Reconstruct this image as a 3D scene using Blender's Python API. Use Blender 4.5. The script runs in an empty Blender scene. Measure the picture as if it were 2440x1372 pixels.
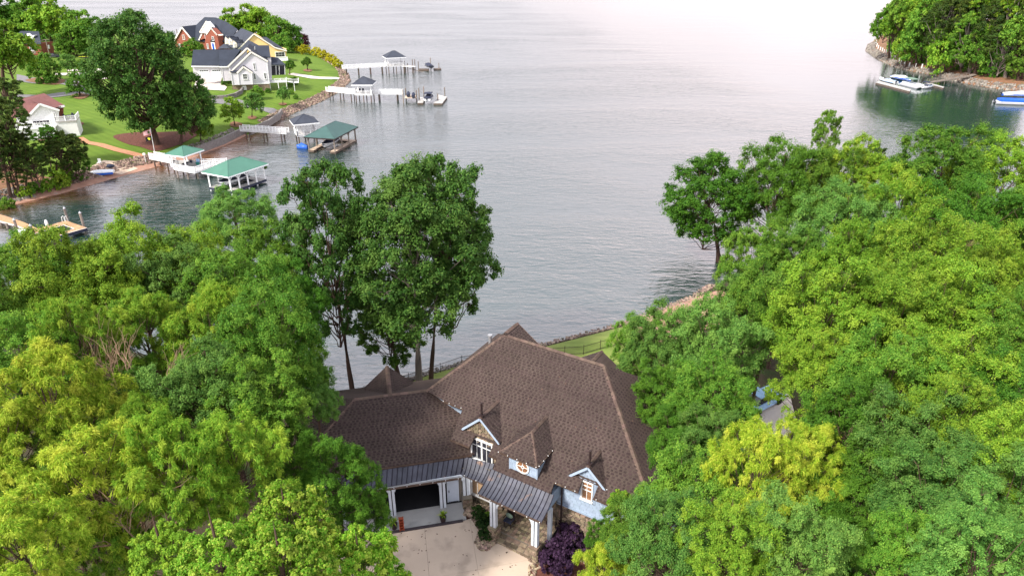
import bpy, math, random
import numpy as np
from mathutils import Vector
S = bpy.context.scene
C = S.collection
rnd = random.Random(7)
# ---------------------------------------------------------------- camera, world, sun, exposure
CAMZ = 39.0; TILT = math.radians(26.0); FPX = 1627.0
cd = bpy.data.cameras.new('camera'); cam = bpy.data.objects.new('camera', cd); C.objects.link(cam)
cam.location = (0, 0, CAMZ); cam.rotation_euler = (math.radians(90) - TILT, 0, 0)
cd.sensor_width = 36.0; cd.lens = 36.0 * FPX / 2440.0; cd.clip_start = 0.5; cd.clip_end = 20000
S.camera = cam
W_ = bpy.data.worlds.new('World'); S.world = W_; W_.use_nodes = True
wt = W_.node_tree; wn = wt.nodes; wl = wt.links; wn.clear()
SUN_EL, SUN_AZ = 46.0, 228.0      # azimuth measured from +Y towards +X
sky = wn.new('ShaderNodeTexSky'); sky.sky_type = 'NISHITA'; sky.sun_disc = False
sky.sun_elevation = math.radians(SUN_EL); sky.sun_rotation = math.radians(SUN_AZ); sky.dust_density = 3.0
b1 = wn.new('ShaderNodeBackground'); b1.inputs[1].default_value = 0.09; wl.new(sky.outputs[0], b1.inputs[0])
tc = wn.new('ShaderNodeTexCoord'); sx = wn.new('ShaderNodeSeparateXYZ'); wl.new(tc.outputs['Generated'], sx.inputs[0])
rp = wn.new('ShaderNodeValToRGB'); wl.new(sx.outputs[2], rp.inputs[0])
e = rp.color_ramp.elements
e[0].position = 0.0; e[0].color = (0.80, 0.74, 0.78, 1)
e[1].position = 1.0; e[1].color = (0.74, 0.84, 0.98, 1)
x_ = e.new(0.14); x_.color = (1.08, 1.02, 1.10, 1)
x_ = e.new(0.30); x_.color = (1.32, 1.24, 1.36, 1)
x_ = e.new(0.55); x_.color = (1.12, 1.09, 1.20, 1)
nz = wn.new('ShaderNodeTexNoise'); nz.inputs['Scale'].default_value = 2.2; nz.inputs['Detail'].default_value = 5
wl.new(tc.outputs['Generated'], nz.inputs['Vector'])
mr = wn.new('ShaderNodeMapRange'); mr.inputs[1].default_value = .3; mr.inputs[2].default_value = .7
mr.inputs[3].default_value = .84; mr.inputs[4].default_value = 1.06; wl.new(nz.outputs[0], mr.inputs[0])
dt = wn.new('ShaderNodeVectorMath'); dt.operation = 'DOT_PRODUCT'; dt.inputs[1].default_value = (.44, .885, .15); wl.new(tc.outputs['Generated'], dt.inputs[0])
gm = wn.new('ShaderNodeMapRange'); gm.interpolation_type = 'SMOOTHSTEP'; gm.inputs[1].default_value = .86; gm.inputs[2].default_value = 1.0; gm.inputs[4].default_value = .30; wl.new(dt.outputs['Value'], gm.inputs[0])
ga_ = wn.new('ShaderNodeMix'); ga_.data_type = 'RGBA'; ga_.blend_type = 'ADD'; ga_.inputs[7].default_value = (1.0, .62, .52, 1); wl.new(gm.outputs[0], ga_.inputs[0]); wl.new(rp.outputs[0], ga_.inputs[6])   # warm brightening of the cloud where the low sun hides
b2 = wn.new('ShaderNodeBackground'); wl.new(ga_.outputs[2], b2.inputs[0]); wl.new(mr.outputs[0], b2.inputs[1])
mx = wn.new('ShaderNodeMixShader'); mx.inputs[0].default_value = 0.85
wl.new(b1.outputs[0], mx.inputs[1]); wl.new(b2.outputs[0], mx.inputs[2])
wo = wn.new('ShaderNodeOutputWorld'); wl.new(mx.outputs[0], wo.inputs[0])
sd = bpy.data.lights.new('sun', 'SUN'); sd.energy = 4.2; sd.angle = math.radians(8); sd.color = (1.0, 0.95, 0.86)
so = bpy.data.objects.new('sun', sd); C.objects.link(so)
az, el = math.radians(SUN_AZ), math.radians(SUN_EL)
sdir = Vector((math.sin(az) * math.cos(el), math.cos(az) * math.cos(el), math.sin(el)))
so.rotation_euler = sdir.to_track_quat('Z', 'Y').to_euler()
S.view_settings.view_transform = 'Standard'; S.view_settings.look = 'None'
S.view_settings.gamma = 1; S.view_settings.exposure = 0.74; S.view_settings.use_curve_mapping = False
S.render.engine = 'CYCLES'

# ---------------------------------------------------------------- survey helpers (photo point -> point in the place)
_c, _s = math.cos(TILT), math.sin(TILT)
def ray(px, py):
    u = (px - 1220) / FPX; v = (686 - py) / FPX
    return (u, _c + v * _s, -_s + v * _c)
def P(px, py, z=0.0):
    d = ray(px, py); t = (z - CAMZ) / d[2]; return (d[0] * t, d[1] * t, z)
def Q(px, py, Y):
    d = ray(px, py); t = Y / d[1]; return (d[0] * t, Y, CAMZ + d[2] * t)
class Fr:
    """a building's own axes: u to the right along its front, w away from the viewer"""
    def __init__(s, deg):
        a = math.radians(deg); s.a = a; s.u = (math.cos(a), math.sin(a)); s.v = (-math.sin(a), math.cos(a))
    def loc(s, p): return (p[0] * s.u[0] + p[1] * s.u[1], p[0] * s.v[0] + p[1] * s.v[1], p[2])
    def W(s, u, w, z): return (s.u[0] * u + s.v[0] * w, s.u[1] * u + s.v[1] * w, z)
    def on(s, px, py, w):
        d = ray(px, py); t = w / (d[0] * s.v[0] + d[1] * s.v[1])
        return s.loc((d[0] * t, d[1] * t, CAMZ + d[2] * t))
    def at(s, px, py, z): return s.loc(P(px, py, z))

# ---------------------------------------------------------------- objects and tags
def tag(o, label=None, cat=None, group=None, kind=None):
    if label: o['label'] = label
    if cat: o['category'] = cat
    if group: o['group'] = group
    if kind: o['kind'] = kind
    return o
def thing(name, label, cat, loc, group=None, rz=0):
    o = bpy.data.objects.new(name, None); C.objects.link(o); o.location = loc; o.rotation_euler = (0, 0, rz)
    o.empty_display_size = .3
    return tag(o, label, cat, group)
def dup(o, loc=None, parent=None, label=None, rz=None, scale=None):
    c = o.copy(); C.objects.link(c)
    if parent is not None: c.parent = parent
    if loc is not None: c.location = loc
    if rz is not None: c.rotation_euler = (0, 0, rz)
    if scale is not None: c.scale = scale
    if label: c['label'] = label
    for ch in list(o.children): dup(ch, parent=c)
    return c
class MB:
    def __init__(s): s.v = []; s.f = []; s.t = []; s.tint = (.5, .5, .5)
    def add(s, vs, fs):
        n = len(s.v); s.v.extend([tuple(p) for p in vs]); s.t.extend([s.tint] * len(vs))
        s.f.extend([tuple(i + n for i in f) for f in fs]); return s
    def rt(s, k=1.0):
        a = rnd.random(); s.tint = (.5 + (a - .5) * k, rnd.random(), rnd.random()); return s
    def poly(s, pts): return s.add(pts, [tuple(range(len(pts)))])
    def hexa(s, p): # 8 corners: bottom 4 ccw, top 4 ccw
        return s.add(p, [(3, 2, 1, 0), (4, 5, 6, 7), (0, 1, 5, 4), (1, 2, 6, 5), (2, 3, 7, 6), (3, 0, 4, 7)])
    def box(s, c, sz, rz=0.0, ax=None):
        hx, hy, hz = sz[0] / 2, sz[1] / 2, sz[2] / 2; ca, sa = math.cos(rz), math.sin(rz); p = []
        for z in (-hz, hz):
            for x, y in ((-hx, -hy), (hx, -hy), (hx, hy), (-hx, hy)):
                p.append((c[0] + x * ca - y * sa, c[1] + x * sa + y * ca, c[2] + z))
        return s.hexa(p)
    def beam(s, a, b, w=.1, h=.1):
        a = Vector(a); b = Vector(b); d = (b - a).normalized()
        r = d.cross(Vector((0, 0, 1)))
        r = r.normalized() if r.length > 1e-3 else Vector((1, 0, 0))
        u = r.cross(d).normalized(); r *= w / 2; u *= h / 2
        return s.hexa([a - r - u, a + r - u, b + r - u, b - r - u, a - r + u, a + r + u, b + r + u, b - r + u])
    def tube(s, pts, rad, n=6, cap=True):
        rings = []; vs = []; fs = []
        pts = [Vector(p) for p in pts]
        if not isinstance(rad, (list, tuple)): rad = [rad] * len(pts)
        for i, p in enumerate(pts):
            d = (pts[min(i + 1, len(pts) - 1)] - pts[max(i - 1, 0)]).normalized()
            r = d.cross(Vector((0, 0, 1))); r = r.normalized() if r.length > 1e-2 else Vector((1, 0, 0))
            u = r.cross(d)
            for k in range(n):
                a = 2 * math.pi * k / n; vs.append(p + (r * math.cos(a) + u * math.sin(a)) * rad[i])
        for i in range(len(pts) - 1):
            for k in range(n):
                k2 = (k + 1) % n; fs.append((i * n + k, i * n + k2, (i + 1) * n + k2, (i + 1) * n + k))
        if cap: fs.append(tuple(range(n - 1, -1, -1))); fs.append(tuple((len(pts) - 1) * n + k for k in range(n)))
        return s.add(vs, fs)
    def prism(s, top, dvec):
        """polygon extruded by dvec"""
        n = len(top); b = [(p[0] + dvec[0], p[1] + dvec[1], p[2] + dvec[2]) for p in top]
        fs = [tuple(range(n)), tuple(range(2 * n - 1, n - 1, -1))]
        fs += [(i, n + i, n + (i + 1) % n, (i + 1) % n) for i in range(n)]
        return s.add(list(top) + b, fs)
    def ball(s, c, r, n=8, m=5, zs=1.0):
        vs = [(c[0], c[1], c[2] + r * zs)]; fs = []
        for i in range(1, m):
            t = math.pi * i / m
            for k in range(n):
                a = 2 * math.pi * k / n; vs.append((c[0] + r * math.sin(t) * math.cos(a), c[1] + r * math.sin(t) * math.sin(a), c[2] + r * zs * math.cos(t)))
        vs.append((c[0], c[1], c[2] - r * zs))
        for k in range(n): fs.append((0, 1 + k, 1 + (k + 1) % n)); fs.append((len(vs) - 1, 1 + (m - 2) * n + (k + 1) % n, 1 + (m - 2) * n + k))
        for i in range(m - 2):
            for k in range(n): fs.append((1 + i * n + k, 1 + (i + 1) * n + k, 1 + (i + 1) * n + (k + 1) % n, 1 + i * n + (k + 1) % n))
        return s.add(vs, fs)
    def mesh(s, name, mat, origin=(0, 0, 0), smooth=False):
        me = bpy.data.meshes.new(name)
        ox, oy, oz = origin
        me.from_pydata([(p[0] - ox, p[1] - oy, p[2] - oz) for p in s.v], [], s.f)
        at = me.attributes.new('tint', 'FLOAT_COLOR', 'POINT')
        at.data.foreach_set('color', np.array([(a, b, c, 1) for a, b, c in s.t], 'f').ravel())
        me.materials.append(mat)
        if smooth: me.polygons.foreach_set('use_smooth', [True] * len(me.polygons))
        me.update(); return me
    def build(s, name, mat, parent=None, smooth=False, kind=None, label=None):
        """parent's location is the origin; every ancestor below the thing sits at 0"""
        org = (0, 0, 0); rz = 0; q = parent
        while q is not None:
            org = tuple(q.location[i] + org[i] for i in range(3)); q = q.parent
        o = bpy.data.objects.new(name, s.mesh(name, mat, org, smooth)); C.objects.link(o)
        if parent is not None: o.parent = parent
        if kind: o['kind'] = kind
        if label: o['label'] = label
        return o
def inst(name, me, loc, parent=None, rz=0, scale=None):
    o = bpy.data.objects.new(name, me); C.objects.link(o)
    if parent is not None:
        o.parent = parent; loc = tuple(loc[i] - parent.location[i] for i in range(3))
    o.location = loc; o.rotation_euler = (0, 0, rz)
    if scale: o.scale = scale
    return o
def npmesh(name, verts, quads, tint, mat, smooth=False):
    me = bpy.data.meshes.new(name); nv, nq = len(verts), len(quads); k = quads.shape[1]
    me.vertices.add(nv); me.vertices.foreach_set('co', verts.astype('f').ravel())
    me.loops.add(nq * k); me.loops.foreach_set('vertex_index', quads.astype('i').ravel())
    me.polygons.add(nq); me.polygons.foreach_set('loop_start', np.arange(0, nq * k, k, dtype='i'))
    if tint is not None:
        at = me.attributes.new('tint', 'FLOAT_COLOR', 'POINT'); at.data.foreach_set('color', tint.astype('f').ravel())
    me.materials.append(mat); me.update(calc_edges=True)
    if smooth: me.polygons.foreach_set('use_smooth', [True] * nq)
    return me

# ---------------------------------------------------------------- materials
def mat(name, col, rough=.8, vary=.12, scale=3.0, bump=0.0, bscale=20., metal=0., spec=.3, tint=0.0, col2=None, dirt=None, wav=None, objvar=0.0):
    """col varied by noise; tint: strength of per-piece variation; col2: the other end of the variation"""
    m = bpy.data.materials.new(name); m.use_nodes = True; n = m.node_tree.nodes; l = m.node_tree.links; n.clear()
    out = n.new('ShaderNodeOutputMaterial'); b = n.new('ShaderNodeBsdfPrincipled'); l.new(b.outputs[0], out.inputs[0])
    b.inputs['Roughness'].default_value = rough; b.inputs['Metallic'].default_value = metal
    b.inputs['Specular IOR Level'].default_value = spec
    t = n.new('ShaderNodeTexCoord'); z = n.new('ShaderNodeTexNoise'); z.inputs['Scale'].default_value = scale; z.inputs['Detail'].default_value = 6
    l.new(t.outputs['Object'], z.inputs[0])
    r = n.new('ShaderNodeMapRange'); r.inputs[1].default_value = .3; r.inputs[2].default_value = .7; l.new(z.outputs[0], r.inputs[0])
    mixc = n.new('ShaderNodeMix'); mixc.data_type = 'RGBA'
    c2 = col2 or tuple(min(1, c * (1 + vary)) for c in col); c1 = col if col2 else tuple(c * (1 - vary) for c in col)
    mixc.inputs[6].default_value = (*c1, 1); mixc.inputs[7].default_value = (*c2, 1)
    l.new(r.outputs[0], mixc.inputs[0]); cur = mixc.outputs[2]
    if tint:
        at = n.new('ShaderNodeAttribute'); at.attribute_name = 'tint'; sp = n.new('ShaderNodeSeparateColor'); l.new(at.outputs['Color'], sp.inputs[0])
        mp = n.new('ShaderNodeMapRange'); mp.inputs[3].default_value = 1 - tint; mp.inputs[4].default_value = 1 + tint; l.new(sp.outputs[0], mp.inputs[0])
        h = n.new('ShaderNodeHueSaturation'); l.new(cur, h.inputs['Color']); l.new(mp.outputs[0], h.inputs['Value'])
        mp2 = n.new('ShaderNodeMapRange'); mp2.inputs[3].default_value = .5 - tint * .06; mp2.inputs[4].default_value = .5 + tint * .06
        l.new(sp.outputs[1], mp2.inputs[0]); l.new(mp2.outputs[0], h.inputs['Hue']); cur = h.outputs[0]
    if objvar:
        oi = n.new('ShaderNodeObjectInfo'); mp = n.new('ShaderNodeMapRange'); mp.inputs[3].default_value = 1 - objvar; mp.inputs[4].default_value = 1 + objvar
        l.new(oi.outputs['Random'], mp.inputs[0]); h = n.new('ShaderNodeHueSaturation'); l.new(cur, h.inputs['Color']); l.new(mp.outputs[0], h.inputs['Value']); cur = h.outputs[0]
    if dirt:
        z2 = n.new('ShaderNodeTexNoise'); z2.inputs['Scale'].default_value = dirt[1]; z2.inputs['Detail'].default_value = 8; l.new(t.outputs['Object'], z2.inputs[0])
        r2 = n.new('ShaderNodeMapRange'); r2.inputs[1].default_value = dirt[2]; r2.inputs[2].default_value = dirt[2] + .18; l.new(z2.outputs[0], r2.inputs[0])
        m2 = n.new('ShaderNodeMix'); m2.data_type = 'RGBA'; m2.inputs[7].default_value = (*dirt[0], 1); l.new(r2.outputs[0], m2.inputs[0]); l.new(cur, m2.inputs[6]); cur = m2.outputs[2]
    l.new(cur, b.inputs['Base Color'])
    if bump:
        z3 = n.new('ShaderNodeTexNoise'); z3.inputs['Scale'].default_value = bscale; z3.inputs['Detail'].default_value = 4; l.new(t.outputs['Object'], z3.inputs[0])
        bp = n.new('ShaderNodeBump'); bp.inputs['Strength'].default_value = bump; bp.inputs['Distance'].default_value = .1; l.new(z3.outputs[0], bp.inputs['Height']); l.new(bp.outputs[0], b.inputs['Normal'])
    return m
def leafmat(name, ca, cb, cc, trans=.30):
    """ca-cb by clump, cc on some leaves"""
    m = bpy.data.materials.new(name); m.use_nodes = True; n = m.node_tree.nodes; l = m.node_tree.links; n.clear()
    out = n.new('ShaderNodeOutputMaterial')
    at = n.new('ShaderNodeAttribute'); at.attribute_name = 'tint'; sp = n.new('ShaderNodeSeparateColor'); l.new(at.outputs['Color'], sp.inputs[0])
    m1 = n.new('ShaderNodeMix'); m1.data_type = 'RGBA'; m1.inputs[6].default_value = (*ca, 1); m1.inputs[7].default_value = (*cb, 1); l.new(sp.outputs[0], m1.inputs[0])
    r = n.new('ShaderNodeMapRange'); r.inputs[1].default_value = .62; r.inputs[2].default_value = 1.0; l.new(sp.outputs[1], r.inputs[0])
    m2 = n.new('ShaderNodeMix'); m2.data_type = 'RGBA'; m2.inputs[7].default_value = (*cc, 1); l.new(r.outputs[0], m2.inputs[0]); l.new(m1.outputs[2], m2.inputs[6])
    r3 = n.new('ShaderNodeMapRange'); r3.inputs[1].default_value = .72; r3.inputs[2].default_value = 1.0; r3.inputs[4].default_value = .8; l.new(sp.outputs[2], r3.inputs[0]); m3 = n.new('ShaderNodeMix'); m3.data_type = 'RGBA'; m3.inputs[7].default_value = (*cc, 1); l.new(r3.outputs[0], m3.inputs[0]); l.new(m2.outputs[2], m3.inputs[6])
    oi = n.new('ShaderNodeObjectInfo'); h = n.new('ShaderNodeHueSaturation'); l.new(m3.outputs[2], h.inputs['Color'])
    a1 = n.new('ShaderNodeMapRange'); a1.inputs[3].default_value = .492; a1.inputs[4].default_value = .508; l.new(oi.outputs['Random'], a1.inputs[0]); l.new(a1.outputs[0], h.inputs['Hue'])
    mm = n.new('ShaderNodeMath'); mm.operation = 'MULTIPLY'; mm.inputs[1].default_value = 7.31; l.new(oi.outputs['Random'], mm.inputs[0])
    fr = n.new('ShaderNodeMath'); fr.operation = 'FRACT'; l.new(mm.outputs[0], fr.inputs[0])
    a2 = n.new('ShaderNodeMapRange'); a2.inputs[3].default_value = .82; a2.inputs[4].default_value = 1.18; l.new(fr.outputs[0], a2.inputs[0]); l.new(a2.outputs[0], h.inputs['Value'])
    b = n.new('ShaderNodeBsdfPrincipled'); b.inputs['Roughness'].default_value = .55; b.inputs['Specular IOR Level'].default_value = .10; l.new(h.outputs[0], b.inputs['Base Color'])
    tr = n.new('ShaderNodeBsdfTranslucent'); h2 = n.new('ShaderNodeHueSaturation'); h2.inputs['Hue'].default_value = .485; h2.inputs['Value'].default_value = 1.35; l.new(h.outputs[0], h2.inputs['Color']); l.new(h2.outputs[0], tr.inputs[0])
    ms = n.new('ShaderNodeMixShader'); ms.inputs[0].default_value = trans; l.new(b.outputs[0], ms.inputs[1]); l.new(tr.outputs[0], ms.inputs[2]); l.new(ms.outputs[0], out.inputs[0])
    return m
M = {}
M['white'] = mat('white_paint', (.80, .80, .79), .5, .03)
M['post'] = mat('post_paint', (.55, .59, .64), .55, .05, 4, tint=.06)
M['rail'] = mat('rail_paint', (.82, .82, .82), .5, .03)
M['siding'] = mat('blue_grey_siding', (.27, .335, .43), .6, .06, 4, tint=.10)
M['trim'] = mat('pale_trim', (.36, .44, .56), .5, .05)
M['shingle'] = mat('brown_shingle_base', (.078, .056, .049), .9, .16, .5, .5, 60, tint=.12, spec=.15)
M['tab'] = mat('brown_shingle_tab', (.052, .035, .033), .9, .15, 2, .5, 60, tint=.24, spec=.15)
M['cap'] = mat('copper_brown_ridge', (.110, .074, .060), .85, .15, 3, .3, 40, tint=.2, spec=.2)
M['metal'] = mat('aged_copper_panel', (.062, .064, .084), .6, .25, 1.6, metal=.2, spec=.4, dirt=((.24, .14, .09), 1.4, .60), tint=.12)
M['seam'] = mat('dark_seam', (.035, .03, .045), .45, .1, metal=.4)
M['gutter'] = mat('copper_gutter', (.10, .065, .05), .5, .2, 2, metal=.3, dirt=((.25, .2, .15), 3, .6))
M['darkiron'] = mat('dark_bronze', (.03, .018, .018), .5, .1)
M['stone'] = mat('field_stone', (.21, .16, .11), .9, .3, 2.5, .7, 12, tint=.5)
M['mortar'] = mat('mortar', (.16, .14, .115), .95, .15, 6)
M['glass_dark'] = mat('dark_window_pane', (.03, .03, .04), .08, .1, spec=.8)
M['glass_amber'] = mat('amber_blind_pane', (.30, .145, .065), .2, .25, 3, spec=.7, col2=(.18, .085, .045))
M['blind'] = mat('wood_blind', (.42, .27, .17), .5, .1, tint=.2)
M['concrete'] = mat('pale_concrete_drive', (.49, .385, .30), .85, .1, .35, .15, 30, dirt=((.37, .29, .225), .9, .54))
M['apron'] = mat('grey_concrete_apron', (.34, .33, .32), .8, .12, .8, .1, 30, dirt=((.24, .22, .2), 2, .6))
M['black'] = mat('shade_and_tyre_black', (.012, .012, .014), .9)  # black of the tyres, and the painted-in shade of the open garage
M['door'] = mat('pale_door', (.50, .55, .62), .5, .04)
M['doorwood'] = mat('brown_door', (.10, .045, .02), .5, .2, 4)
M['strip'] = mat('dark_drain_strip', (.045, .035, .04), .6, .3, 3)
M['pebble'] = mat('river_pebble', (.30, .22, .16), .8, .2, tint=.6, objvar=0)
M['mulch'] = mat('red_mulch', (.13, .05, .035), 1, .3, 3, .8, 25)
M['rock'] = mat('riprap_rock', (.25, .18, .14), .9, .25, 1.5, .6, 8, tint=.55)
M['rockgrey'] = mat('grey_riprap_rock', (.22, .195, .17), .9, .25, 1.5, .6, 8, tint=.5)
M['wood'] = mat('weathered_wood', (.20, .165, .14), .85, .2, 2, .3, 20, tint=.25)
M['piling'] = mat('dark_piling', (.10, .075, .06), .9, .25, 2, .3, 20, tint=.3)
M['orange_deck'] = mat('orange_deck_board', (.42, .25, .135), .7, .12, 1.5, tint=.18)
M['greydeck'] = mat('pale_deck_board', (.42, .40, .38), .7, .1, 1.5, tint=.12)
M['green_roof'] = mat('green_metal_roof', (.060, .165, .12), .6, .08, .6, spec=.4)
M['dkgreen_roof'] = mat('dark_green_roof', (.042, .092, .085), .6, .12, .8)
M['navy_roof'] = mat('charcoal_blue_roof', (.042, .048, .066), .85, .14, .8, .3, 10)
M['far_navy'] = mat('dark_slate_roof', (.028, .034, .05), .85, .16, .5, .3, 6)
M['red_roof'] = mat('maroon_shingle_roof', (.145, .062, .058), .9, .12, 1.2, .3, 10)
M['grey_siding'] = mat('light_grey_siding', (.58, .56, .60), .6, .03, 1)
M['cream'] = mat('cream_trim', (.80, .74, .66), .5, .03)
M['yellow'] = mat('yellow_siding', (.80, .55, .24), .6, .04, 1)
M['brick'] = mat('red_brick', (.27, .085, .055), .85, .18, 2.5, .2, 12)
M['blockwall'] = mat('grey_block_wall', (.19, .17, .16), .9, .2, 2, .4, 5, tint=.25)
M['blue'] = mat('blue_canvas', (.015, .10, .48), .5, .12)
M['bluelt'] = mat('pale_blue_canvas', (.30, .48, .70), .5, .1)
M['navy'] = mat('navy_canvas', (.025, .03, .055), .7, .15)
M['hull'] = mat('white_hull', (.78, .79, .80), .25, .03, spec=.6)
M['hulldk'] = mat('dark_hull', (.03, .035, .05), .25, .1, spec=.6)
M['canopy'] = mat('green_grey_canvas', (.16, .23, .18), .8, .1)
M['alu'] = mat('aluminium', (.5, .5, .52), .35, .05, metal=.6)
M['teal'] = mat('teal_plastic', (.02, .18, .15), .5)
M['redflag'] = mat('flag_red', (.55, .04, .05), .7); M['blueflag'] = mat('flag_blue', (.03, .05, .22), .7)
M['blackflag'] = mat('flag_black', (.01, .01, .015), .7); M['yel'] = mat('flag_yellow', (.75, .75, .05), .7)
M['orange'] = mat('orange_red_paint', (.24, .045, .018), .6, .2, 5)
M['path'] = mat('tan_gravel_path', (.44, .215, .12), .95, .12, 1.5, .3, 10)
M['sand'] = mat('pale_sand', (.55, .42, .32), .95, .12, .8, .3, 10)
M['beach'] = mat('red_clay_shore', (.36, .20, .145), .95, .2, .6, .4, 5, dirt=((.30, .24, .2), 1.2, .55))
M['asphalt'] = mat('grey_asphalt', (.17, .16, .165), .9, .15, .8)
M['farconc'] = mat('pale_concrete', (.62, .54, .49), .85, .06, .4)
M['bark'] = mat('brown_bark', (.10, .06, .045), .95, .3, 3, .8, 8, tint=.2)
M['barkgrey'] = mat('grey_bark', (.20, .165, .14), .95, .25, 3, .8, 8, tint=.2)
M['twig'] = mat('pale_branch', (.24, .155, .10), .9, .25, 3, tint=.2)
def grassmat(name, c1, c2, c3, stripe=0.0):
    m = mat(name, c1, .95, .15, .25, .5, 9, col2=c2, dirt=(c3, .09, .56), spec=.1); n = m.node_tree.nodes; l = m.node_tree.links
    b = [x for x in n if x.type == 'BSDF_PRINCIPLED'][0]; src = b.inputs['Base Color'].links[0].from_socket; t = [x for x in n if x.type == 'TEX_COORD'][0]
    mp = n.new('ShaderNodeMapping'); mp.inputs['Rotation'].default_value = (0, 0, -.95); l.new(t.outputs['Object'], mp.inputs[0]); w = n.new('ShaderNodeTexWave'); w.inputs['Scale'].default_value = .19; w.inputs['Distortion'].default_value = 1.6; w.inputs['Detail'].default_value = 2; w.inputs['Detail Scale'].default_value = .3; l.new(mp.outputs[0], w.inputs[0])
    r = n.new('ShaderNodeMapRange'); r.inputs[1].default_value = .3; r.inputs[2].default_value = .7; r.inputs[3].default_value = .95; r.inputs[4].default_value = 1.05; l.new(w.outputs[1], r.inputs[0]); h = n.new('ShaderNodeHueSaturation'); l.new(src, h.inputs['Color']); l.new(r.outputs[0], h.inputs['Value']); l.new(h.outputs[0], b.inputs['Base Color']); return m
M['lawn'] = grassmat('mown_lawn', (.085, .145, .020), (.120, .185, .026), (.062, .120, .014))
M['lawn2'] = grassmat('lakeside_lawn', (.17, .215, .055), (.22, .25, .07), (.12, .19, .035))
M['litter'] = mat('leaf_litter', (.05, .04, .022), 1, .3, 1, .6, 12, dirt=((.03, .05, .012), .5, .5))
M['pineneedle'] = mat('pine_straw', (.20, .10, .055), 1, .25, .8, .6, 12, dirt=((.09, .11, .03), .6, .55))
L = {}
L['oak'] = leafmat('oak_leaf', (.050, .145, .016), (.110, .24, .024), (.21, .34, .04))
L['bright'] = leafmat('bright_leaf', (.082, .195, .016), (.165, .305, .024), (.29, .41, .04))
L['grey'] = leafmat('grey_green_leaf', (.055, .150, .028), (.115, .24, .040), (.19, .32, .06))
L['dark'] = leafmat('dark_leaf', (.032, .105, .012), (.075, .185, .016), (.12, .25, .024))
L['willow'] = leafmat('willow_oak_leaf', (.13, .26, .016), (.28, .41, .026), (.50, .54, .065))
L['olive'] = leafmat('olive_willow_leaf', (.080, .205, .016), (.185, .325, .024), (.34, .43, .045))
L['maple'] = leafmat('lime_leaf', (.080, .235, .014), (.17, .35, .022), (.40, .50, .07))
L['pine'] = leafmat('pine_needle', (.030, .070, .016), (.060, .10, .016), (.09, .12, .02), .2)
L['yellowbush'] = leafmat('golden_leaf', (.24, .27, .010), (.38, .37, .014), (.55, .5, .03))
L['deep'] = leafmat('deep_green_leaf', (.010, .030, .008), (.022, .055, .012), (.04, .08, .015), .2)
L['purple'] = leafmat('purple_leaf', (.022, .010, .024), (.045, .022, .050), (.07, .035, .075))
L['redleaf'] = leafmat('dark_red_leaf', (.05, .012, .018), (.08, .02, .02), (.09, .03, .03))

L['tallgreen'] = leafmat('deep_oak_leaf', (.030, .090, .016), (.065, .155, .024), (.12, .22, .04))
# ---------------------------------------------------------------- land and water
FL = [P(*p)[:2] for p in [(-420, 640), (-120, 535), (0, 495), (150, 460), (260, 428), (350, 403), (460, 375), (530, 349), (590, 322), (640, 298), (700, 268), (760, 243), (800, 222), (832, 194), (826, 176), (812, 162), (780, 143), (738, 120), (700, 106), (600, 96), (420, 92), (250, 84), (100, 66), (-500, 60)]] + [(-700, 200), (-400, 60)]
NL = [P(*p)[:2] for p in [(-260, 640), (0, 700), (200, 800), (500, 900), (700, 960), (800, 945), (980, 905), (1100, 868), (1310, 820), (1480, 775), (1560, 745), (1640, 715), (1700, 680), (1800, 640), (1950, 590), (2200, 545), (2440, 500), (2900, 430)]] + [(260, 90), (260, -60), (-160, -60), (-160, 60)]
IL = [P(*p)[:2] for p in [(2064, 122), (2089, 140), (2122, 157), (2155, 167), (2204, 176), (2237, 182), (2286, 196), (2335, 206), (2401, 215), (2440, 219), (2700, 245)]] + [(330, 190), (420, 520), P(2130, 62)[:2], P(2092, 92)[:2], P(2070, 106)[:2]]
def sd(X, Y, poly):
    X = np.asarray(X, float); Y = np.asarray(Y, float); d = np.full(X.shape, 1e9); ins = np.zeros(X.shape, bool)
    n = len(poly)
    for i in range(n):
        x0, y0 = poly[i]; x1, y1 = poly[(i + 1) % n]; dx, dy = x1 - x0, y1 - y0
        t = np.clip(((X - x0) * dx + (Y - y0) * dy) / (dx * dx + dy * dy + 1e-9), 0, 1)
        d = np.minimum(d, np.hypot(X - x0 - t * dx, Y - y0 - t * dy))
        c = (y0 > Y) != (y1 > Y)
        with np.errstate(divide='ignore', invalid='ignore'):
            xi = x0 + (Y - y0) * dx / (dy if dy else 1e-9)
        ins ^= c & (X < xi)
    return np.where(ins, d, -d)
def prof(d, pts): return np.interp(d, [p[0] for p in pts], [p[1] for p in pts])
PF = {'F': [(-6, -1.5), (0, 0), (1.6, .35), (4, 1.5), (30, 3.7), (60, 4.6), (400, 7)],
      'N': [(-6, -1.5), (0, 0), (1.5, .6), (4, 1.5), (9, 2.2), (20, 2.45), (60, 2.6), (400, 4)],
      'I': [(-6, -1.5), (0, 0), (2.5, 1.2), (6, 2.0), (40, 5), (200, 9)]}
LP = {'F': FL, 'N': NL, 'I': IL}
def hz(x, y, k): return float(prof(sd(np.array([x]), np.array([y]), LP[k]), PF[k])[0])
def hzv(X, Y, k): return prof(sd(X, Y, LP[k]), PF[k])
def GT(px, py, k='F', up=0.0):
    z = 1.0
    for _ in range(14):
        p = P(px, py, z); z = .5 * z + .5 * (hz(p[0], p[1], k) + up)
    return (p[0], p[1], z)
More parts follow.
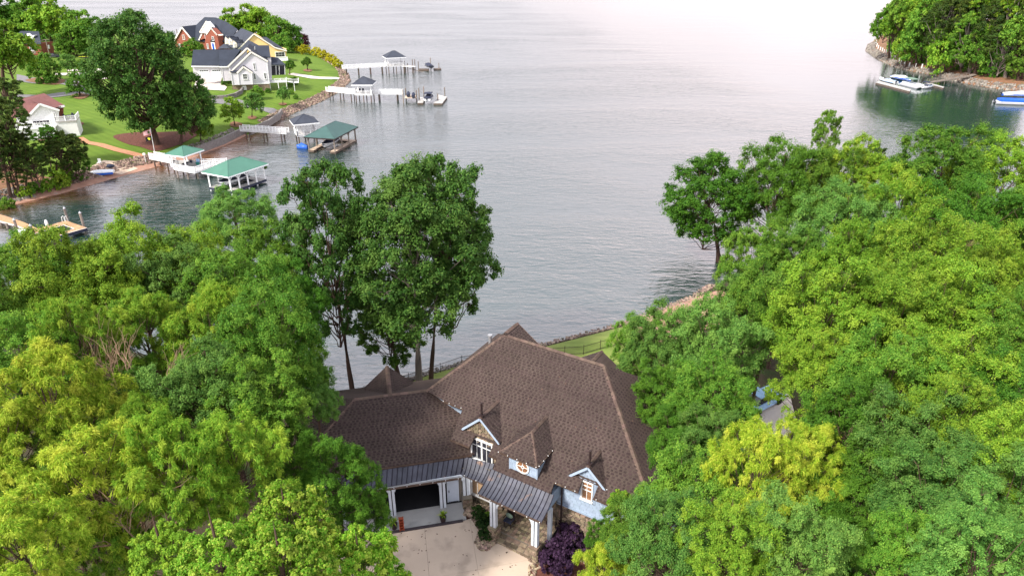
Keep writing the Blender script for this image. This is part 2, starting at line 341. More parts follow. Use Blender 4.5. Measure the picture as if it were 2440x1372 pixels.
def land(name, k, xr, yr, st, m):
    xs = np.arange(xr[0], xr[1], st); ys = np.arange(yr[0], yr[1], st); X, Y = np.meshgrid(xs, ys)
    D = sd(X, Y, LP[k]); Z = prof(D, PF[k]); nx = len(xs)
    idx = np.arange(X.size).reshape(X.shape)
    q = np.stack([idx[:-1, :-1], idx[:-1, 1:], idx[1:, 1:], idx[1:, :-1]], -1).reshape(-1, 4)
    keep = D.ravel()[q].max(1) > -5; q = q[keep]
    used = np.unique(q); mp = np.zeros(X.size, int); mp[used] = np.arange(len(used))
    o = bpy.data.objects.new(name, npmesh(name, np.stack([X.ravel(), Y.ravel(), Z.ravel()], -1)[used], mp[q], None, m, True)); C.objects.link(o)
    return tag(o, kind='structure')
land('far_shore_ground', 'F', (-330, -30), (60, 420), 1.5, M['lawn'])
land('near_shore_ground', 'N', (-70, 100), (-20, 118), 1.0, M['litter'])
land('island_ground', 'I', (120, 330), (180, 470), 2.0, M['pineneedle'])
def clip(poly, a, b, c):   # keep a*x+b*y<=c
    out = []
    for i in range(len(poly)):
        p, q = poly[i], poly[(i + 1) % len(poly)]; dp = a * p[0] + b * p[1] - c; dq = a * q[0] + b * q[1] - c
        if dp <= 0: out.append(p)
        if dp * dq < 0:
            t = dp / (dp - dq); out.append((p[0] + (q[0] - p[0]) * t, p[1] + (q[1] - p[1]) * t))
    return out
def sheet(name, pts, m, k='F', off=.06, st=1.5, kind='structure', thick=0):
    xs = [p[0] for p in pts]; ys = [p[1] for p in pts]; mb = MB(); poly2 = [(p[0], p[1]) for p in pts]
    x = math.floor(min(xs) / st) * st
    while x < max(xs):
        col = clip(clip(poly2, 1, 0, x + st), -1, 0, -x)
        y = math.floor(min(ys) / st) * st
        if len(col) > 2:
            while y < max(ys):
                c = clip(clip(col, 0, 1, y + st), 0, -1, -y)
                cc = [c[i] for i in range(len(c)) if math.dist(c[i], c[i - 1]) > 1e-4]
                if len(cc) > 2:
                    zz = hzv([p[0] for p in cc], [p[1] for p in cc], k)
                    mb.poly([(p[0], p[1], float(z) + off) for p, z in zip(cc, zz)])
                y += st
        x += st
    me = mb.mesh(name, m); me.validate(); o = bpy.data.objects.new(name, me); C.objects.link(o)
    return tag(o, kind=kind)
def smooth(pts, n=4):
    out = []; N = len(pts)
    for i in range(N):
        p0, p1, p2, p3 = pts[i - 1], pts[i], pts[(i + 1) % N], pts[(i + 2) % N]
        for j in range(n):
            t = j / n
            out.append(tuple(.5 * (2 * p1[a] + (p2[a] - p0[a]) * t + (2 * p0[a] - 5 * p1[a] + 4 * p2[a] - p3[a]) * t * t + (3 * p1[a] - p0[a] - 3 * p2[a] + p3[a]) * t ** 3) for a in (0, 1)))
    return out
def gpts(l, k='F'): return [GT(x, y, k)[:2] for x, y in l]
def ribbon(line, w0, w1=None):
    w1 = w1 or w0; Lf = []; Rt = []; n = len(line)
    for i, p in enumerate(line):
        a = line[max(0, i - 1)]; b = line[min(n - 1, i + 1)]; dx, dy = b[0] - a[0], b[1] - a[1]; d = math.hypot(dx, dy) or 1
        w = (w0 + (w1 - w0) * i / (n - 1)) / 2; Lf.append((p[0] - dy / d * w, p[1] + dx / d * w)); Rt.append((p[0] + dy / d * w, p[1] - dx / d * w))
    return Lf + Rt[::-1]
# beaches: clay strip along the far cove
def strip_along(pxl, k, a, b): # band between inland distances a and b of a shoreline given in photo points
    pts = [P(*p)[:2] for p in pxl]; out = []; back = []
    for i, p in enumerate(pts):
        q0 = pts[max(0, i - 1)]; q1 = pts[min(len(pts) - 1, i + 1)]; dx, dy = q1[0] - q0[0], q1[1] - q0[1]; d = math.hypot(dx, dy)
        nx, ny = -dy / d, dx / d; out.append((p[0] + nx * a, p[1] + ny * a)); back.append((p[0] + nx * b, p[1] + ny * b))
    return out + back[::-1]
sheet('clay_beach', strip_along([(-120, 535), (0, 495), (150, 460), (260, 428), (350, 403), (460, 375), (530, 349), (590, 322)], 'F', -3, 2.2), M['beach'], st=1.5, off=.04)
sheet('wooded_bank', smooth(gpts([(-200, 540), (0, 478), (100, 455), (190, 432), (240, 412), (200, 405), (130, 425), (60, 405), (0, 395), (-200, 400)])), M['pineneedle'], off=.07)
sheet('mulch_bed', smooth(gpts([(270, 325), (300, 343), (335, 351), (370, 361), (415, 350), (455, 332), (470, 320), (440, 314), (380, 316), (330, 316)])), M['mulch'], off=.09)
sheet('mulch_bed', smooth(gpts([(165, 312), (198, 298), (195, 292), (170, 292), (120, 325), (90, 332), (110, 338)])), M['mulch'], off=.09)
pth = gpts([(188, 329), (205, 340), (240, 346), (280, 358), (320, 368), (349, 379)])
sheet('gravel_path', ribbon(pth, 1.7, 1.9), M['path'], off=.10)
sheet('sand_patio', gpts([(219, 397), (247, 383), (310, 394), (330, 403), (290, 417), (262, 410), (238, 404)]), M['sand'], off=.10)
sheet('asphalt_drive', gpts([(40, 178), (80, 186), (150, 192), (215, 196), (255, 212), (262, 222), (200, 216), (150, 202), (80, 200), (40, 194)]), M['asphalt'], off=.10)
sheet('asphalt_drive', gpts([(40, 226), (100, 228), (140, 222), (185, 218), (215, 222), (215, 228), (185, 226), (140, 232), (100, 236), (40, 232)]), M['asphalt'], off=.11)
sheet('concrete_road', gpts([(130, 176), (240, 172), (300, 176), (300, 186), (240, 190), (200, 182), (130, 180)]), M['farconc'], off=.12)
sheet('pavement', gpts([(160, 167), (235, 165), (300, 167), (300, 171), (235, 170), (160, 171)]), M['farconc'], off=.12)
sheet('mulch_bed', smooth(gpts([(60, 192), (95, 200), (130, 203), (152, 198), (152, 190), (110, 185)])), M['pineneedle'], off=.13)
sheet('concrete_drive', gpts([(468, 187), (529, 185), (526, 198), (541, 209), (535, 217), (490, 215), (462, 212)]), M['farconc'], off=.12)
sheet('concrete_path', gpts([(685, 178), (700, 175), (730, 180), (760, 184), (800, 185), (826, 189), (826, 192), (790, 190), (740, 188), (720, 184)]), M['farconc'], off=.10)
sheet('asphalt_path', gpts([(505, 236), (570, 238), (620, 255), (660, 263), (695, 272), (690, 276), (640, 270), (580, 255), (505, 246)]), M['asphalt'], off=.10)
for pts_ in ([(548, 296), (556, 291), (570, 293), (578, 298), (568, 304), (552, 303)], [(590, 280), (600, 277), (612, 280), (606, 285), (594, 285)], [(664, 248), (674, 246), (684, 249), (676, 252), (667, 251)], [(722, 168), (733, 165), (744, 168), (738, 172), (727, 171)], [(170, 228), (190, 224), (212, 228), (200, 236), (180, 236)]):
    sheet('mulch_bed', smooth(gpts(pts_)), M['pineneedle'], off=.13, st=1.0)
# near lawn, clay point and drive
sheet('lakeside_lawn', gpts([(960, 925), (1000, 899), (1100, 870), (1310, 824), (1400, 801), (1500, 775), (1540, 800), (1600, 850), (1500, 900), (1200, 960), (960, 960)], 'N'), M['lawn2'], 'N', .07, 1.0)
sheet('clay_point', gpts([(1490, 776), (1560, 746), (1640, 715), (1720, 690), (1760, 760), (1640, 800), (1580, 820), (1530, 800)], 'N'), M['beach'], 'N', .09, 1.0)
sheet('white_drive', [P(x, y, 2.6)[:2] for x, y in [(1750, 960), (1880, 930), (1900, 1010), (1860, 1060), (1760, 1075), (1730, 1010)]], M['farconc'], 'N', .09, 1.0)
# rocks
def rocks(name, line, n, size, dr, k, m, z0=-.1, label=None):
    """line: world points; dr: inland offset range; one heap nobody could count"""
    mb = MB(); seg = [math.dist(line[i], line[i + 1]) for i in range(len(line) - 1)]; T = sum(seg)
    for _ in range(n):
        t = rnd.random() * T; i = 0
        while t > seg[i]: t -= seg[i]; i += 1
        t /= seg[i]; x = line[i][0] + (line[i + 1][0] - line[i][0]) * t; y = line[i][1] + (line[i + 1][1] - line[i][1]) * t
        dx, dy = line[i + 1][0] - line[i][0], line[i + 1][1] - line[i][1]; d = math.hypot(dx, dy); o = rnd.uniform(*dr)
        x += -dy / d * o; y += dx / d * o; s = rnd.uniform(*size); z = hz(x, y, k) + s * .15; a = rnd.random() * 6
        p = []
        for zz in (-.35, .35):
            for q in range(4):
                r = s * rnd.uniform(.35, .62) * (1 if zz < 0 else .75); b = a + q * 1.571 + rnd.uniform(-.3, .3)
                p.append((x + r * math.cos(b), y + r * math.sin(b), z + zz * s * rnd.uniform(.6, 1.2)))
        mb.rt(); mb.hexa(p)
    o = mb.build(name, m); tag(o, label, 'rocks' if label else None, kind='stuff'); return o
def sl(l): return [P(*p)[:2] for p in l]
rocks('riprap', sl([(-50, 512), (0, 495), (90, 474)]), 420, (.25, .8), (.8, 4.5), 'F', M['rockgrey'], label='grey riprap rocks under the pines on the left bank')
rocks('riprap', sl([(165, 456), (260, 428), (300, 416)]), 700, (.25, .75), (1.8, 5), 'F', M['rock'], label='tan riprap rocks below the pines and the overturned boat')
rocks('riprap', sl([(305, 415), (350, 403), (400, 391)]), 420, (.25, .7), (1.8, 4.5), 'F', M['rock'], label='tan riprap rocks beside the sand patio and white pier')
rocks('riprap', sl([(470, 372), (530, 349), (590, 322)]), 450, (.2, .6), (1.0, 3.8), 'F', M['rockgrey'], label='grey stones along the seawall below the big oak')
rocks('riprap', sl([(640, 298), (700, 268), (760, 243), (800, 222), (832, 194)]), 2200, (.3, .8), (-.6, 2.8), 'F', M['rock'], label='brown riprap bank below the striped lawn of the grey house')
rocks('riprap', sl([(832, 194), (826, 176), (812, 162), (780, 143)]), 600, (.35, .9), (-.6, 3), 'F', M['rock'], label='riprap rocks at the tip below the golden bushes')
rocks('riprap', sl([(700, 960), (800, 945), (900, 925), (980, 905), (1100, 868)]), 1300, (.12, .45), (-.6, 1.8), 'N', M['rockgrey'], label='grey shore stones behind the garage wing')
rocks('riprap', sl([(1100, 868), (1310, 820), (1480, 775), (1560, 745), (1640, 715), (1700, 680)]), 2200, (.12, .42), (-.5, 1.3), 'N', M['rock'], label='pale shore stones edging the lakeside lawn behind the house')
rocks('riprap', sl([(2070, 106), (2064, 122), (2089, 140), (2122, 157), (2155, 167), (2204, 176), (2237, 182), (2286, 196), (2335, 206), (2401, 215), (2440, 219), (2700, 245)][::-1]), 2600, (.3, .9), (-3.2, .3), 'I', M['rockgrey'], label='grey riprap rocks round the wooded point on the right')
# water
def water():
    m = bpy.data.materials.new('lake_water'); m.use_nodes = True; n = m.node_tree.nodes; l = m.node_tree.links; n.clear()
    out = n.new('ShaderNodeOutputMaterial'); t = n.new('ShaderNodeTexCoord')
    def noise(scale, sxy, det=4, rz=0.0, dist=0.0):
        mp = n.new('ShaderNodeMapping'); mp.inputs['Scale'].default_value = (sxy[0], sxy[1], 1); mp.inputs['Rotation'].default_value = (0, 0, rz)
        l.new(t.outputs['Object'], mp.inputs[0]); z = n.new('ShaderNodeTexNoise'); z.inputs['Scale'].default_value = scale; z.inputs['Detail'].default_value = det; z.inputs['Distortion'].default_value = dist
        l.new(mp.outputs[0], z.inputs[0]); return z.outputs[0]
    a = noise(1.15, (.38, 1.0), 5, .12, .5); b = noise(2.6, (.5, 1.0), 3, -.15, .3); c = noise(.22, (.45, 1), 3, .25, .5)
    patch = noise(.018, (.5, 1.3), 4, .2, 1.0)
    def mth(op, x, y):
        q = n.new('ShaderNodeMath'); q.operation = op
        for i, s_ in enumerate((x, y)):
            if isinstance(s_, (int, float)): q.inputs[i].default_value = s_
            else: l.new(s_, q.inputs[i])
        return q.outputs[0]
    pm = n.new('ShaderNodeMapRange'); pm.inputs[1].default_value = .35; pm.inputs[2].default_value = .65; pm.inputs[3].default_value = .45; pm.inputs[4].default_value = 1.4; l.new(patch, pm.inputs[0])
    hgt = mth('MULTIPLY', mth('ADD', mth('ADD', a, mth('MULTIPLY', b, .30)), mth('MULTIPLY', c, 1.1)), pm.outputs[0])
    at = n.new('ShaderNodeAttribute'); at.attribute_name = 'tint'; sp = n.new('ShaderNodeSeparateColor'); l.new(at.outputs['Color'], sp.inputs[0])
    hgt = mth('MULTIPLY', hgt, mth('SUBTRACT', 1.0, mth('MULTIPLY', sp.outputs[1], .80)))
    bp = n.new('ShaderNodeBump'); bp.inputs['Strength'].default_value = 1.0; bp.inputs['Distance'].default_value = .27; l.new(hgt, bp.inputs['Height'])
    mixc = n.new('ShaderNodeMix'); mixc.data_type = 'RGBA'; mixc.inputs[6].default_value = (.012, .032, .028, 1); mixc.inputs[7].default_value = (.17, .062, .022, 1); l.new(sp.outputs[0], mixc.inputs[0])
    df = n.new('ShaderNodeBsdfDiffuse'); l.new(mixc.outputs[2], df.inputs[0])
    gl = n.new('ShaderNodeBsdfGlossy'); gl.inputs['Roughness'].default_value = .07; gl.inputs[0].default_value = (1, 1, 1, 1); l.new(bp.outputs[0], gl.inputs['Normal'])
    fr = n.new('ShaderNodeFresnel'); fr.inputs[0].default_value = 2.6; l.new(bp.outputs[0], fr.inputs['Normal'])
    ms = n.new('ShaderNodeMixShader'); l.new(fr.outputs[0], ms.inputs[0]); l.new(df.outputs[0], ms.inputs[1]); l.new(gl.outputs[0], ms.inputs[2]); l.new(ms.outputs[0], out.inputs[0])
    xs = np.concatenate([[-6000, -2500, -1000, -400], np.arange(-130, 170, 2.0), [200, 400, 1000, 2500, 6000]])
    ys = np.concatenate([[-300, 0], np.arange(30, 300, 2.0), [400, 600, 1000, 2000, 4000, 9000]])
    X, Y = np.meshgrid(xs, ys); D = -sd(X, Y, FL)
    sh = np.clip(1 - D / 13.0, 0, 1) ** 1.1 * np.clip((190 - Y) / 30, 0, 1)
    calm = np.clip((X - 75 + (Y - 190) * .18) / 28, 0, 1) * (Y > 60); calm = np.maximum(calm, .72 * np.clip(1 - (np.hypot(X + 62, Y - 118)) / 34, 0, 1) ** .6)
    sh *= np.clip(.75 + .45 * np.sin(X * .21 + 2) + .3 * np.sin(Y * .33), .12, 1)
    idx = np.arange(X.size).reshape(X.shape); q = np.stack([idx[:-1, :-1], idx[:-1, 1:], idx[1:, 1:], idx[1:, :-1]], -1).reshape(-1, 4)
    tint = np.zeros((X.size, 4)); tint[:, 0] = sh.ravel(); tint[:, 3] = 1; tint[:, 1] = calm.ravel()
    o = bpy.data.objects.new('lake_water', npmesh('lake_water', np.stack([X.ravel(), Y.ravel(), 0 * X.ravel()], -1), q, tint, m)); C.objects.link(o); tag(o, kind='structure')
water()

def undergrowth(name, pts, n, k, hts, m, leaf=(.9, .6), seed=3):
    """low leafage nobody could count under the trees of a wood"""
    r = np.random.RandomState(seed); xs = [p[0] for p in pts]; ys = [p[1] for p in pts]; X = r.uniform(min(xs), max(xs), n * 3); Y = r.uniform(min(ys), max(ys), n * 3); D = sd(X, Y, pts); g = np.sin(X * .6 + np.sin(Y * .4) * 2) * np.cos(Y * .55) > -.35
    ok = (D > 0) & g & (sd(X, Y, LP[k]) > 5); X, Y = X[ok][:n], Y[ok][:n]; N = len(X); Z = hzv(X, Y, k) + r.uniform(0, 1, N) ** 1.3 * hts * (.55 + .45 * np.sin(X * .35 + 1) * np.cos(Y * .3))
    c = np.stack([X, Y, Z], -1); a = r.randn(N, 3); a /= np.linalg.norm(a, axis=1, keepdims=True); b = np.cross(a, r.randn(N, 3)); b /= np.linalg.norm(b, axis=1, keepdims=True)
    a *= leaf[0] / 2; b *= leaf[1] / 2; v = np.stack([c - a, c + b, c + a, c - b], 1).reshape(-1, 3); t = np.repeat(np.concatenate([r.rand(N, 3), np.ones((N, 1))], 1), 4, 0)
    o = bpy.data.objects.new(name, npmesh(name, v, np.arange(N * 4).reshape(-1, 4), t, m)); C.objects.link(o); tag(o, kind='stuff')
undergrowth('undergrowth', [P(*p)[:2] for p in [(2100, 138), (2180, 165), (2250, 178), (2340, 198), (2440, 212), (2600, 200), (2600, 120), (2120, 115)]], 30000, 'I', 9, L['dark'])
undergrowth('undergrowth', [P(*p)[:2] for p in [(-60, 125), (240, 125), (250, 95), (-60, 90)]], 9000, 'F', 5, L['dark'], seed=5)
# ---------------------------------------------------------------- trees
npr = np.random.RandomState(11)
def unit(a): return a / (np.linalg.norm(a, axis=1, keepdims=True) + 1e-9)
class Crown: pass
def make_crown(name, R=4.5, asp=1.0, nl=22, per=11, nleaf=60000, leaf=(.16, .09), style='round', seed=1, low=-.5, m='oak', lr=(.27, .40), flat=.95, pf=(.30, .44), droop=0.0, core=.60, limbs=True, thin=1.0, wild=.16, gap=0.0):
    """limbs carry lobes, lobes carry leafy puffs, puffs are made of small tufts of separate leaves"""
    r = np.random.RandomState(seed)
    k = np.arange(nl) + .5; zz = low + (1 - low) * (1 - k / nl); zz = np.clip(zz + r.uniform(-.1, .1, nl), low, 1); ph = k * 2.39996 + r.uniform(-.35, .35, nl)
    d = np.stack([np.sqrt(np.clip(1 - zz ** 2, 0, 1)) * np.cos(ph), np.sqrt(np.clip(1 - zz ** 2, 0, 1)) * np.sin(ph), zz], -1)
    rad = r.uniform(core - .08, core + .12, nl) * (1 + wild * r.randn(nl)); rad = np.clip(rad, .25, .86)
    if style == 'pine': rad *= np.clip(1.2 - .7 * (zz - low) / (1 - low), .3, 1)
    LC = d * rad[:, None] * R; LC[:, 2] *= asp; LR = r.uniform(lr[0], lr[1], nl) * R
    pcs = []; prs = []; pd = []; li = []
    for i in range(nl):
        if r.rand() < gap: continue
        q = unit(r.randn(per, 3) + d[i] * .75 + np.array([0, 0, .55])); f = r.uniform(.55, 1.0, (per, 1)); c = LC[i] + q * LR[i] * f * np.array([1, 1, .8]); pcs.append(c); prs.append(LR[i] * r.uniform(pf[0], pf[1], per)); pd.append(q); li += [i] * per
    pc = np.concatenate(pcs); prr = np.concatenate(prs); pdir = np.concatenate(pd); li = np.array(li); npf = len(pc)
    w = prr ** 2; pi = r.choice(npf, nleaf, p=w / w.sum())
    nt = 14; tuft = r.randint(0, nt, nleaf); ti = pi * nt + tuft; tdir = unit(r.randn(npf * nt, 3) + np.repeat(pdir, nt, 0) * .7 + np.array([0, 0, .5]))
    dd = unit(tdir[ti] + r.randn(nleaf, 3) * .24)
    s = 1 - .62 * r.rand(nleaf) ** 1.5; trad = (.5 + 1.35 * r.rand(npf * nt) ** 1.9)[ti]
    off = dd * (prr[pi] * s * trad)[:, None]; off[:, 2] *= flat
    pos = pc[pi] + off
    if droop: pos[:, 2] -= droop * r.rand(nleaf) ** 1.5
    nrm = unit(dd * .85 + r.randn(nleaf, 3) * .5 + np.array([0, 0, .45]))
    if style == 'willow': tan = unit(dd * 1.0 + r.randn(nleaf, 3) * .4 + np.array([0, 0, -.7]))
    elif style == 'pine': tan = unit(d[li[pi]] * np.array([1, 1, .1]) + r.randn(nleaf, 3) * .5)
    else: tan = unit(r.randn(nleaf, 3) + np.array([0, 0, -.35]))
    bit = unit(np.cross(nrm, tan))
    if style == 'round': tan = unit(np.cross(bit, nrm))
    sc = R / np.percentile(np.hypot(pos[:, 0], pos[:, 1]), 98.5); pos *= sc; pc = pc * sc; LC = LC * sc
    ln = leaf[0] * r.uniform(.65, 1.3, nleaf)[:, None] / 2; wd = leaf[1] * r.uniform(.7, 1.25, nleaf)[:, None] / 2
    drop = np.zeros((nleaf, 3)); drop[:, 2] = -.25 * ln[:, 0]
    v = np.stack([pos - tan * ln, pos + bit * wd, pos + tan * ln + drop, pos - bit * wd], 1).reshape(-1, 3)
    q = np.arange(nleaf * 4).reshape(-1, 4)
    pt = r.rand(nl); tt = r.rand(npf * nt)
    tn = np.zeros((nleaf, 4)); tn[:, 0] = np.clip(.4 * pt[li[pi]] + .6 * tt[ti], 0, 1); tn[:, 1] = r.rand(nleaf); tn[:, 2] = r.rand(npf)[pi]; tn[:, 3] = 1
    o = Crown(); o.R = R; o.asp = asp; o.me = npmesh(name, v, q, np.repeat(tn, 4, 0), L[m]); o.name = name; o.mats = {m: o.me}
    mb = MB(); base = np.array([0, 0, -R * asp * .85]); hub = np.array([0, 0, R * asp * .05]); g = R / 4.5 * thin
    mb.tube([base, (base + hub) / 2 + r.randn(3) * .1, hub], [.17 * g, .13 * g, .07 * g], 5, False)
    for i in range(nl):
        e_ = LC[i]; t_ = np.clip((e_[2] / (R * asp) + .5) * .8, 0, .9); st = base * (1 - t_) + hub * t_; mid = st * .5 + e_ * .5 + np.array([0, 0, -.3]) + r.randn(3) * .22
        mb.rt(); mb.tube([st, st * .6 + mid * .4 + r.randn(3) * .08, mid, e_], [.085 * g, .075 * g, .06 * g, .035 * g], 4, False)
        for j in np.where(li == i)[0][::2]: mb.tube([e_, (e_ + pc[j]) / 2 + r.randn(3) * .08, pc[j]], [.03 * g, .022 * g, .01 * g], 3, False)
    o.limb = mb; o.limbme = {}
    return o
def recolor(cr, m):
    if m not in cr.mats:
        me = cr.me.copy(); me.materials.clear(); me.materials.append(L[m]); cr.mats[m] = me
    return cr.mats[m]
K = {}
K['oak'] = [make_crown('oak_crown', 4.5, 1.22, 50, 9, 128000, (.135, .078), seed=s_, lr=(.17, .29), pf=(.28, .46), core=.62, thin=.5) for s_ in (1, 2, 3)]
K['willow'] = [make_crown('willow_crown', 4.5, 1.22, 44, 9, 100000, (.24, .042), 'willow', seed=s_, m='willow', flat=.85, lr=(.17, .28), pf=(.26, .42), core=.62, droop=.25, thin=.5) for s_ in (4, 5)]
K['maple'] = [make_crown('maple_crown', 3.6, .95, 46, 8, 62000, (.17, .13), seed=6, m='maple', lr=(.16, .26), pf=(.26, .44), core=.68, thin=.4)]
K['tall'] = [make_crown('tall_crown', 5.2, 1.45, 60, 11, 125000, (.19, .11), seed=8, m='grey', low=-.80, lr=(.19, .30), thin=.6, core=.64, wild=.12),
             make_crown('tall_crown', 4.6, 1.7, 44, 10, 76000, (.20, .12), seed=9, m='dark', low=-.85, lr=(.17, .30), core=.62, wild=.18, thin=.7)]
K['far'] = [make_crown('far_crown', 5.0, 1.0, 24, 9, 14000, (.48, .30), seed=s_, low=-.7, lr=(.28, .42)) for s_ in (12, 13, 14)]
K['big'] = [make_crown('great_oak_crown', 10.0, 1.15, 84, 12, 90000, (.42, .28), seed=15, low=-.85, lr=(.18, .27), core=.70, wild=.12, m='oak')]
K['fpine'] = [make_crown('pine_crown', 4.0, 1.5, 34, 8, 14000, (.50, .12), 'pine', seed=s_, m='pine', low=-.75, flat=.4, lr=(.18, .3), core=.62) for s_ in (16, 17)]
K['bush'] = [make_crown('bush_foliage', 1.0, .8, 16, 7, 4500, (.15, .10), seed=s_, low=-.75, lr=(.3, .4), core=.55, wild=.06, thin=.6) for s_ in (18, 19)]
K['small'] = [make_crown('small_crown', 2.5, .8, 18, 8, 9000, (.28, .18), seed=20, low=-.5)]
TR = {}
def trunkmesh(m):
    if m not in TR:
        mb = MB(); mb.rt()
        pts = [(0, 0, -.03), (0, 0, .02), (.10, .04, .3), (.05, .12, .6), (-.04, .06, .85), (0, 0, 1.0)]
        mb.tube(pts, [1.35, 1.0, .86, .74, .62, .5], 8)
        TR[m] = mb.mesh('trunk', M[m], smooth=True)
    return TR[m]
def tree(name, kind, leaf, c, R, land_, label, group, rz=None, v=None, bark='bark', zs=1.0, tr=.26, base=None, cat='tree', lean=None):
    cr = K[kind][v if v is not None else rnd.randrange(len(K[kind]))]; s = R / cr.R
    bx, by = (base if base else (c[0], c[1])); bz = hz(bx, by, land_)
    t = thing(name, label, cat, (bx, by, bz), group)
    rz = rnd.random() * 6.28 if rz is None else rz
    cl = (c[0] - bx, c[1] - by, c[2] - bz)
    o = bpy.data.objects.new('crown', recolor(cr, leaf)); C.objects.link(o); o.parent = t; o.location = cl; o.scale = (s, s, s * zs); o.rotation_euler = (0, 0, rz)
    if bark not in cr.limbme: cr.limbme[bark] = cr.limb.mesh('branches', M[bark])
    o = bpy.data.objects.new('branches', cr.limbme[bark]); C.objects.link(o); o.parent = t; o.location = cl; o.scale = (s, s, s * zs); o.rotation_euler = (0, 0, rz)
    top = max(.3, cl[2] - R * cr.asp * zs * .5); o = bpy.data.objects.new('trunk', trunkmesh(bark)); C.objects.link(o); o.parent = t
    cl = (cl[0] * .45, cl[1] * .45, cl[2]); q = Vector((cl[0], cl[1], top)).to_track_quat('Z', 'X'); o.rotation_euler = q.to_euler(); o.scale = (tr * max(.35, s ** .7), tr * max(.35, s ** .7), Vector((cl[0], cl[1], top)).length)
    return t
# near woods: (x in photo, y in photo of the crown's middle, its height, radius, kind, leaf, label)
LW = [
 (35, 708, 14.5, 4.6, 'oak', 'oak', 'mid green tree at the left edge just below the orange L shaped dock'),
 (175, 718, 15, 5.0, 'oak', 'bright', 'bright green tree right below the orange L shaped dock'),
 (330, 693, 14.5, 4.8, 'oak', 'bright', 'bright green crown between the L shaped dock and the cove'),
 (455, 678, 14.5, 4.3, 'oak', 'bright', 'yellow green tree with its top against the dark cove water'),
 (565, 545, 13.5, 4.6, 'oak', 'grey', 'layered grey green tree below the bright green roofed boathouse'),
 (640, 640, 14, 4.6, 'oak', 'oak', 'spreading oak left of the tall tree trio, water at its right'),
 (690, 760, 14, 4.2, 'oak', 'dark', 'dark green oak in shade against the water left of the leaning trunk'),
 (580, 735, 14.5, 4.3, 'oak', 'oak', 'deep green tree behind the olive willow oaks of the left wood'),
 (70, 746, 15.5, 5.2, 'oak', 'oak', 'rounded mid green crown near the left edge, second row from the water'),
 (225, 721, 15.5, 4.9, 'oak', 'bright', 'bright crown over a dark gap in the left wood'),
 (430, 701, 15.5, 4.8, 'oak', 'grey', 'pale soft green crown in the middle of the left wood'),
 (45, 900, 17, 4.2, 'oak', 'oak', 'fresh green tree on the left edge above the yellow willow oak'),
 (190, 850, 16.5, 3.9, 'willow', 'olive', 'yellowish crown above the forked bare branches'),
 (350, 815, 16.5, 4.3, 'willow', 'olive', 'tall olive yellow tree with bare forked limbs showing'),
 (510, 830, 16, 4.0, 'willow', 'olive', 'olive green crown with thin pale twigs in the middle of the left wood'),
 (640, 850, 15.5, 3.9, 'oak', 'oak', 'green crown at the right flank of the left wood beside the water'),
 (700, 905, 14.5, 2.8, 'oak', 'oak', 'small green crown left of the leaning brown trunk'),
 (752, 955, 12.5, 1.9, 'oak', 'grey', 'small narrow tree standing alone at the garage roof corner'),
 (125, 1000, 18.5, 4.0, 'willow', 'willow', 'bright yellow willow oak, biggest yellow crown of the left wood'),
 (15, 1080, 18.5, 3.2, 'willow', 'willow', 'yellow willow oak cut by the left edge of the picture'),
 (335, 1010, 16.5, 3.3, 'oak', 'dark', 'dark green crown behind and right of the biggest yellow crown'),
 (330, 1065, 17.5, 2.6, 'willow', 'olive', 'pointed olive crown between the two yellow willow oaks'),
 (500, 985, 16.5, 3.8, 'oak', 'grey', 'soft green crown left of the garage roof, above the olive willow oak'),
 (622, 990, 16, 3.4, 'oak', 'oak', 'full green tree next to the left end of the garage roof'),
 (688, 1095, 15, 2.3, 'oak', 'dark', 'shaded tree in front of the left hip of the garage roof'),
 (240, 1180, 18.5, 3.9, 'willow', 'willow', 'yellow green willow oak with drooping tufts in the lower left'),
 (420, 1150, 18, 3.1, 'willow', 'olive', 'olive willow oak in the middle of the lower left wood'),
 (560, 1120, 18, 3.3, 'willow', 'olive', 'olive willow oak with pale drooping tips left of the garage'),
 (800, 1150, 13.5, 2.5, 'oak', 'dark', 'glossy dark green tree in front of the garage wall'),
 (855, 1245, 11.5, 2.1, 'oak', 'dark', 'dark glossy tree beside the left garage column and the drive'),
 (60, 1330, 19.5, 3.0, 'willow', 'willow', 'yellow willow oak in the bottom left corner'),
 (250, 1345, 16.5, 2.6, 'willow', 'olive', 'small olive crown beside dead twigs near the bottom left'),
 (690, 1270, 19.5, 2.3, 'maple', 'maple', 'big leaved bright green tree below the garage roof'),
 (530, 1350, 20, 2.0, 'maple', 'maple', 'lime green maple with yellow shoots at the bottom, left of the next one'),
 (680, 1390, 21, 1.9, 'maple', 'maple', 'lime green maple at the bottom centre left'),
 (860, 1370, 18.5, 2.0, 'maple', 'maple', 'lime green maple covering the corner of the concrete drive'),
 (395, 1335, 18.5, 1.6, 'maple', 'bright', 'small bright maple right of the dark gap at the bottom left'),
 (560, 930, 15.5, 3.4, 'oak', 'oak', 'green crown tucked behind the soft green tree of the left wood'),
 (130, 1170, 16.5, 2.8, 'oak', 'oak', 'green crown showing between the two lower yellow willow oaks'),
]
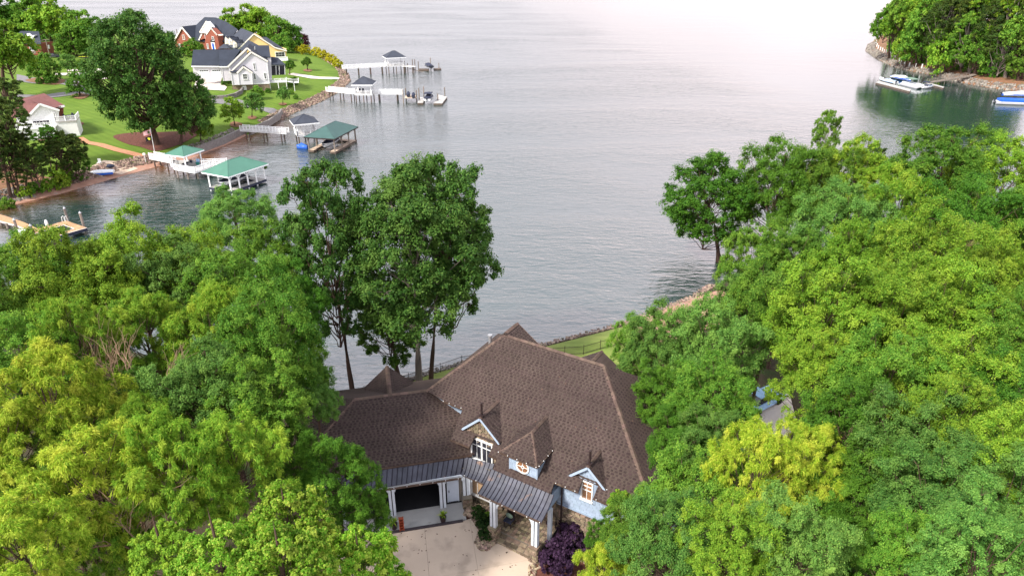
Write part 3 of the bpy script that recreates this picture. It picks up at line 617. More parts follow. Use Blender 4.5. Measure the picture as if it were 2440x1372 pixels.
RW = [
 (1850, 480, 9.5, 5.8, 'oak', 'dark', 'dark shoreline tree just right of the biggest dark crown'),
 (1945, 470, 10.5, 5.5, 'oak', 'oak', 'thin open tree below the tall bare leader, water behind it'),
 (2035, 440, 11.5, 5.0, 'oak', 'olive', 'olive green shoreline tree right of the tall leader'),
 (2235, 430, 15.0, 6.3, 'oak', 'oak', 'tallest bright tree of the right wood, its tips over the green water'),
 (2370, 470, 13.5, 6.1, 'oak', 'bright', 'wide bright tree at the far right shore'),
 (2130, 545, 14, 5.8, 'willow', 'olive', 'yellowish drooping crown in front of the tallest bright tree'),
 (2000, 570, 13.0, 4.8, 'oak', 'grey', 'soft green crown below the olive shoreline tree'),
 (2290, 590, 14, 5.6, 'oak', 'dark', 'shaded crown with a dead forked snag in front of it'),
 (2420, 590, 15, 5.3, 'oak', 'oak', 'green crown on the right edge beside the green water'),
 (1795, 655, 12, 4.2, 'oak', 'oak', 'green tree right below the dark shoreline crown'),
 (1875, 640, 13.5, 4.5, 'oak', 'oak', 'rounded green crown in the second row of the right wood'),
 (2030, 680, 15, 5.0, 'oak', 'bright', 'light green crown in the upper middle of the right wood'),
 (2190, 690, 15.5, 4.7, 'oak', 'bright', 'bright crown below the yellowish drooping crown'),
 (2350, 700, 16, 5.0, 'oak', 'bright', 'yellow green crown near the right edge, upper part'),
 (1775, 750, 12, 3.7, 'oak', 'grey', 'grey green tree over the clay point'),
 (1830, 760, 14.5, 4.4, 'oak', 'oak', 'dense green crown in the middle of the upper right wood'),
 (1965, 790, 16.5, 4.5, 'oak', 'bright', 'bright rounded crown right of the dense green one'),
 (2110, 800, 17, 4.0, 'oak', 'bright', 'bright crown with a brown limb showing at its foot'),
 (2255, 810, 17, 4.1, 'oak', 'bright', 'yellow tipped crown right of centre in the right wood'),
 (2410, 840, 17.5, 4.0, 'oak', 'oak', 'green crown with bare twigs on the right edge'),
 (1515, 850, 8, 2.9, 'oak', 'oak', 'small light tree at the right end of the lakeside lawn'),
 (1585, 872, 12.5, 3.5, 'oak', 'grey', 'soft grey green tree beside the rear hip of the house roof'),
 (1700, 870, 13.5, 3.6, 'oak', 'grey', 'pale green tree behind the right slope of the house roof'),
 (1585, 955, 11.5, 2.9, 'oak', 'dark', 'shaded tree overlapping the right slope of the house roof'),
 (1690, 985, 13.5, 3.2, 'oak', 'oak', 'green tree left of the gap with the white drive'),
 (1960, 915, 16.5, 3.6, 'oak', 'bright', 'bright crown right of the gap with the white drive'),
 (2095, 945, 17, 3.7, 'oak', 'oak', 'green crown in the centre of the right wood'),
 (2240, 960, 18, 3.6, 'oak', 'bright', 'bright full crown with pale tips right of centre'),
 (2400, 985, 17, 3.6, 'oak', 'dark', 'dark shaded crown on the right edge at mid height'),
 (1622, 1080, 12.5, 2.3, 'oak', 'dark', 'dark green tree at the front right corner of the house roof'),
 (1690, 1100, 13, 2.6, 'oak', 'grey', 'grey green crown behind the yellow willow oak'),
 (1800, 1150, 17, 3.0, 'willow', 'willow', 'golden willow oak in the middle of the lower right wood'),
 (1905, 1115, 17, 2.6, 'willow', 'willow', 'golden willow oak with a pointed top right of its twin'),
 (2020, 1060, 16.5, 2.9, 'oak', 'dark', 'dark crown in the hollow right of the golden willow oaks'),
 (2170, 1130, 18.5, 3.2, 'oak', 'grey', 'tall pale green crown right of the dark hollow'),
 (2255, 1075, 18.5, 3.0, 'oak', 'bright', 'pale tipped crown rising over the lower right wood'),
 (2395, 1130, 19, 3.0, 'oak', 'bright', 'bright crown on the right edge, lower part'),
 (1650, 1215, 15, 2.9, 'oak', 'oak', 'rounded light green crown below the blue grey wall'),
 (1510, 1295, 13.5, 2.1, 'oak', 'oak', 'green crown right of the purple shrub'),
 (1445, 1290, 8, 1.4, 'oak', 'dark', 'small dark green tree against the stone wall of the house'),
 (1478, 1205, 9.0, 1.0, 'maple', 'maple', 'lime sprig of a young tree in front of the roof edge'),
 (1900, 1245, 16, 2.6, 'oak', 'oak', 'green crown below the golden willow oaks'),
 (2080, 1210, 16.5, 2.6, 'oak', 'dark', 'shaded green crown below the dark hollow'),
 (2240, 1245, 19, 2.8, 'oak', 'grey', 'grey green crown in the lower right quarter'),
 (2400, 1270, 19.5, 2.7, 'oak', 'grey', 'soft green crown in the lower right corner, above the corner tree'),
 (1455, 1372, 16, 1.6, 'willow', 'willow', 'yellow drooping crown at the bottom edge right of the drive'),
 (1590, 1320, 18, 2.3, 'oak', 'grey', 'grey green rounded crown at the bottom edge'),
 (1730, 1330, 19.5, 2.2, 'oak', 'bright', 'bright rounded crown at the bottom edge'),
 (1880, 1345, 19, 2.2, 'oak', 'grey', 'pale green rounded crown at the bottom edge, right of the bright one'),
 (2040, 1345, 16, 2.3, 'oak', 'dark', 'dark crown at the bottom edge'),
 (2180, 1355, 19.5, 2.3, 'oak', 'oak', 'green crown at the bottom edge in the lower right'),
 (2330, 1365, 20.5, 2.3, 'oak', 'grey', 'grey green crown in the bottom right corner'),
 (1750, 1240, 13.5, 2.5, 'oak', 'oak', 'green crown peeping under the golden willow oak'),
]
for i, (px, py, zc, R, kd, lf, lb) in enumerate(LW):
    tree('willow_oak' if kd == 'willow' else ('maple_tree' if kd == 'maple' else 'oak_tree'), kd, lf, P(px, py, zc + rnd.uniform(-1.2, .6) * (kd != 'maple')), R * rnd.uniform(.80, .97) * (1.08 if py < 560 else 1), 'N', lb, 'trees of the left wood', zs=rnd.uniform(.98, 1.25) if py > 600 else .9, tr=.24)
for i, (px, py, zc, R, kd, lf, lb) in enumerate(RW):
    tree('willow_oak' if kd == 'willow' else ('maple_tree' if kd == 'maple' else 'oak_tree'), kd, lf, P(px, py, zc + rnd.uniform(-1.2, .6) * (kd != 'maple')), R * rnd.uniform(.80, .97) * (1.08 if py < 560 else 1), 'N', lb, 'trees of the right wood', zs=rnd.uniform(1.0, 1.32), tr=.24)
G1 = 'tall shoreline trees'
def shore_tree(cx, cy, bx, by, R, kind, v, leaf, zs, label, bark, tr, rz=0, nm='tall_tree', grp=G1):
    b = GT(bx, by, 'N'); c = Q(cx, cy, b[1]); return tree(nm, kind, leaf, c, R, 'N', label, grp, rz=rz, v=v, bark=bark, zs=zs, tr=tr, base=b[:2])
shore_tree(990, 615, 999, 925, 6.6, 'tall', 0, 'tallgreen', .92, 'tall grey green tree on a pale grey trunk by the water', 'barkgrey', .29, 1.0)
shore_tree(1070, 580, 1026, 905, 4.9, 'tall', 1, 'tallgreen', 1.25, 'tall dark tree on a slim brown trunk right behind the pale trunk', 'bark', .22, 2.2)
shore_tree(785, 610, 842, 943, 4.5, 'tall', 1, 'tallgreen', 1.42, 'tall open tree on a leaning reddish brown trunk at the waterline', 'bark', .25, 0.3)
shore_tree(925, 760, 950, 905, 4.2, 'tall', 1, 'dark', .9, 'dark ivy green tree hidden low behind the tall trio', 'bark', .3, 4.0)
shore_tree(1688, 490, 1715, 640, 6.4, 'tall', 0, 'dark', .82, 'big dark green tree standing out from the right shore over the lake', 'bark', .4, 4.2)
shore_tree(1968, 335, 1948, 560, 2.3, 'tall', 1, 'oak', 1.5, 'tall thin leader with sparse tufts poking above the right wood', 'barkgrey', .3, 1.0)
shore_tree(2080, 385, 2085, 560, 2.0, 'tall', 1, 'pine', 1.0, 'small wispy pine behind the olive shoreline tree', 'bark', .2, 1.0, nm='pine_tree')
# bare limbs showing in the left wood and a dead snag on the right
def snag(px, py, zt, h, label, seed, spread=1.6):
    r = random.Random(seed); b = P(px, py, zt - h); gz = hz(b[0], b[1], 'N'); t = thing('bare_limb', label, 'dead tree', (b[0], b[1], gz), 'bare limbs in the woods')
    mb = MB(); mb.rt(); mb.tube([(b[0], b[1], gz - .2), (b[0] + .1, b[1], gz + 3), b], [.22, .18, .10], 6); mb.build('trunk', M['twig'], t)
    mb = MB()
    def br(p, d, l, rad, n):
        q = p + d * l * .5 + Vector((r.uniform(-.1, .1), r.uniform(-.1, .1), .05)) * l; e_ = p + d * l + Vector((r.uniform(-.15, .15), r.uniform(-.15, .15), 0)) * l
        mb.rt(); mb.tube([p, q, e_], [rad, rad * .8, rad * .5], 5, False)
        if n:
            for _ in range(3 if n > 1 else 2):
                nd = (d + Vector((r.uniform(-1, 1), r.uniform(-1, 1), r.uniform(-.1, .5))) * .8).normalized(); br(q.lerp(e_, r.random()), nd, l * r.uniform(.5, .8), rad * .5, n - 1)
    for _ in range(4): br(Vector(b), Vector((r.uniform(-1, 1) * spread * .4, r.uniform(-1, 1) * .4, 1)).normalized(), h * .55, .085, 3)
    mb.build('branch', M['twig'], t)
snag(255, 985, 19.5, 6.0, 'pale forked bare limb left of centre in the left wood', 1)
snag(350, 1000, 19.5, 5.0, 'pinkish bare forked limb at the middle of the left wood', 2)
snag(200, 930, 19.0, 4.0, 'thin bare twigs above the biggest yellow crown', 5)
snag(360, 1345, 19.0, 4.0, 'tangle of dead twigs in the dark gap at the bottom left', 3, 2.6)
snag(2270, 640, 18.5, 4.5, 'dead forked snag in the upper part of the right wood', 4)
snag(1965, 1105, 17.5, 3.0, 'pale dead branches right of the golden willow oaks', 6)
# far left shore trees: crown middle, base, radius
def ftree(name, kind, leaf, cx, cy, bx, by, R, label, group='trees on the far left shore', zs=1.0, k='F', tr=.3, bark='bark', cat='tree', v=None, dy=0.0):
    b = GT(bx, by, k); c = Q(cx, cy, b[1] + dy); return tree(name, kind, leaf, c, R, k, label, group, zs=zs, bark=bark, tr=tr, base=b[:2], cat=cat, v=v)
ftree('great_oak', 'big', 'tallgreen', 335, 180, 372, 345, 10.2, 'huge dark green oak above the mulch bed and flagpole', tr=.7, zs=1.12)
ftree('great_oak', 'big', 'tallgreen', 448, 250, 430, 345, 5.6, 'lower right crown merged with the huge oak over the seawall', tr=.5, zs=1.1)
ftree('bright_shrub_tree', 'far', 'bright', 480, 305, 478, 338, 2.6, 'bright green bushy tree at the foot of the huge oak by the seawall')
for cx, cy, bx, by, R, kd, lf, lb in [
 (553, 262, 560, 300, 2.9, 'far', 'bright', 'lime green spreading tree in a mulch ring by the white ramp'),
 (605, 245, 600, 281, 2.6, 'far', 'grey', 'green vase shaped tree right of the lime green one'),
 (612, 222, 612, 236, 2.0, 'far', 'oak', 'pale shrub tree in front of the stone foundation of the grey house'),
 (676, 224, 674, 250, 2.0, 'far', 'grey', 'small round tree on the lawn below the white porch stairs'),
 (732, 150, 733, 168, 2.1, 'small', 'dark', 'small round dark tree alone on the striped lawn'),
 (692, 158, 690, 178, 2.2, 'small', 'dark', 'clipped dark tree beside the screened porch'),
 (104, 165, 104, 196, 4.6, 'far', 'oak', 'broad layered tree on the left lawn beside the asphalt drive'),
 (162, 152, 162, 180, 2.9, 'far', 'grey', 'round tree behind the broad layered tree'),
 (194, 158, 198, 180, 2.0, 'far', 'oak', 'small light green tree beside the concrete road'),
 (186, 203, 190, 229, 3.2, 'far', 'dark', 'dense dark green umbrella shaped tree by the path'),
 (462, 118, 462, 136, 4.0, 'far', 'oak', 'green tree in front of the brick house garage'),
 (437, 122, 437, 134, 2.4, 'far', 'dark', 'dark shrub tree left of the brick house')]:
    ftree('garden_tree', kd, lf, cx, cy, bx, by, R, lb, tr=.25, v=None if kd == 'far' else 0)
for cx, cy, bx, by, R, lf, lb in [
 (12, 125, 12, 230, 7.6, 'bright', 'tall bright green tree cut by the left edge'),
 (125, 55, 122, 120, 10.0, 'bright', 'huge yellow green tree behind the utility pole'),
 (85, 40, 80, 110, 8.0, 'oak', 'green tree left of the huge yellow green one'),
 (205, 80, 205, 130, 7.5, 'oak', 'dark green tree behind the parked trailer'),
 (235, 85, 240, 132, 6.0, 'dark', 'narrow dark tree left of the huge oak'),
 (175, 105, 175, 135, 6.0, 'oak', 'olive undergrowth tree below the huge yellow green tree'),
 (20, 62, 18, 110, 7.0, 'dark', 'dark pine mass behind the dark roofed house'),
 (50, 50, 50, 100, 7.0, 'dark', 'dark tree behind the dormer of the dark roofed house'),
 (-8, 30, -10, 110, 8.0, 'dark', 'tall dark tree in the top left corner'),
 (550, 62, 550, 100, 7.0, 'bright', 'pale topped tree behind the slate roof of the brick house'),
 (590, 58, 590, 100, 8.0, 'bright', 'light green tree behind the yellow gable'),
 (625, 72, 625, 105, 9.0, 'bright', 'largest bright tree behind the yellow house'),
 (660, 82, 660, 112, 7.0, 'oak', 'green tree right of the largest one behind the yellow house'),
 (693, 92, 692, 112, 6.0, 'dark', 'dark round tree at the end of the row behind the yellow house'),
 (722, 99, 722, 110, 3.4, 'redleaf', 'dark red leaved tree at the lake end of the row'),
 (672, 110, 672, 125, 5.0, 'oak', 'green shrub tree right of the yellow house wall')]:
    ftree('lakeside_tree', 'far', lf, cx, cy, bx, by, R, lb, zs=1.05, tr=.5)
for px, py, R, lb in [(712, 121, 1.9, 'golden bush at the upper end of the golden row'), (727, 124, 2.6, 'largest golden bush with a pointed top'), (754, 128, 2.4, 'third golden bush from the tip'), (773, 137, 2.6, 'round golden bush in the middle of the row'), (791, 146, 2.4, 'round golden bush next to the last one'), (806, 157, 2.2, 'last golden bush above the pier and the rocky tip')]:
    b = GT(px, py + 6); t = thing('golden_bush', lb, 'bush', b, 'golden bushes along the lawn'); o = bpy.data.objects.new('foliage', recolor(K['bush'][0], 'yellowbush')); C.objects.link(o); o.parent = t; o.location = (0, 0, R * .6); o.scale = (R, R, R); o.rotation_euler = (0, 0, rnd.random() * 6)
def bush(px, py, R, leaf, lb, grp=None, k='F', zs=1.0, z=None, name='shrub'):
    b = GT(px, py, k) if z is None else P(px, py, z); t = thing(name, lb, 'bush', b, grp); o = bpy.data.objects.new('foliage', recolor(K['bush'][rnd.randrange(2)], leaf)); C.objects.link(o); o.parent = t
    o.location = (0, 0, R * .6 * zs); o.scale = (R, R, R * zs); o.rotation_euler = (0, 0, rnd.random() * 6); return t
for a in [(703, 202, 1.6, 'dark', 'dark shrub under the white porch stairs'), (692, 208, 1.0, 'oak', 'low green shrub left of the porch stairs'), (640, 222, 1.0, 'dark', 'small shrub at the stone foundation corner'), (543, 200, 1.2, 'dark', 'dark shrub at the corner of the grey house drive'), (535, 204, 1.1, 'grey', 'pale shrub beside the drive of the grey house'), (124, 200, 1.9, 'dark', 'low dark bush right of the broad layered tree'), (95, 200, 1.2, 'dark', 'low dark bush under the broad layered tree'), (223, 228, 1.0, 'dark', 'narrow evergreen bush by the asphalt drive'), (85, 462, 1.6, 'oak', 'green bush on the wooded bank'), (115, 454, 1.5, 'bright', 'bright bush on the wooded bank'), (150, 448, 1.7, 'olive', 'olive bush above the clay beach'), (60, 470, 1.4, 'olive', 'yellowish bush on the bank near the pines'), (150, 430, 2.2, 'bright', 'bright green thicket at the foot of the right pines'), (20, 500, 1.5, 'oak', 'green bush at the left edge above the rocks'), (695, 225, .9, 'oak', 'shrub beside the low edging on the lawn'), (705, 236, .8, 'dark', 'small shrub at the lake side of the lawn')]:
    bush(*a)
# pines on the far left bank
for cx, cy, bx, by, R, lb in [
 (8, 285, 25, 470, 3.8, 'tall pine at the left edge with bare lower trunk'), (45, 350, 45, 472, 3.4, 'pine with several trunks beside the white deck'),
 (18, 380, 38, 468, 3.2, 'lower pine at the left edge of the bank'), (75, 385, 60, 466, 3.2, 'pine right of the trunk cluster'),
 (112, 330, 130, 432, 2.6, 'slim pine in front of the white porch'), (140, 355, 135, 432, 3.2, 'bushy pine right of the slim one'),
 (165, 350, 160, 424, 3.2, 'dense pine on the lawn above the boat'), (180, 385, 182, 430, 2.6, 'small leafy pine nearest the overturned boat'), (-10, 340, -5, 475, 4.2, 'pine cut by the left edge'), (10, 230, 6, 400, 3.6, 'brownish pine behind the left edge')]:
    ftree('pine_tree', 'fpine', 'pine' if R > 3 else 'dark', cx, cy, bx, by, R, lb, 'pines on the left bank', zs=1.15, tr=.30)
# trees on the wooded point at the right
I_ = [(2112, 62, 2118, 140, 5.5, 'dark', 'far', 'dark tree at the left tip of the wooded point'), (2135, 60, 2140, 145, 6.0, 'bright', 'far', 'tall bright tree right behind the tip of the point'), (2158, 115, 2160, 160, 4.6, 'bright', 'far', 'bright low tree above the white posts'), (2180, 95, 2182, 160, 5.6, 'oak', 'far', 'green tree left of the lone bank tree'), (2210, 60, 2210, 160, 7.0, 'oak', 'far', 'tall green tree in the middle of the point'), (2195, 25, 2195, 150, 6.5, 'bright', 'far', 'bright crown at the top edge over the point'), (2245, 125, 2253, 173, 5.6, 'bright', 'far', 'bright tree standing on the bank left of the gangway'), (2170, 20, 2165, 140, 6.5, 'dark', 'far', 'dark crown at the top edge near the tip'), (2250, 50, 2250, 165, 7.5, 'pine', 'fpine', 'tall dark pine behind the bank tree'), (2295, 40, 2290, 165, 7.5, 'pine', 'fpine', 'tall pine left of centre in the dark wood'), (2330, 120, 2322, 180, 5.2, 'oak', 'far', 'green tree right of the gangway'), (2310, 80, 2310, 175, 6.0, 'oak', 'fpine', 'green pine above the gangway'), (2365, 60, 2358, 175, 7.0, 'pine', 'fpine', 'pine with a long bare trunk in the dark wood'), (2350, 20, 2350, 165, 7.5, 'olive', 'fpine', 'sunlit pine top at the top edge'), (2400, 100, 2395, 185, 6.0, 'pine', 'fpine', 'pine on the bank above the blue boat, left one'), (2410, 35, 2405, 175, 7.5, 'olive', 'fpine', 'sunlit pine near the top right corner'), (2440, 80, 2435, 188, 6.5, 'oak', 'far', 'green tree at the right edge above the blue boat'), (2435, 150, 2425, 193, 4.0, 'oak', 'far', 'low green tree at the right edge over the rocks'), (2270, 0, 2270, 150, 8.0, 'dark', 'far', 'dark crown cut by the top edge, left of the sunlit pine'), (2390, -10, 2390, 160, 8.0, 'dark', 'far', 'dark crown cut by the top edge, right part'), (2230, 5, 2230, 150, 7.0, 'oak', 'far', 'green crown cut by the top edge above the point'), (2285, 120, 2290, 172, 4.8, 'dark', 'far', 'dark tree in the shade right of the bank tree'), (2375, 145, 2370, 182, 4.0, 'dark', 'fpine', 'low dark pine in the shade above the rocks'), (2150, 30, 2150, 150, 5.5, 'oak', 'far', 'green crown behind the bright tree of the tip'), (2460, 20, 2455, 180, 8.0, 'pine', 'fpine', 'tall pine cut by the top right corner'), (2320, -15, 2320, 155, 8.0, 'pine', 'fpine', 'pine top cut by the top edge in the middle')]
for cx, cy, bx, by, R, lf, kd, lb in I_:
    ftree('shore_pine' if kd == 'fpine' else 'shore_tree', kd, lf, cx, cy, bx, by, R, lb, 'trees on the wooded point', zs=1.4, k='I', tr=.42, bark='bark' if kd != 'fpine' else 'barkgrey')
# ---------------------------------------------------------------- the lake house
FM = Fr(-31.5); FG = Fr(12.5)
hb = P(1190, 1190, 2.5); house = thing('lake_house', 'large house with brown shingle roofs, blue grey dormers and a dark metal porch roof', 'house', hb)
def poly3(F, pts): return [F.W(*p) for p in pts]
def roof_part(name, pts, e=.2, m_base='shingle', m_tab='tab', parent=None, th=.12, tabs=True, label=None):
    """pts: world polygon of one roof slope"""
    parent = parent or house
    V = [Vector(p) for p in pts]; n = Vector((0, 0, 0))
    for i in range(1, len(V) - 1): n += (V[i] - V[0]).cross(V[i + 1] - V[0])
    n.normalize()
    if n.z < 0: V.reverse(); n = -n
    mb = MB(); mb.tint = (.5, .5, .5); mb.prism([tuple(v) for v in V], tuple(-n * th)); o = mb.build(name, M[m_base], parent, label=label)
    a = Vector((0, 0, 1)).cross(n).normalized(); b = n.cross(a)
    if b.z < 0: b = -b; a = -a
    c0 = V[0]; p2 = [((v - c0).dot(a), (v - c0).dot(b)) for v in V]
    if sum(p2[i][0] * p2[(i + 1) % len(p2)][1] - p2[(i + 1) % len(p2)][0] * p2[i][1] for i in range(len(p2))) < 0: p2.reverse()
    b0 = min(q[1] for q in p2); bmax = max(q[1] for q in p2); rows = MB(); tb = MB()
    def up(q, h): return tuple(c0 + a * q[0] + b * q[1] + n * h)
    while b0 < bmax - .02:
        strip = clip(clip(p2, 0, 1, b0 + e), 0, -1, -b0)
        if len(strip) > 2:
            rows.rt(.6); hh = lambda q, lo, hi: lo + (hi - lo) * (1 - (q[1] - b0) / e)
            rows.poly([up(q, hh(q, .006, .026)) for q in strip])
            for i in range(len(strip)):
                q, r = strip[i], strip[(i + 1) % len(strip)]
                if abs(q[1] - b0) < 1e-4 and abs(r[1] - b0) < 1e-4: rows.poly([up(q, .026), up(q, 0), up(r, 0), up(r, .026)])
            if tabs:
                x = min(q[0] for q in strip) + rnd.uniform(-.3, 0); xm = max(q[0] for q in strip)
                while x < xm:
                    w = rnd.choice((.13, .16, .18, .2, .24)); t = clip(clip(strip, 1, 0, x + w), -1, 0, -x)
                    t = clip(t, 0, 1, b0 + e * .66) if len(t) > 2 else t
                    if len(t) > 2:
                        tb.rt(); tb.poly([up(q, hh(q, .012, .040)) for q in t])
                        bl = [q for q in t if abs(q[1] - b0) < 1e-4]
                        if len(bl) == 2: tb.poly([up(bl[0], .04), up(bl[1], .04), up(bl[1], .01), up(bl[0], .01)])
                    x += w + rnd.choice((.11, .13, .15, .18))
        b0 += e
    rows.build('shingle_course', M[m_base], o, kind='stuff')
    if tabs and tb.v: tb.build('shingle_tab', M[m_tab], o, kind='stuff')
    return o
def cap(p, q, w=.17, m='cap', name='ridge_cap', parent=None, drop=.12):
    """overlapping cap shingles along a ridge or hip"""
    p = Vector(p); q = Vector(q); d = q - p; L_ = d.length; d.normalize(); s = d.cross(Vector((0, 0, 1))).normalized(); u = Vector((0, 0, 1)); mb = MB(); n = max(1, int(L_ / .3))
    for i in range(n):
        a = p + d * (L_ * i / n); b = p + d * (L_ * (i + 1.08) / n); h0, h1 = .075, .05
        mb.rt(); A = [a + s * w - u * (drop - h0), a + u * h0, a - s * w - u * (drop - h0)]; B = [b + s * w - u * (drop - h1), b + u * h1, b - s * w - u * (drop - h1)]
        mb.poly([A[0], A[1], B[1], B[0]]); mb.poly([A[1], A[2], B[2], B[1]]); mb.poly([A[0], A[1], A[2]])
    return mb.build(name, M[m], parent or house)
mz = lambda w: 7.5 + .7 * (w - 30.36)
MP = lambda u, w: (u, w, mz(w))
HL = (-27.9, 33.2, 9.49)
main = [(-24.14, 38.22, 13.0), HL, (-26.19, 33.0, mz(33.0)), MP(-24.39, 32.98), MP(-24.15, 31.03), MP(-22.5, 31.03), MP(-22.5, 31.75), MP(-20.9, 31.75), MP(-20.9, 31.03), MP(-20.22, 31.03), MP(-20.12, 30.36), MP(-15.66, 30.36), MP(-15.74, 31.03), MP(-14.0, 31.03), MP(-14.05, 31.7), MP(-12.95, 31.7), MP(-12.94, 31.03), MP(-8.64, 31.03), (-15.82, 38.22, 13.0)]
roof_part('main_roof', poly3(FM, main))
roof_part('right_roof_slope', poly3(FM, [(-15.82, 38.22, 13), (-8.64, 31.03, 7.97), (-8.64, 45.4, 7.97)]))
roof_part('rear_roof', poly3(FM, [(-24.14, 38.22, 13), (-15.82, 38.22, 13), (-8.64, 45.4, 7.97), (-27.9, 43.24, 9.49)]), tabs=False)
roof_part('left_roof_slope', poly3(FM, [(-24.14, 38.22, 13), (-27.9, 43.24, 9.49), (-27.9, 33.2, 9.49)]), tabs=False)
for a, b in [((-24.14, 38.22, 13.03), (-15.82, 38.22, 13.03)), ((-15.82, 38.22, 13.0), (-8.64, 31.03, 7.97)), ((-24.14, 38.22, 13.0), HL)]: cap(FM.W(*a), FM.W(*b))
# rear gables behind the ridge
rw = [(-24.0, 38.2, 13.25), (-24.0, 39.9, 13.25)]
roof_part('rear_gable_slope', poly3(FM, [(-24.0, 38.1, 13.2), (-24.0, 40.0, 13.2), (-19.4, 40.0, 10.0), (-19.4, 38.1, 10.0)]), tabs=True)
roof_part('rear_gable_slope', poly3(FM, [(-24.0, 38.1, 13.2), (-24.0, 40.0, 13.2), (-27.6, 40.0, 9.6), (-27.6, 38.1, 9.6)]), tabs=False)
cap(FM.W(-24.0, 38.3, 13.22), FM.W(-24.0, 40.0, 13.22)); cap(FM.W(-24.0, 40.0, 13.2), FM.W(-19.4, 40.0, 10.0), .1)
def gable_tip(px, py, z, dl, dr, back):   # small rear wings whose ridge tips show over the main ridges
    pass
ga = FM.at(1434, 836, 9.4); u0, w0 = ga[0], ga[1]
roof_part('rear_wing_slope', poly3(FM, [(u0, w0, 9.4), (u0, w0 - 6.5, 9.4), (u0 - 3, w0 - 6.5, 7.4), (u0 - 3, w0, 7.4)]))
roof_part('rear_wing_slope', poly3(FM, [(u0, w0, 9.4), (u0, w0 - 6.5, 9.4), (u0 + 3, w0 - 6.5, 7.4), (u0 + 3, w0, 7.4)]), tabs=False)
cap(FM.W(u0, w0 - 6, 9.42), FM.W(u0, w0, 9.42))
# garage wing
gz = lambda w: 6.7 + (9.2 - 6.7) / (43.75 - 38.6) * (w - 38.6)
roof_part('garage_roof', poly3(FG, [(-2.35, 43.75, 9.2), (-7.5, 38.6, 6.7), (5.85, 38.6, 6.7), (8.4, 43.75, 9.2)]))
roof_part('garage_hip_slope', poly3(FG, [(-2.35, 43.75, 9.2), (-7.5, 38.6, 6.7), (-7.5, 48.9, 6.7)]))
roof_part('garage_rear_slope', poly3(FG, [(-2.35, 43.75, 9.2), (8.4, 43.75, 9.2), (8.4, 48.9, 6.7), (-7.5, 48.9, 6.7)]), tabs=False)
cap(FG.W(-2.35, 43.75, 9.22), FG.W(5.0, 43.75, 9.22)); cap(FG.W(-2.35, 43.75, 9.2), FG.W(-7.5, 38.6, 6.7))
ga = FG.at(922, 872, 9.15); u0, w0 = ga[0], ga[1]
roof_part('garage_rear_gable', poly3(FG, [(u0, w0, 9.15), (u0, 43.8, 9.15), (u0 - 1.9, 43.8, 7.4), (u0 - 1.9, w0, 7.4)]))
roof_part('garage_rear_gable', poly3(FG, [(u0, w0, 9.15), (u0, 43.8, 9.15), (u0 + 1.9, 43.8, 7.4), (u0 + 1.9, w0, 7.4)]))
cap(FG.W(u0, 43.9, 9.17), FG.W(u0, w0, 9.17))
# walls
def wall(F, pts, w, th, m, name='wall', parent=None, label=None):
    mb = MB(); mb.prism([F.W(u, w, z) for u, z in pts], tuple(F.v[i] * th if i < 2 else 0 for i in range(3))); return mb.build(name, M[m], parent or house, label=label)
def stonework(F, w, pts, s=.26, parent=None, name='field_stones', proud=.05, along='u'):
    """uneven proud stones clipped to the wall's outline, mortar showing between"""
    us = [p[0] for p in pts]; zs = [p[1] for p in pts]; mb = MB(); r = rnd
    if sum(pts[i][0] * pts[(i + 1) % len(pts)][1] - pts[(i + 1) % len(pts)][0] * pts[i][1] for i in range(len(pts))) < 0: pts = pts[::-1]
    nu = max(1, int((max(us) - min(us)) / s) + 1); nz_ = max(1, int((max(zs) - min(zs)) / (s * .72)) + 1)
    g = {(i, j): (min(us) + (i + r.uniform(-.28, .28) + (.5 if j % 2 else 0)) * s, min(zs) + (j + r.uniform(-.28, .28)) * s * .72) for i in range(-1, nu + 2) for j in range(-1, nz_ + 2)}
    for i in range(-1, nu + 1):
        for j in range(-1, nz_ + 1):
            c = [g[(i, j)], g[(i + 1, j)], g[(i + 1, j + 1)], g[(i, j + 1)]]; cx = sum(p[0] for p in c) / 4; cz = sum(p[1] for p in c) / 4
            c = [(cx + (p[0] - cx) * .88, cz + (p[1] - cz) * .88) for p in c]
            for k in range(len(pts)):   # clip to convex outline
                (x0, z0), (x1, z1) = pts[k], pts[(k + 1) % len(pts)]; a, b_ = z1 - z0, -(x1 - x0); c = clip(c, a, b_, a * x0 + b_ * z0) if len(c) > 2 else []
            if len(c) < 3: continue
            mb.rt(); h = proud * r.uniform(.5, 1.5); ins = [(cx + (p[0] - cx) * .82, cz + (p[1] - cz) * .82) for p in c]
            def T(p, d): return F.W(p[0], w - d, p[1]) if along == 'u' else F.W(w + d, p[0], p[1])
            for k in range(len(c)):
                k2 = (k + 1) % len(c); mb.poly([T(c[k], 0), T(c[k2], 0), T(ins[k2], h), T(ins[k], h)])
            mb.poly([T(p, h) for p in ins])
    return mb.build(name, M['stone'], parent or house, kind='stuff')
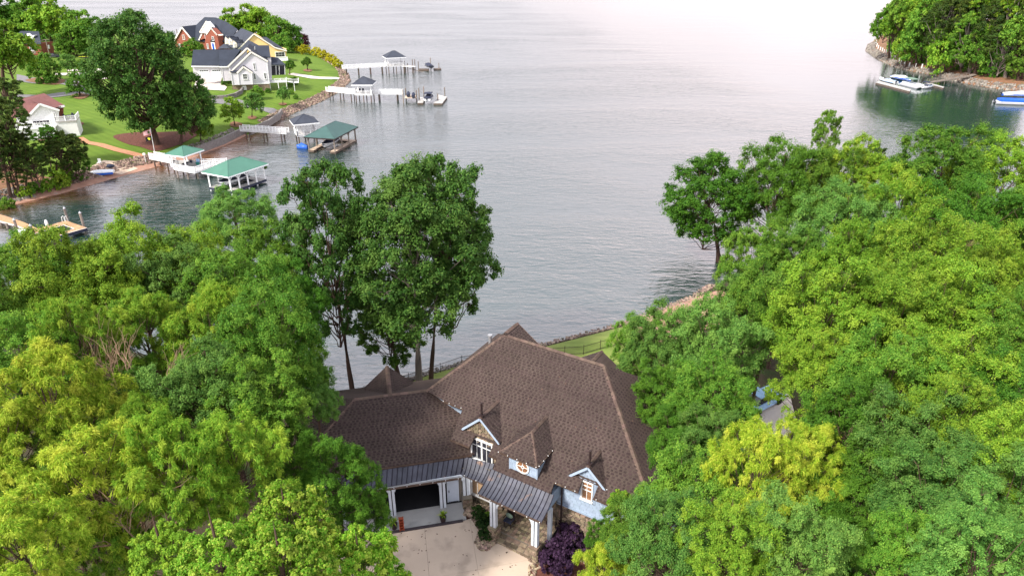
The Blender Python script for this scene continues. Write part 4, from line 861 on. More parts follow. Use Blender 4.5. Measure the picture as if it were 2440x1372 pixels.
def siding(F, w, pts, parent=None, step=.17, along='u', name='siding_shakes'):
    """overlapping shake courses"""
    if sum(pts[i][0] * pts[(i + 1) % len(pts)][1] - pts[(i + 1) % len(pts)][0] * pts[i][1] for i in range(len(pts))) < 0: pts = pts[::-1]
    mb = MB(); zs = [p[1] for p in pts]; z = min(zs); us = [p[0] for p in pts]
    while z < max(zs):
        x = min(us) + rnd.uniform(-.3, 0)
        while x < max(us):
            ww = rnd.uniform(.22, .5); c = [(x + .006, z), (x + ww - .006, z), (x + ww - .006, z + step), (x + .006, z + step)]
            for k in range(len(pts)):
                (x0, z0), (x1, z1) = pts[k], pts[(k + 1) % len(pts)]; a, b_ = z1 - z0, -(x1 - x0); c = clip(c, a, b_, a * x0 + b_ * z0) if len(c) > 2 else []
            if len(c) > 2:
                mb.rt(); f = lambda p: .035 - .03 * (p[1] - z) / step
                T = (lambda p, d: F.W(p[0], w - d, p[1])) if along == 'u' else (lambda p, d: F.W(w + d, p[0], p[1]))
                mb.poly([T(p, f(p)) for p in c]); mb.poly([T(c[0], .035), T(c[0], 0), T(c[1], 0), T(c[1], .035)])
            x += ww
        z += step
    return mb.build(name, M['siding'], parent or house, kind='stuff')
def fwin(F, w, u0, u1, z0, z1, cols, rows, m_pane='glass_dark', fw=.09, parent=None, m_frame='white', mull=None, depth=.1, name='window', zsplit=None):
    """window part with its panes as sub-parts"""
    parent = parent or house; mb = MB(); q = lambda u, d, z: F.W(u, w - d, z)
    def bar(ua, ub, za, zb, d): mb.hexa([q(ua, d, za), q(ub, d, za), q(ub, -.03, za), q(ua, -.03, za), q(ua, d, zb), q(ub, d, zb), q(ub, -.03, zb), q(ua, -.03, zb)])
    bar(u0, u0 + fw, z0, z1, depth); bar(u1 - fw, u1, z0, z1, depth); bar(u0 + fw, u1 - fw, z1 - fw, z1, depth); bar(u0 - .04, u1 + .04, z0 - fw * .4, z0 + fw * .8, depth + .05)
    cu = [u0 + fw + (u1 - u0 - 2 * fw) * i / cols for i in range(cols + 1)]; cz = zsplit or [z0 + fw + (z1 - z0 - 2 * fw) * i / rows for i in range(rows + 1)]
    for i in range(1, cols): t = .06 if mull and i % mull == 0 else .018; bar(cu[i] - t, cu[i] + t, z0 + fw, z1 - fw, depth * .7)
    for i in range(1, len(cz) - 1): bar(u0 + fw, u1 - fw, cz[i] - .018, cz[i] + .018, depth * .6)
    fo = mb.build(name, M[m_frame], parent)
    for i in range(cols):
        for j in range(len(cz) - 1):
            pm = MB(); pm.rt(); pm.prism([q(cu[i], .01, cz[j]), q(cu[i + 1], .01, cz[j]), q(cu[i + 1], .01, cz[j + 1]), q(cu[i], .01, cz[j + 1])], (F.v[0] * .02, F.v[1] * .02, 0)); pm.build('pane', M[m_pane], fo)
    return fo
def fbeam(F, a, b, w=.1, h=.1, m='trim', name='trim', parent=None):
    mb = MB(); mb.beam(F.W(*a), F.W(*b), w, h); return mb.build(name, M[m], parent or house)
# stone dormer with the paired window
D1 = [(-24.5, 5.75), (-20.3, 5.75), (-20.3, 7.8), (-20.72, 8.72), (-22.05, 9.98), (-23.35, 8.75), (-23.6, 7.8), (-24.5, 7.8)]
wall(FM, D1, 31.9, .3, 'mortar', 'stone_dormer_wall')
stonework(FM, 31.9, [(-24.5, 5.75), (-23.0, 5.75), (-23.0, 7.8), (-24.5, 7.8)]); stonework(FM, 31.9, [(-21.05, 6.2), (-20.3, 6.2), (-20.3, 7.8), (-21.05, 7.8)], .22)
stonework(FM, 31.9, [(-23.3, 7.8), (-20.72, 7.8), (-20.72, 8.72), (-22.05, 9.98), (-23.3, 8.8)], .24)
fwin(FM, 31.84, -22.93, -21.08, 6.33, 8.2, 4, 2, m_pane='glass_dark', mull=2, zsplit=[6.42, 7.6, 8.11], fw=.09)
fbeam(FM, (-22.0, 31.8, 6.30), (-21.99, 31.8, 6.30))
def gable_dormer(uc, zr, half, drop, wv, wr, trim='trim'):
    el = mz; we = lambda z: 30.36 + (z - 7.5) / .7
    for s_ in (-1, 1):
        roof_part('dormer_roof', poly3(FM, [(uc, wv, zr), (uc, wr, zr), (uc + s_ * half, we(zr - drop) + .05, zr - drop), (uc + s_ * half, wv, zr - drop)]), e=.18, th=.09)
        fbeam(FM, (uc, wv + .02, zr - .12), (uc + s_ * half, wv + .02, zr - drop - .12), .08, .16, trim, 'rake_board')
        fbeam(FM, (uc + s_ * half, wv - .02, zr - drop - .02), (uc + s_ * half, we(zr - drop), zr - drop - .02), .09, .08, 'gutter', 'gutter')
    cap(FM.W(uc, wv - .05, zr + .01), FM.W(uc, wr, zr + .01), .13)
gable_dormer(-22.05, 10.2, 1.57, 1.50, 31.7, 34.2)
gable_dormer(-13.7, 9.72, 1.32, 1.28, 31.6, 33.5)
# blue grey dormer with the oval window
ez = 9.12; R2 = (-18.15, 34.25, 10.28); F2 = (-18.15, 32.2, 10.28); wb = 30.36 + (ez - 7.5) / .7
roof_part('hip_dormer_roof', poly3(FM, [F2, (-19.68, 30.5, ez), (-16.78, 30.5, ez)]), e=.18, th=.09)
roof_part('hip_dormer_roof', poly3(FM, [F2, R2, (-19.68, wb, ez), (-19.68, 30.5, ez)]), e=.18, th=.09)
roof_part('hip_dormer_roof', poly3(FM, [F2, R2, (-16.78, wb, ez), (-16.78, 30.5, ez)]), e=.18, th=.09)
cap(FM.W(*F2), FM.W(*R2), .13); cap(FM.W(*F2), FM.W(-19.68, 30.5, ez), .13); cap(FM.W(*F2), FM.W(-16.78, 30.5, ez), .13)
for a, b in [((-19.7, 30.47, ez - .05), (-16.76, 30.47, ez - .05)), ((-16.75, 30.5, ez - .05), (-16.75, wb, ez - .05)), ((-19.71, 30.5, ez - .05), (-19.71, wb, ez - .05))]: fbeam(FM, a, b, .09, .09, 'gutter', 'gutter')
mb = MB(); mb.hexa([FM.W(*p) for p in [(-19.05, 30.82, 7.5), (-16.95, 30.82, 7.5), (-16.95, 32.6, 7.5), (-19.05, 32.6, 7.5), (-19.05, 30.82, 9.1), (-16.95, 30.82, 9.1), (-16.95, 32.6, 9.1), (-19.05, 32.6, 9.1)]]); mb.build('dormer_wall', M['siding'], house)
siding(FM, 30.80, [(-19.05, 7.7), (-16.95, 7.7), (-16.95, 9.08), (-19.05, 9.08)])
siding(FM, -16.94, [(30.84, 7.8), (32.6, 9.06), (30.84, 9.06)], along='w')
for u_ in (-19.05, -16.95): fbeam(FM, (u_, 30.79, 7.72), (u_, 30.79, 9.08), .09, .09, 'trim', 'corner_board')
def oval(F, w, uc, zc, rx, rz_):
    def ring(r0, r1, d, m, name, par):
        mb = MB(); n = 28
        for i in range(n):
            a, b = 2 * math.pi * i / n, 2 * math.pi * (i + 1) / n; A = [F.W(uc + rx * r * math.cos(t), w - dd, zc + rz_ * r * math.sin(t)) for t in (a, b) for r in (r0, r1) for dd in (d, 0)]
            mb.poly([A[0], A[2], A[6], A[4]]); mb.poly([A[2], A[3], A[7], A[6]]); mb.poly([A[0], A[1], A[5], A[4]])
        return mb.build(name, M[m], par)
    fr = ring(.88, 1.06, .06, 'white', 'oval_window', house)
    ring(.17, .26, .05, 'white', 'centre_ring', fr)
    for k in range(4):
        mb = MB(); a0, a1 = k * math.pi / 2 + math.pi / 4 * 0, (k + 1) * math.pi / 2; n = 8
        for i in range(n):
            a, b = a0 + (a1 - a0) * i / n, a0 + (a1 - a0) * (i + 1) / n
            mb.poly([F.W(uc, w - .01, zc), F.W(uc + rx * .9 * math.cos(a), w - .01, zc + rz_ * .9 * math.sin(a)), F.W(uc + rx * .9 * math.cos(b), w - .01, zc + rz_ * .9 * math.sin(b))])
        mb.build('pane', M['glass_amber'], fr)
        c, s_ = math.cos(a0), math.sin(a0); mb = MB(); mb.beam(F.W(uc + rx * .22 * c, w - .03, zc + rz_ * .22 * s_), F.W(uc + rx * .9 * c, w - .03, zc + rz_ * .9 * s_), .03, .03); mb.build('muntin', M['white'], fr)
oval(FM, 30.75, -18.0, 8.40, .47, .50)
# right hand facade, blue grey shakes over stone
wall(FM, [(-15.9, 2.2), (-8.9, 2.2), (-8.9, 8.2), (-12.45, 8.4), (-13.7, 9.6), (-14.95, 8.4), (-15.9, 8.2)], 31.88, .3, 'mortar', 'front_wall')
siding(FM, 31.86, [(-15.9, 5.5), (-8.9, 5.5), (-8.9, 7.95), (-15.9, 7.95)]); siding(FM, 31.86, [(-14.9, 7.96), (-12.5, 7.96), (-12.5, 8.3), (-13.7, 9.5), (-14.9, 8.3)])
stonework(FM, 31.86, [(-15.9, 2.2), (-8.9, 2.2), (-8.9, 5.48), (-15.9, 5.48)], .34)
fbeam(FM, (-15.9, 31.80, 5.49), (-8.9, 31.80, 5.49), .12, .08, 'siding', 'water_table')
fwin(FM, 31.80, -14.14, -13.30, 6.78, 8.35, 2, 3, m_pane='glass_amber', fw=.08, zsplit=[6.86, 7.62, 7.95, 8.27])
mb = MB(); [mb.beam(FM.W(*a), FM.W(*b), .16, .06) for a, b in [((-14.24, 31.8, 6.6), (-14.24, 31.8, 8.5)), ((-13.20, 31.8, 6.6), (-13.20, 31.8, 8.5)), ((-14.3, 31.8, 8.46), (-13.14, 31.8, 8.46))]]; mb.build('window_casing', M['trim'], house)
mb = MB(); mb.tube([FM.W(-15.55, 31.0, 7.85), FM.W(-15.5, 31.5, 7.6), FM.W(-15.5, 31.7, 7.2), FM.W(-15.5, 31.7, 3)], .06, 6); mb.build('downspout', M['darkiron'], house)
# other walls
for pts, w in [([(-28.2 + .8, 2), (-24.5, 2), (-24.5, 9.2), (-27.4, 9.2)], 33.6)]: wall(FM, pts, w, .3, 'siding', 'side_wall')
mb = MB(); mb.hexa([FM.W(*p) for p in [(-9.0, 31.9, 2), (-9.2, 31.9, 2), (-9.2, 44.9, 2), (-9.0, 44.9, 2), (-9.0, 31.9, 7.9), (-9.2, 31.9, 7.9), (-9.2, 44.9, 7.9), (-9.0, 44.9, 7.9)]]); mb.build('side_wall', M['siding'], house)
wall(FM, [(-27.2, 2), (-9.2, 2), (-9.2, 7.7), (-27.2, 7.7)], 44.6, .2, 'siding', 'rear_wall')
mb = MB(); mb.hexa([FM.W(*p) for p in [(-27.2, 33.9, 2), (-27.0, 33.9, 2), (-27.0, 44.6, 2), (-27.2, 44.6, 2), (-27.2, 33.9, 9.3), (-27.0, 33.9, 9.3), (-27.0, 44.6, 9.3), (-27.2, 44.6, 9.3)]]); mb.build('side_wall', M['siding'], house)
mb = MB(); mb.hexa([FG.W(*p) for p in [(-6.9, 38.2, 2), (-6.7, 38.2, 2), (-6.7, 48.5, 2), (-6.9, 48.5, 2), (-6.9, 38.2, 6.6), (-6.7, 38.2, 6.6), (-6.7, 48.5, 6.6), (-6.9, 48.5, 6.6)]]); mb.build('side_wall', M['siding'], house)
wall(FG, [(-6.9, 2), (8, 2), (8, 6.6), (-6.9, 6.6)], 48.4, .2, 'siding', 'rear_wall')
# gutters along the front eaves
for F, a, b in [(FM, (-26.2, 32.95, 9.28), (-24.39, 32.95, 9.27)), (FM, (-24.15, 31.0, 7.9), (-22.5, 31.0, 7.9)), (FM, (-20.9, 31.0, 7.9), (-20.2, 31.0, 7.9)), (FM, (-15.74, 31.0, 7.9), (-14.0, 31.0, 7.9)), (FM, (-12.94, 31.0, 7.9), (-8.6, 31.0, 7.9)), (FG, (-7.5, 38.56, 6.64), (5.6, 38.56, 6.64)), (FG, (-7.2, 37.42, 5.72), (4.62, 37.42, 5.72)), (FM, (-22.85, 30.48, 5.70), (-20.35, 30.48, 5.70)), (FM, (-20.3, 28.72, 6.50), (-15.45, 28.72, 6.50))]:
    fbeam(F, a, b, .11, .10, 'gutter', 'gutter')
mb = MB(); mb.prism([FM.W(*p) for p in [(-24.37, 33.0, 9.2), (-24.13, 31.05, 7.86), (-24.13, 31.9, 7.7), (-24.37, 33.6, 8.6)]], tuple(.06 * c for c in (*FM.u, 0))); mb.build('eave_side_board', M['darkiron'], house)
# standing seam metal roofs: every panel and seam its own piece
def metal_roof(F, edge, n0, n1, cnt, trimtop=None):
    """edge(t, k): world point at fraction t along, k = 0 top .. 1 bottom"""
    K_ = 6
    for i in range(cnt):
        a, b = i / cnt, (i + 1) / cnt; mb = MB(); mb.rt()
        for j in range(K_):
            k0, k1 = j / K_, (j + 1) / K_; q = [Vector(edge(a, k0)), Vector(edge(b, k0)), Vector(edge(b, k1)), Vector(edge(a, k1))]; mb.hexa([p - Vector((0, 0, .03)) for p in q] + q)
        mb.build('metal_panel', M['metal'], house)
    for i in range(cnt + 1):
        a = i / cnt; mb = MB(); mb.tube([Vector(edge(a, j / K_)) + Vector((0, 0, .03)) for j in range(K_ + 1)], .026, 4); mb.build('standing_seam', M['seam'], house)
curve = [(30.42, 7.44), (30.02, 7.10), (29.62, 6.86), (29.25, 6.70), (28.95, 6.60), (28.75, 6.55), (28.72, 6.54)]
def pe(t, k):
    f = k * 6; i = min(5, int(f)); f -= i; w = curve[i][0] * (1 - f) + curve[i + 1][0] * f; z = curve[i][1] * (1 - f) + curve[i + 1][1] * f
    return FM.W(-20.3 + 4.85 * t + (.07 * k if t > .99 else 0), w, z)
metal_roof(FM, pe, 0, 0, 16)
cor_b = FM.at(1097, 1130, 5.76); cor_t = FM.at(1106, 1087, 6.62); cw_b = FM.W(*cor_b); cw_t = FM.W(*cor_t)
rb = FM.W(-20.32, 30.5, 5.76); rt_ = FM.W(-20.25, 31.88, 6.62)
def le(t, k):
    a = Vector(cw_t).lerp(Vector(rt_), t); b = Vector(cw_b).lerp(Vector(rb), t); p = a.lerp(b, k); p.z -= .22 * math.sin(math.pi * k) * .8; return p
metal_roof(FM, le, 0, 0, 9)
gl_t = FG.W(-7.3, 38.6, 6.62); gl_b = FG.W(-7.2, 37.45, 5.76)
metal_roof(FG, lambda t, k: Vector(gl_t).lerp(Vector(cw_t), t).lerp(Vector(gl_b).lerp(Vector(cw_b), t), k), 0, 0, 34)
# porch: side cheek, beam, ceiling, posts, piers, floor and steps
mb = MB(); mb.prism([FM.W(-15.62, w, z) for w, z in [(30.5, 7.3), (30.0, 6.98), (29.5, 6.72), (28.95, 6.52), (28.95, 6.3), (31.8, 6.3), (31.8, 7.3)]], tuple(-.1 * c for c in (*FM.u, 0))); mb.build('porch_cheek', M['siding'], house)
fbeam(FM, (-20.1, 29.05, 6.36), (-15.6, 29.05, 6.36), .26, .26, 'post', 'porch_beam')
mb = MB(); mb.hexa([FM.W(*p) for p in [(-20.1, 29.1, 6.3), (-15.7, 29.1, 6.3), (-15.7, 31.8, 6.3), (-20.1, 31.8, 6.3), (-20.1, 29.1, 6.36), (-15.7, 29.1, 6.36), (-15.7, 31.8, 6.36), (-20.1, 31.8, 6.36)]]); mb.build('porch_ceiling', M['doorwood'], house)
mb = MB(); mb.hexa([FM.W(*p) for p in [(-20.1, 30.5, 6.4), (-15.7, 30.5, 6.4), (-15.7, 31.8, 6.4), (-20.1, 31.8, 6.4), (-20.1, 30.5, 7.3), (-15.7, 30.5, 7.3), (-15.7, 31.8, 7.3), (-20.1, 31.8, 7.3)]]); mb.build('porch_attic', M['siding'], house)
def hx(F, u0, u1, w0, w1, z0, z1): return [F.W(*p) for p in [(u0, w0, z0), (u1, w0, z0), (u1, w1, z0), (u0, w1, z0), (u0, w0, z1), (u1, w0, z1), (u1, w1, z1), (u0, w1, z1)]]
def fbox(F, u0, u1, w0, w1, z0, z1, m, name, parent=None, tint=None, label=None):
    mb = MB(); mb.rt(); mb.hexa(hx(F, u0, u1, w0, w1, z0, z1)); return mb.build(name, M[m], parent or house, label=label)
def boardpost(F, u, w, z0, z1, wd=.42, dirs=(1, -1)):
    """post of two boards with a dark joint between, with curved braces"""
    o = fbox(F, u - wd / 2 + .05, u + wd / 2 - .05, w - .1, w + .1, z0, z1, 'darkiron', 'post')
    for s_ in (-1, 1): fbox(F, u + s_ * wd * .28 - wd * .2, u + s_ * wd * .28 + wd * .2, w - .15, w + .15, z0, z1, 'post', 'post_board', o)
    return o
def brace(F, u, w, z1, s_, r=.55):
    pts = [F.W(u + s_ * r * (1 - math.cos(t)), w, z1 - r * (1 - math.sin(t))) for t in [i * math.pi / 2 / 6 for i in range(7)]]; mb = MB()
    for i in range(6): mb.beam(pts[i], pts[i + 1], .1, .12)
    mb.build('curved_brace', M['post'], house)
for u_ in (-19.25, -16.02): boardpost(FM, u_, 29.05, 3.9, 6.25, .46)
fbox(FM, -19.75, -19.55, 29.6, 29.8, 3.1, 6.3, 'post', 'post'); fbox(FM, -15.75, -15.5, 30.2, 30.45, 3.1, 6.3, 'post', 'post')
brace(FM, -19.0, 29.05, 6.25, 1); brace(FM, -16.27, 29.05, 6.25, -1)
for u0, u1 in ((-19.55, -18.95), (-16.32, -15.72)):
    p_ = fbox(FM, u0, u1, 28.75, 29.35, 2.5, 3.9, 'mortar', 'stone_pier'); stonework(FM, 28.75, [(u0, 2.6), (u1, 2.6), (u1, 3.88), (u0, 3.88)], .22, p_, 'pier_stone'); stonework(FM, u1, [(28.75, 2.6), (29.35, 2.6), (29.35, 3.88), (28.75, 3.88)], .22, p_, 'pier_stone', along='w')
    fbox(FM, u0 - .03, u1 + .03, 28.70, 29.4, 3.9, 3.96, 'stone', 'pier_cap', p_)
fl = fbox(FM, -19.9, -15.8, 29.5, 31.8, 2.4, 3.18, 'mortar', 'porch_floor')
def flags(F, u0, u1, w0, w1, z, par, s=.27):
    mb = MB(); n = int((u1 - u0) / s); m_ = max(1, int((w1 - w0) / (s * .8)))
    for i in range(n):
        for j in range(m_):
            a = u0 + (u1 - u0) * i / n; b = u0 + (u1 - u0) * (i + 1) / n; c = w0 + (w1 - w0) * j / m_; d = w0 + (w1 - w0) * (j + 1) / m_; g_ = .015
            mb.rt(); h = rnd.uniform(.02, .045); mb.hexa(hx(F, a + g_, b - g_ * rnd.uniform(1, 3), c + g_, d - g_, z, z + h))
    mb.build('flagstone', M['stone'], par, kind='stuff')
flags(FM, -19.9, -15.8, 29.5, 31.8, 3.18, fl)
for k, (w0, w1, z1) in enumerate([(28.85, 29.2, 2.92), (29.2, 29.5, 3.05)]):
    st_ = fbox(FM, -18.95, -15.75, w0, w1 + .02, 2.3, z1, 'mortar', 'stone_step'); flags(FM, -18.95, -15.75, w0, w1, z1, st_, .5); stonework(FM, w0, [(-18.95, 2.6), (-15.75, 2.6), (-15.75, z1), (-18.95, z1)], .3, st_, 'riser_stone')
wall(FM, [(-20.1, 2.5), (-15.9, 2.5), (-15.9, 6.4), (-20.1, 6.4)], 31.7, .2, 'mortar', 'porch_back_wall'); stonework(FM, 31.7, [(-20.1, 3.2), (-15.9, 3.2), (-15.9, 6.3), (-20.1, 6.3)], .3)
dr = fbox(FM, -18.3, -17.2, 31.58, 31.69, 3.2, 5.5, 'doorwood', 'front_door'); fbox(FM, -17.35, -17.3, 31.52, 31.58, 4.15, 4.3, 'gutter', 'door_handle', dr)
# low wall and blind window under the short metal roof
wall(FM, [(-23.4, 2.3), (-20.0, 2.3), (-20.0, 6.3), (-23.4, 6.3)], 31.35, .3, 'mortar', 'front_wall'); stonework(FM, 31.35, [(-23.4, 2.4), (-22.75, 2.4), (-22.75, 5.9), (-23.4, 5.9)], .3); stonework(FM, 31.35, [(-22.75, 2.4), (-20.0, 2.4), (-20.0, 3.5), (-22.75, 3.5)], .3); stonework(FM, 31.35, [(-20.9, 3.5), (-20.0, 3.5), (-20.0, 5.9), (-20.9, 5.9)], .3)
fwin(FM, 31.3, -22.7, -20.95, 3.5, 5.2, 3, 1, m_pane='blind', fw=.1)
# garage front
GW = 38.12
cols = [FG.on(x, 1190, 37.85)[0] for x in (934, 1055, 1111)]
o1 = [FG.on(x, 1200, GW)[0] for x in (949, 1045, 1068, 1094)]
for u0, u1 in [(-1.4, cols[0] + .18), (cols[1] - .18, cols[1] + .2), (o1[3] + .06, 5.3)]: fbox(FG, u0 if u0 > -1.3 else cols[0] - .22, u1, GW, GW + .3, 2.9, 5.9, 'mortar', 'garage_pier')
fbox(FG, -6.9, cols[0] - 3.3, GW, GW + .3, 2.9, 5.9, 'mortar', 'garage_pier')
hd = fbox(FG, -6.9, 5.3, GW, GW + .3, 5.35, 6.02, 'mortar', 'garage_header'); stonework(FG, GW, [(-6.9, 5.36), (5.3, 5.36), (5.3, 5.9), (-6.9, 5.9)], .26, hd, 'header_stone')
fbox(FG, cols[1] + .2, o1[3] + .06, GW + .02, GW + .28, 5.1, 5.35, 'mortar', 'door_header')
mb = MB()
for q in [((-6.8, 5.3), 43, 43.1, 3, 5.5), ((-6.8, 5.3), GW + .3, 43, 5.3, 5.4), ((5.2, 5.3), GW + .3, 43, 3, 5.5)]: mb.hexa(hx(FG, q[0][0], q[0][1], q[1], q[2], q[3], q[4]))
mb.hexa(hx(FG, -6.8, 5.3, GW - .12, 43, 2.9, 3.02)); mb.build('garage_interior', M['black'], house)  # floor, walls and ceiling coloured black to hold the open garage's shade
fbox(FG, o1[0] - .05, o1[1] + .05, GW - .02, GW + .2, 5.22, 5.36, 'farconc', 'raised_door_edge'); fbox(FG, cols[0] - 3.2, cols[0] - .3, GW - .02, GW + .2, 5.22, 5.36, 'farconc', 'raised_door_edge')
d_ = fbox(FG, o1[2], o1[3], GW + .06, GW + .14, 3.02, 5.12, 'door', 'side_door'); fbox(FG, o1[2] + .08, o1[2] + .13, GW - .01, GW + .06, 3.95, 4.12, 'darkiron', 'door_handle', d_)
for a, b in [((o1[2], GW + .04, 3), (o1[2], GW + .04, 5.14)), ((o1[3], GW + .04, 3), (o1[3], GW + .04, 5.14)), ((o1[2], GW + .04, 5.14), (o1[3], GW + .04, 5.14))]: fbeam(FG, a, b, .07, .07, 'post', 'door_frame')
for i, u_ in enumerate(cols): boardpost(FG, u_, 37.82, 3.0 if i < 2 else 3.85, 5.62, .44)
boardpost(FG, cols[0] - 3.5, 37.82, 3.0, 5.62, .44)
pr = fbox(FG, cols[2] - .32, cols[2] + .38, 37.3, 38.0, 2.7, 3.85, 'mortar', 'stone_pier'); stonework(FG, 37.3, [(cols[2] - .32, 2.8), (cols[2] + .38, 2.8), (cols[2] + .38, 3.83), (cols[2] - .32, 3.83)], .22, pr, 'pier_stone')
fbeam(FG, (-7.0, 37.82, 5.68), (4.75, 37.82, 5.68), .28, .16, 'post', 'eave_beam')
for u_, s_ in [(cols[0] + .22, 1), (cols[1] - .22, -1), (cols[1] + .22, 1), (cols[2] - .22, -1), (cols[0] - .22, -1), (cols[0] - 3.28, 1)]: brace(FG, u_, 37.82, 5.6, s_, .42 if u_ > cols[1] else .5)
fbeam(FM, (-22.7, 30.85, 5.62), (-20.4, 30.85, 5.62), .24, .16, 'post', 'eave_beam'); brace(FM, -22.3, 30.85, 5.55, 1, .5); fbox(FM, -22.65, -22.35, 30.7, 31.0, 3.9, 5.6, 'post', 'post')
# eave bulbs
sl_ = thing('string_lights', 'string of small white bulbs clipped along the front eaves', 'string lights', FM.W(-18, 28.7, 6.6))
bm_ = MB(); bm_.ball((0, 0, 0), .035, 6, 4); bme = bm_.mesh('light_bulb', M['white'])
for F, a, b, n in [(FM, (-20.2, 28.64, 6.56), (-15.5, 28.64, 6.56), 6), (FM, (-19.7, 30.4, 9.16), (-16.8, 30.4, 9.16), 5), (FM, (-16.68, 30.6, 9.16), (-16.68, 32.4, 9.16), 4), (FG, (-1, 37.34, 5.8), (4.4, 37.34, 5.8), 7), (FM, (-15.6, 30.92, 8.0), (-14.2, 30.92, 8.0), 3), (FM, (-26.1, 32.88, 9.38), (-24.5, 32.88, 9.38), 4), (FM, (-12.3, 31.6, 8.5), (-12.3, 32.2, 8.5), 3), (FM, (-22.6, 30.4, 5.8), (-20.6, 30.4, 5.8), 3), (FM, (-12.7, 30.92, 8.0), (-11, 30.92, 8.0), 3)]:
    for i in range(n): inst('light_bulb', bme, F.W(*[a[j] + (b[j] - a[j]) * i / (n - 1) for j in range(3)]), sl_)
# finials and flue
for u_, w_, z_, h in [(-22.05, 31.95, 10.22, 1.05), (-13.7, 31.85, 9.74, 1.05)]:
    p = FM.W(u_, w_, z_); mb = MB(); mb.box((p[0], p[1], p[2] + .05), (.3, .3, .1), FM.a); mb.tube([p, (p[0], p[1], p[2] + h)], .075, 8); mb.ball((p[0], p[1], p[2] + h), .085, 8, 5); mb.ball((p[0], p[1], p[2] + .35), .09, 8, 5); mb.build('finial', M['darkiron'], house)
p = Q(1168, 822, 46.5); mb = MB(); mb.tube([(p[0], p[1], 10.0), (p[0], p[1], p[2] + .8)], .13, 10); mb.tube([(p[0], p[1], p[2] + .82), (p[0], p[1], p[2] + .94)], .2, 10); mb.build('flue_pipe', M['alu'], house)
# apron, strip, drive
fbox(FG, -6.9, 4.72, 36.25, GW + .0, 2.3, 2.995, 'apron', 'apron_slab')
t = thing('drain_strip', 'dark rubber strip across the drive in front of the garage', 'strip', FG.W(1, 36.1, 3)); fbox(FG, -3.0, 4.45, 36.03, 36.24, 2.7, 3.06, 'strip', 'strip_body', t)
def drz(x, y): w = FG.loc((x, y, 0))[1]; return 2.99 - .075 * max(0, min(36.2 - w, 9)) - .0 * w
def dpt(px, py):
    z = 2.9
    for _ in range(8): p = P(px, py, z); z = drz(p[0], p[1])
    return (p[0], p[1])
dpoly = [dpt(*q) for q in [(870, 1279), (1103, 1241), (1122, 1234), (1140, 1262), (1131, 1292), (1142, 1308), (1160, 1311), (1182, 1292), (1283, 1334), (1262, 1352), (1262, 1372), (1290, 1420), (1200, 1560), (700, 1560), (760, 1330)]]
def line(p, q): # a x + b y <= c keeps the left side
    a, b = q[1] - p[1], -(q[0] - p[0]); d = math.hypot(a, b); a /= d; b /= d; return a, b, a * p[0] + b * p[1]
J = [line(dpt(1040, 1374), dpt(1250, 1335)), line(dpt(1132, 1316), dpt(1141, 1372)), line(dpt(1012, 1256), dpt(1016, 1300))]
drive = thing('concrete_driveway', None, None, (*dpt(1050, 1330), 2.5)); drive['kind'] = 'structure'
pcs = [dpoly]
for a, b, c in J:
    nx_ = []
    for q in pcs:
        for s_ in (1, -1):
            r_ = clip(q, a * s_, b * s_, c * s_ - .006)
            if len(r_) > 2: nx_.append(r_)
    pcs = nx_
for q in pcs:
    A = sum(q[i][0] * q[(i + 1) % len(q)][1] - q[(i + 1) % len(q)][0] * q[i][1] for i in range(len(q)))
    if abs(A) < .1: continue
    if A < 0: q = q[::-1]
    mb = MB(); mb.prism([(x, y, drz(x, y)) for x, y in q], (0, 0, -.3)); mb.build('concrete_slab', M['concrete'], drive)
# planting bed by the drive
bed = [dpt(*q) for q in [(1103, 1226), (1122, 1232), (1142, 1262), (1132, 1292), (1142, 1309), (1160, 1312), (1184, 1292), (1182, 1262), (1165, 1205), (1120, 1200)]]
mb = MB(); mb.prism([(x, y, drz(x, y) + .01) for x, y in bed], (0, 0, -.5)); tag(mb.build('planting_bed', M['mulch']), kind='structure')
def pebbles(name, poly, n, zf, s=(.05, .13), edge=None):
    mb = MB(); xs = [p[0] for p in poly]; ys = [p[1] for p in poly]; k = 0
    X = np.array([rnd.uniform(min(xs), max(xs)) for _ in range(n)]); Y = np.array([rnd.uniform(min(ys), max(ys)) for _ in range(n)]); D = sd(X, Y, poly)
    for x, y, d in zip(X, Y, D):
        if d < 0 or (edge and d > edge): continue
        r = rnd.uniform(*s); mb.rt(); a = rnd.random() * 6; z = zf(x, y) + r * .3
        mb.hexa([(x + r * rnd.uniform(.7, 1.1) * math.cos(a + i * 1.57), y + r * rnd.uniform(.7, 1.1) * math.sin(a + i * 1.57), z + dz) for dz, sc in ((-r * .5, 1), (r * .5, .8)) for i in range(4)])
    return tag(mb.build(name, M['pebble']), kind='stuff')
pebbles('pebbles', bed, 2600, drz)
bed2 = [dpt(*q) for q in [(1258, 1352), (1284, 1334), (1330, 1320), (1420, 1330), (1440, 1420), (1290, 1430), (1260, 1385)]]
mb = MB(); mb.prism([(x, y, drz(x, y) + .02) for x, y in bed2], (0, 0, -.5)); tag(mb.build('mulch_bed', M['mulch']), kind='structure')
pebbles('pebbles', bed2, 1500, lambda x, y: drz(x, y) + .02, edge=.5)
def gplant(px, py, z, R, leaf, lb, grp=None, zs=1.0, name='shrub'): return bush(px, py, R, leaf, lb, grp, 'N', zs, z, name)
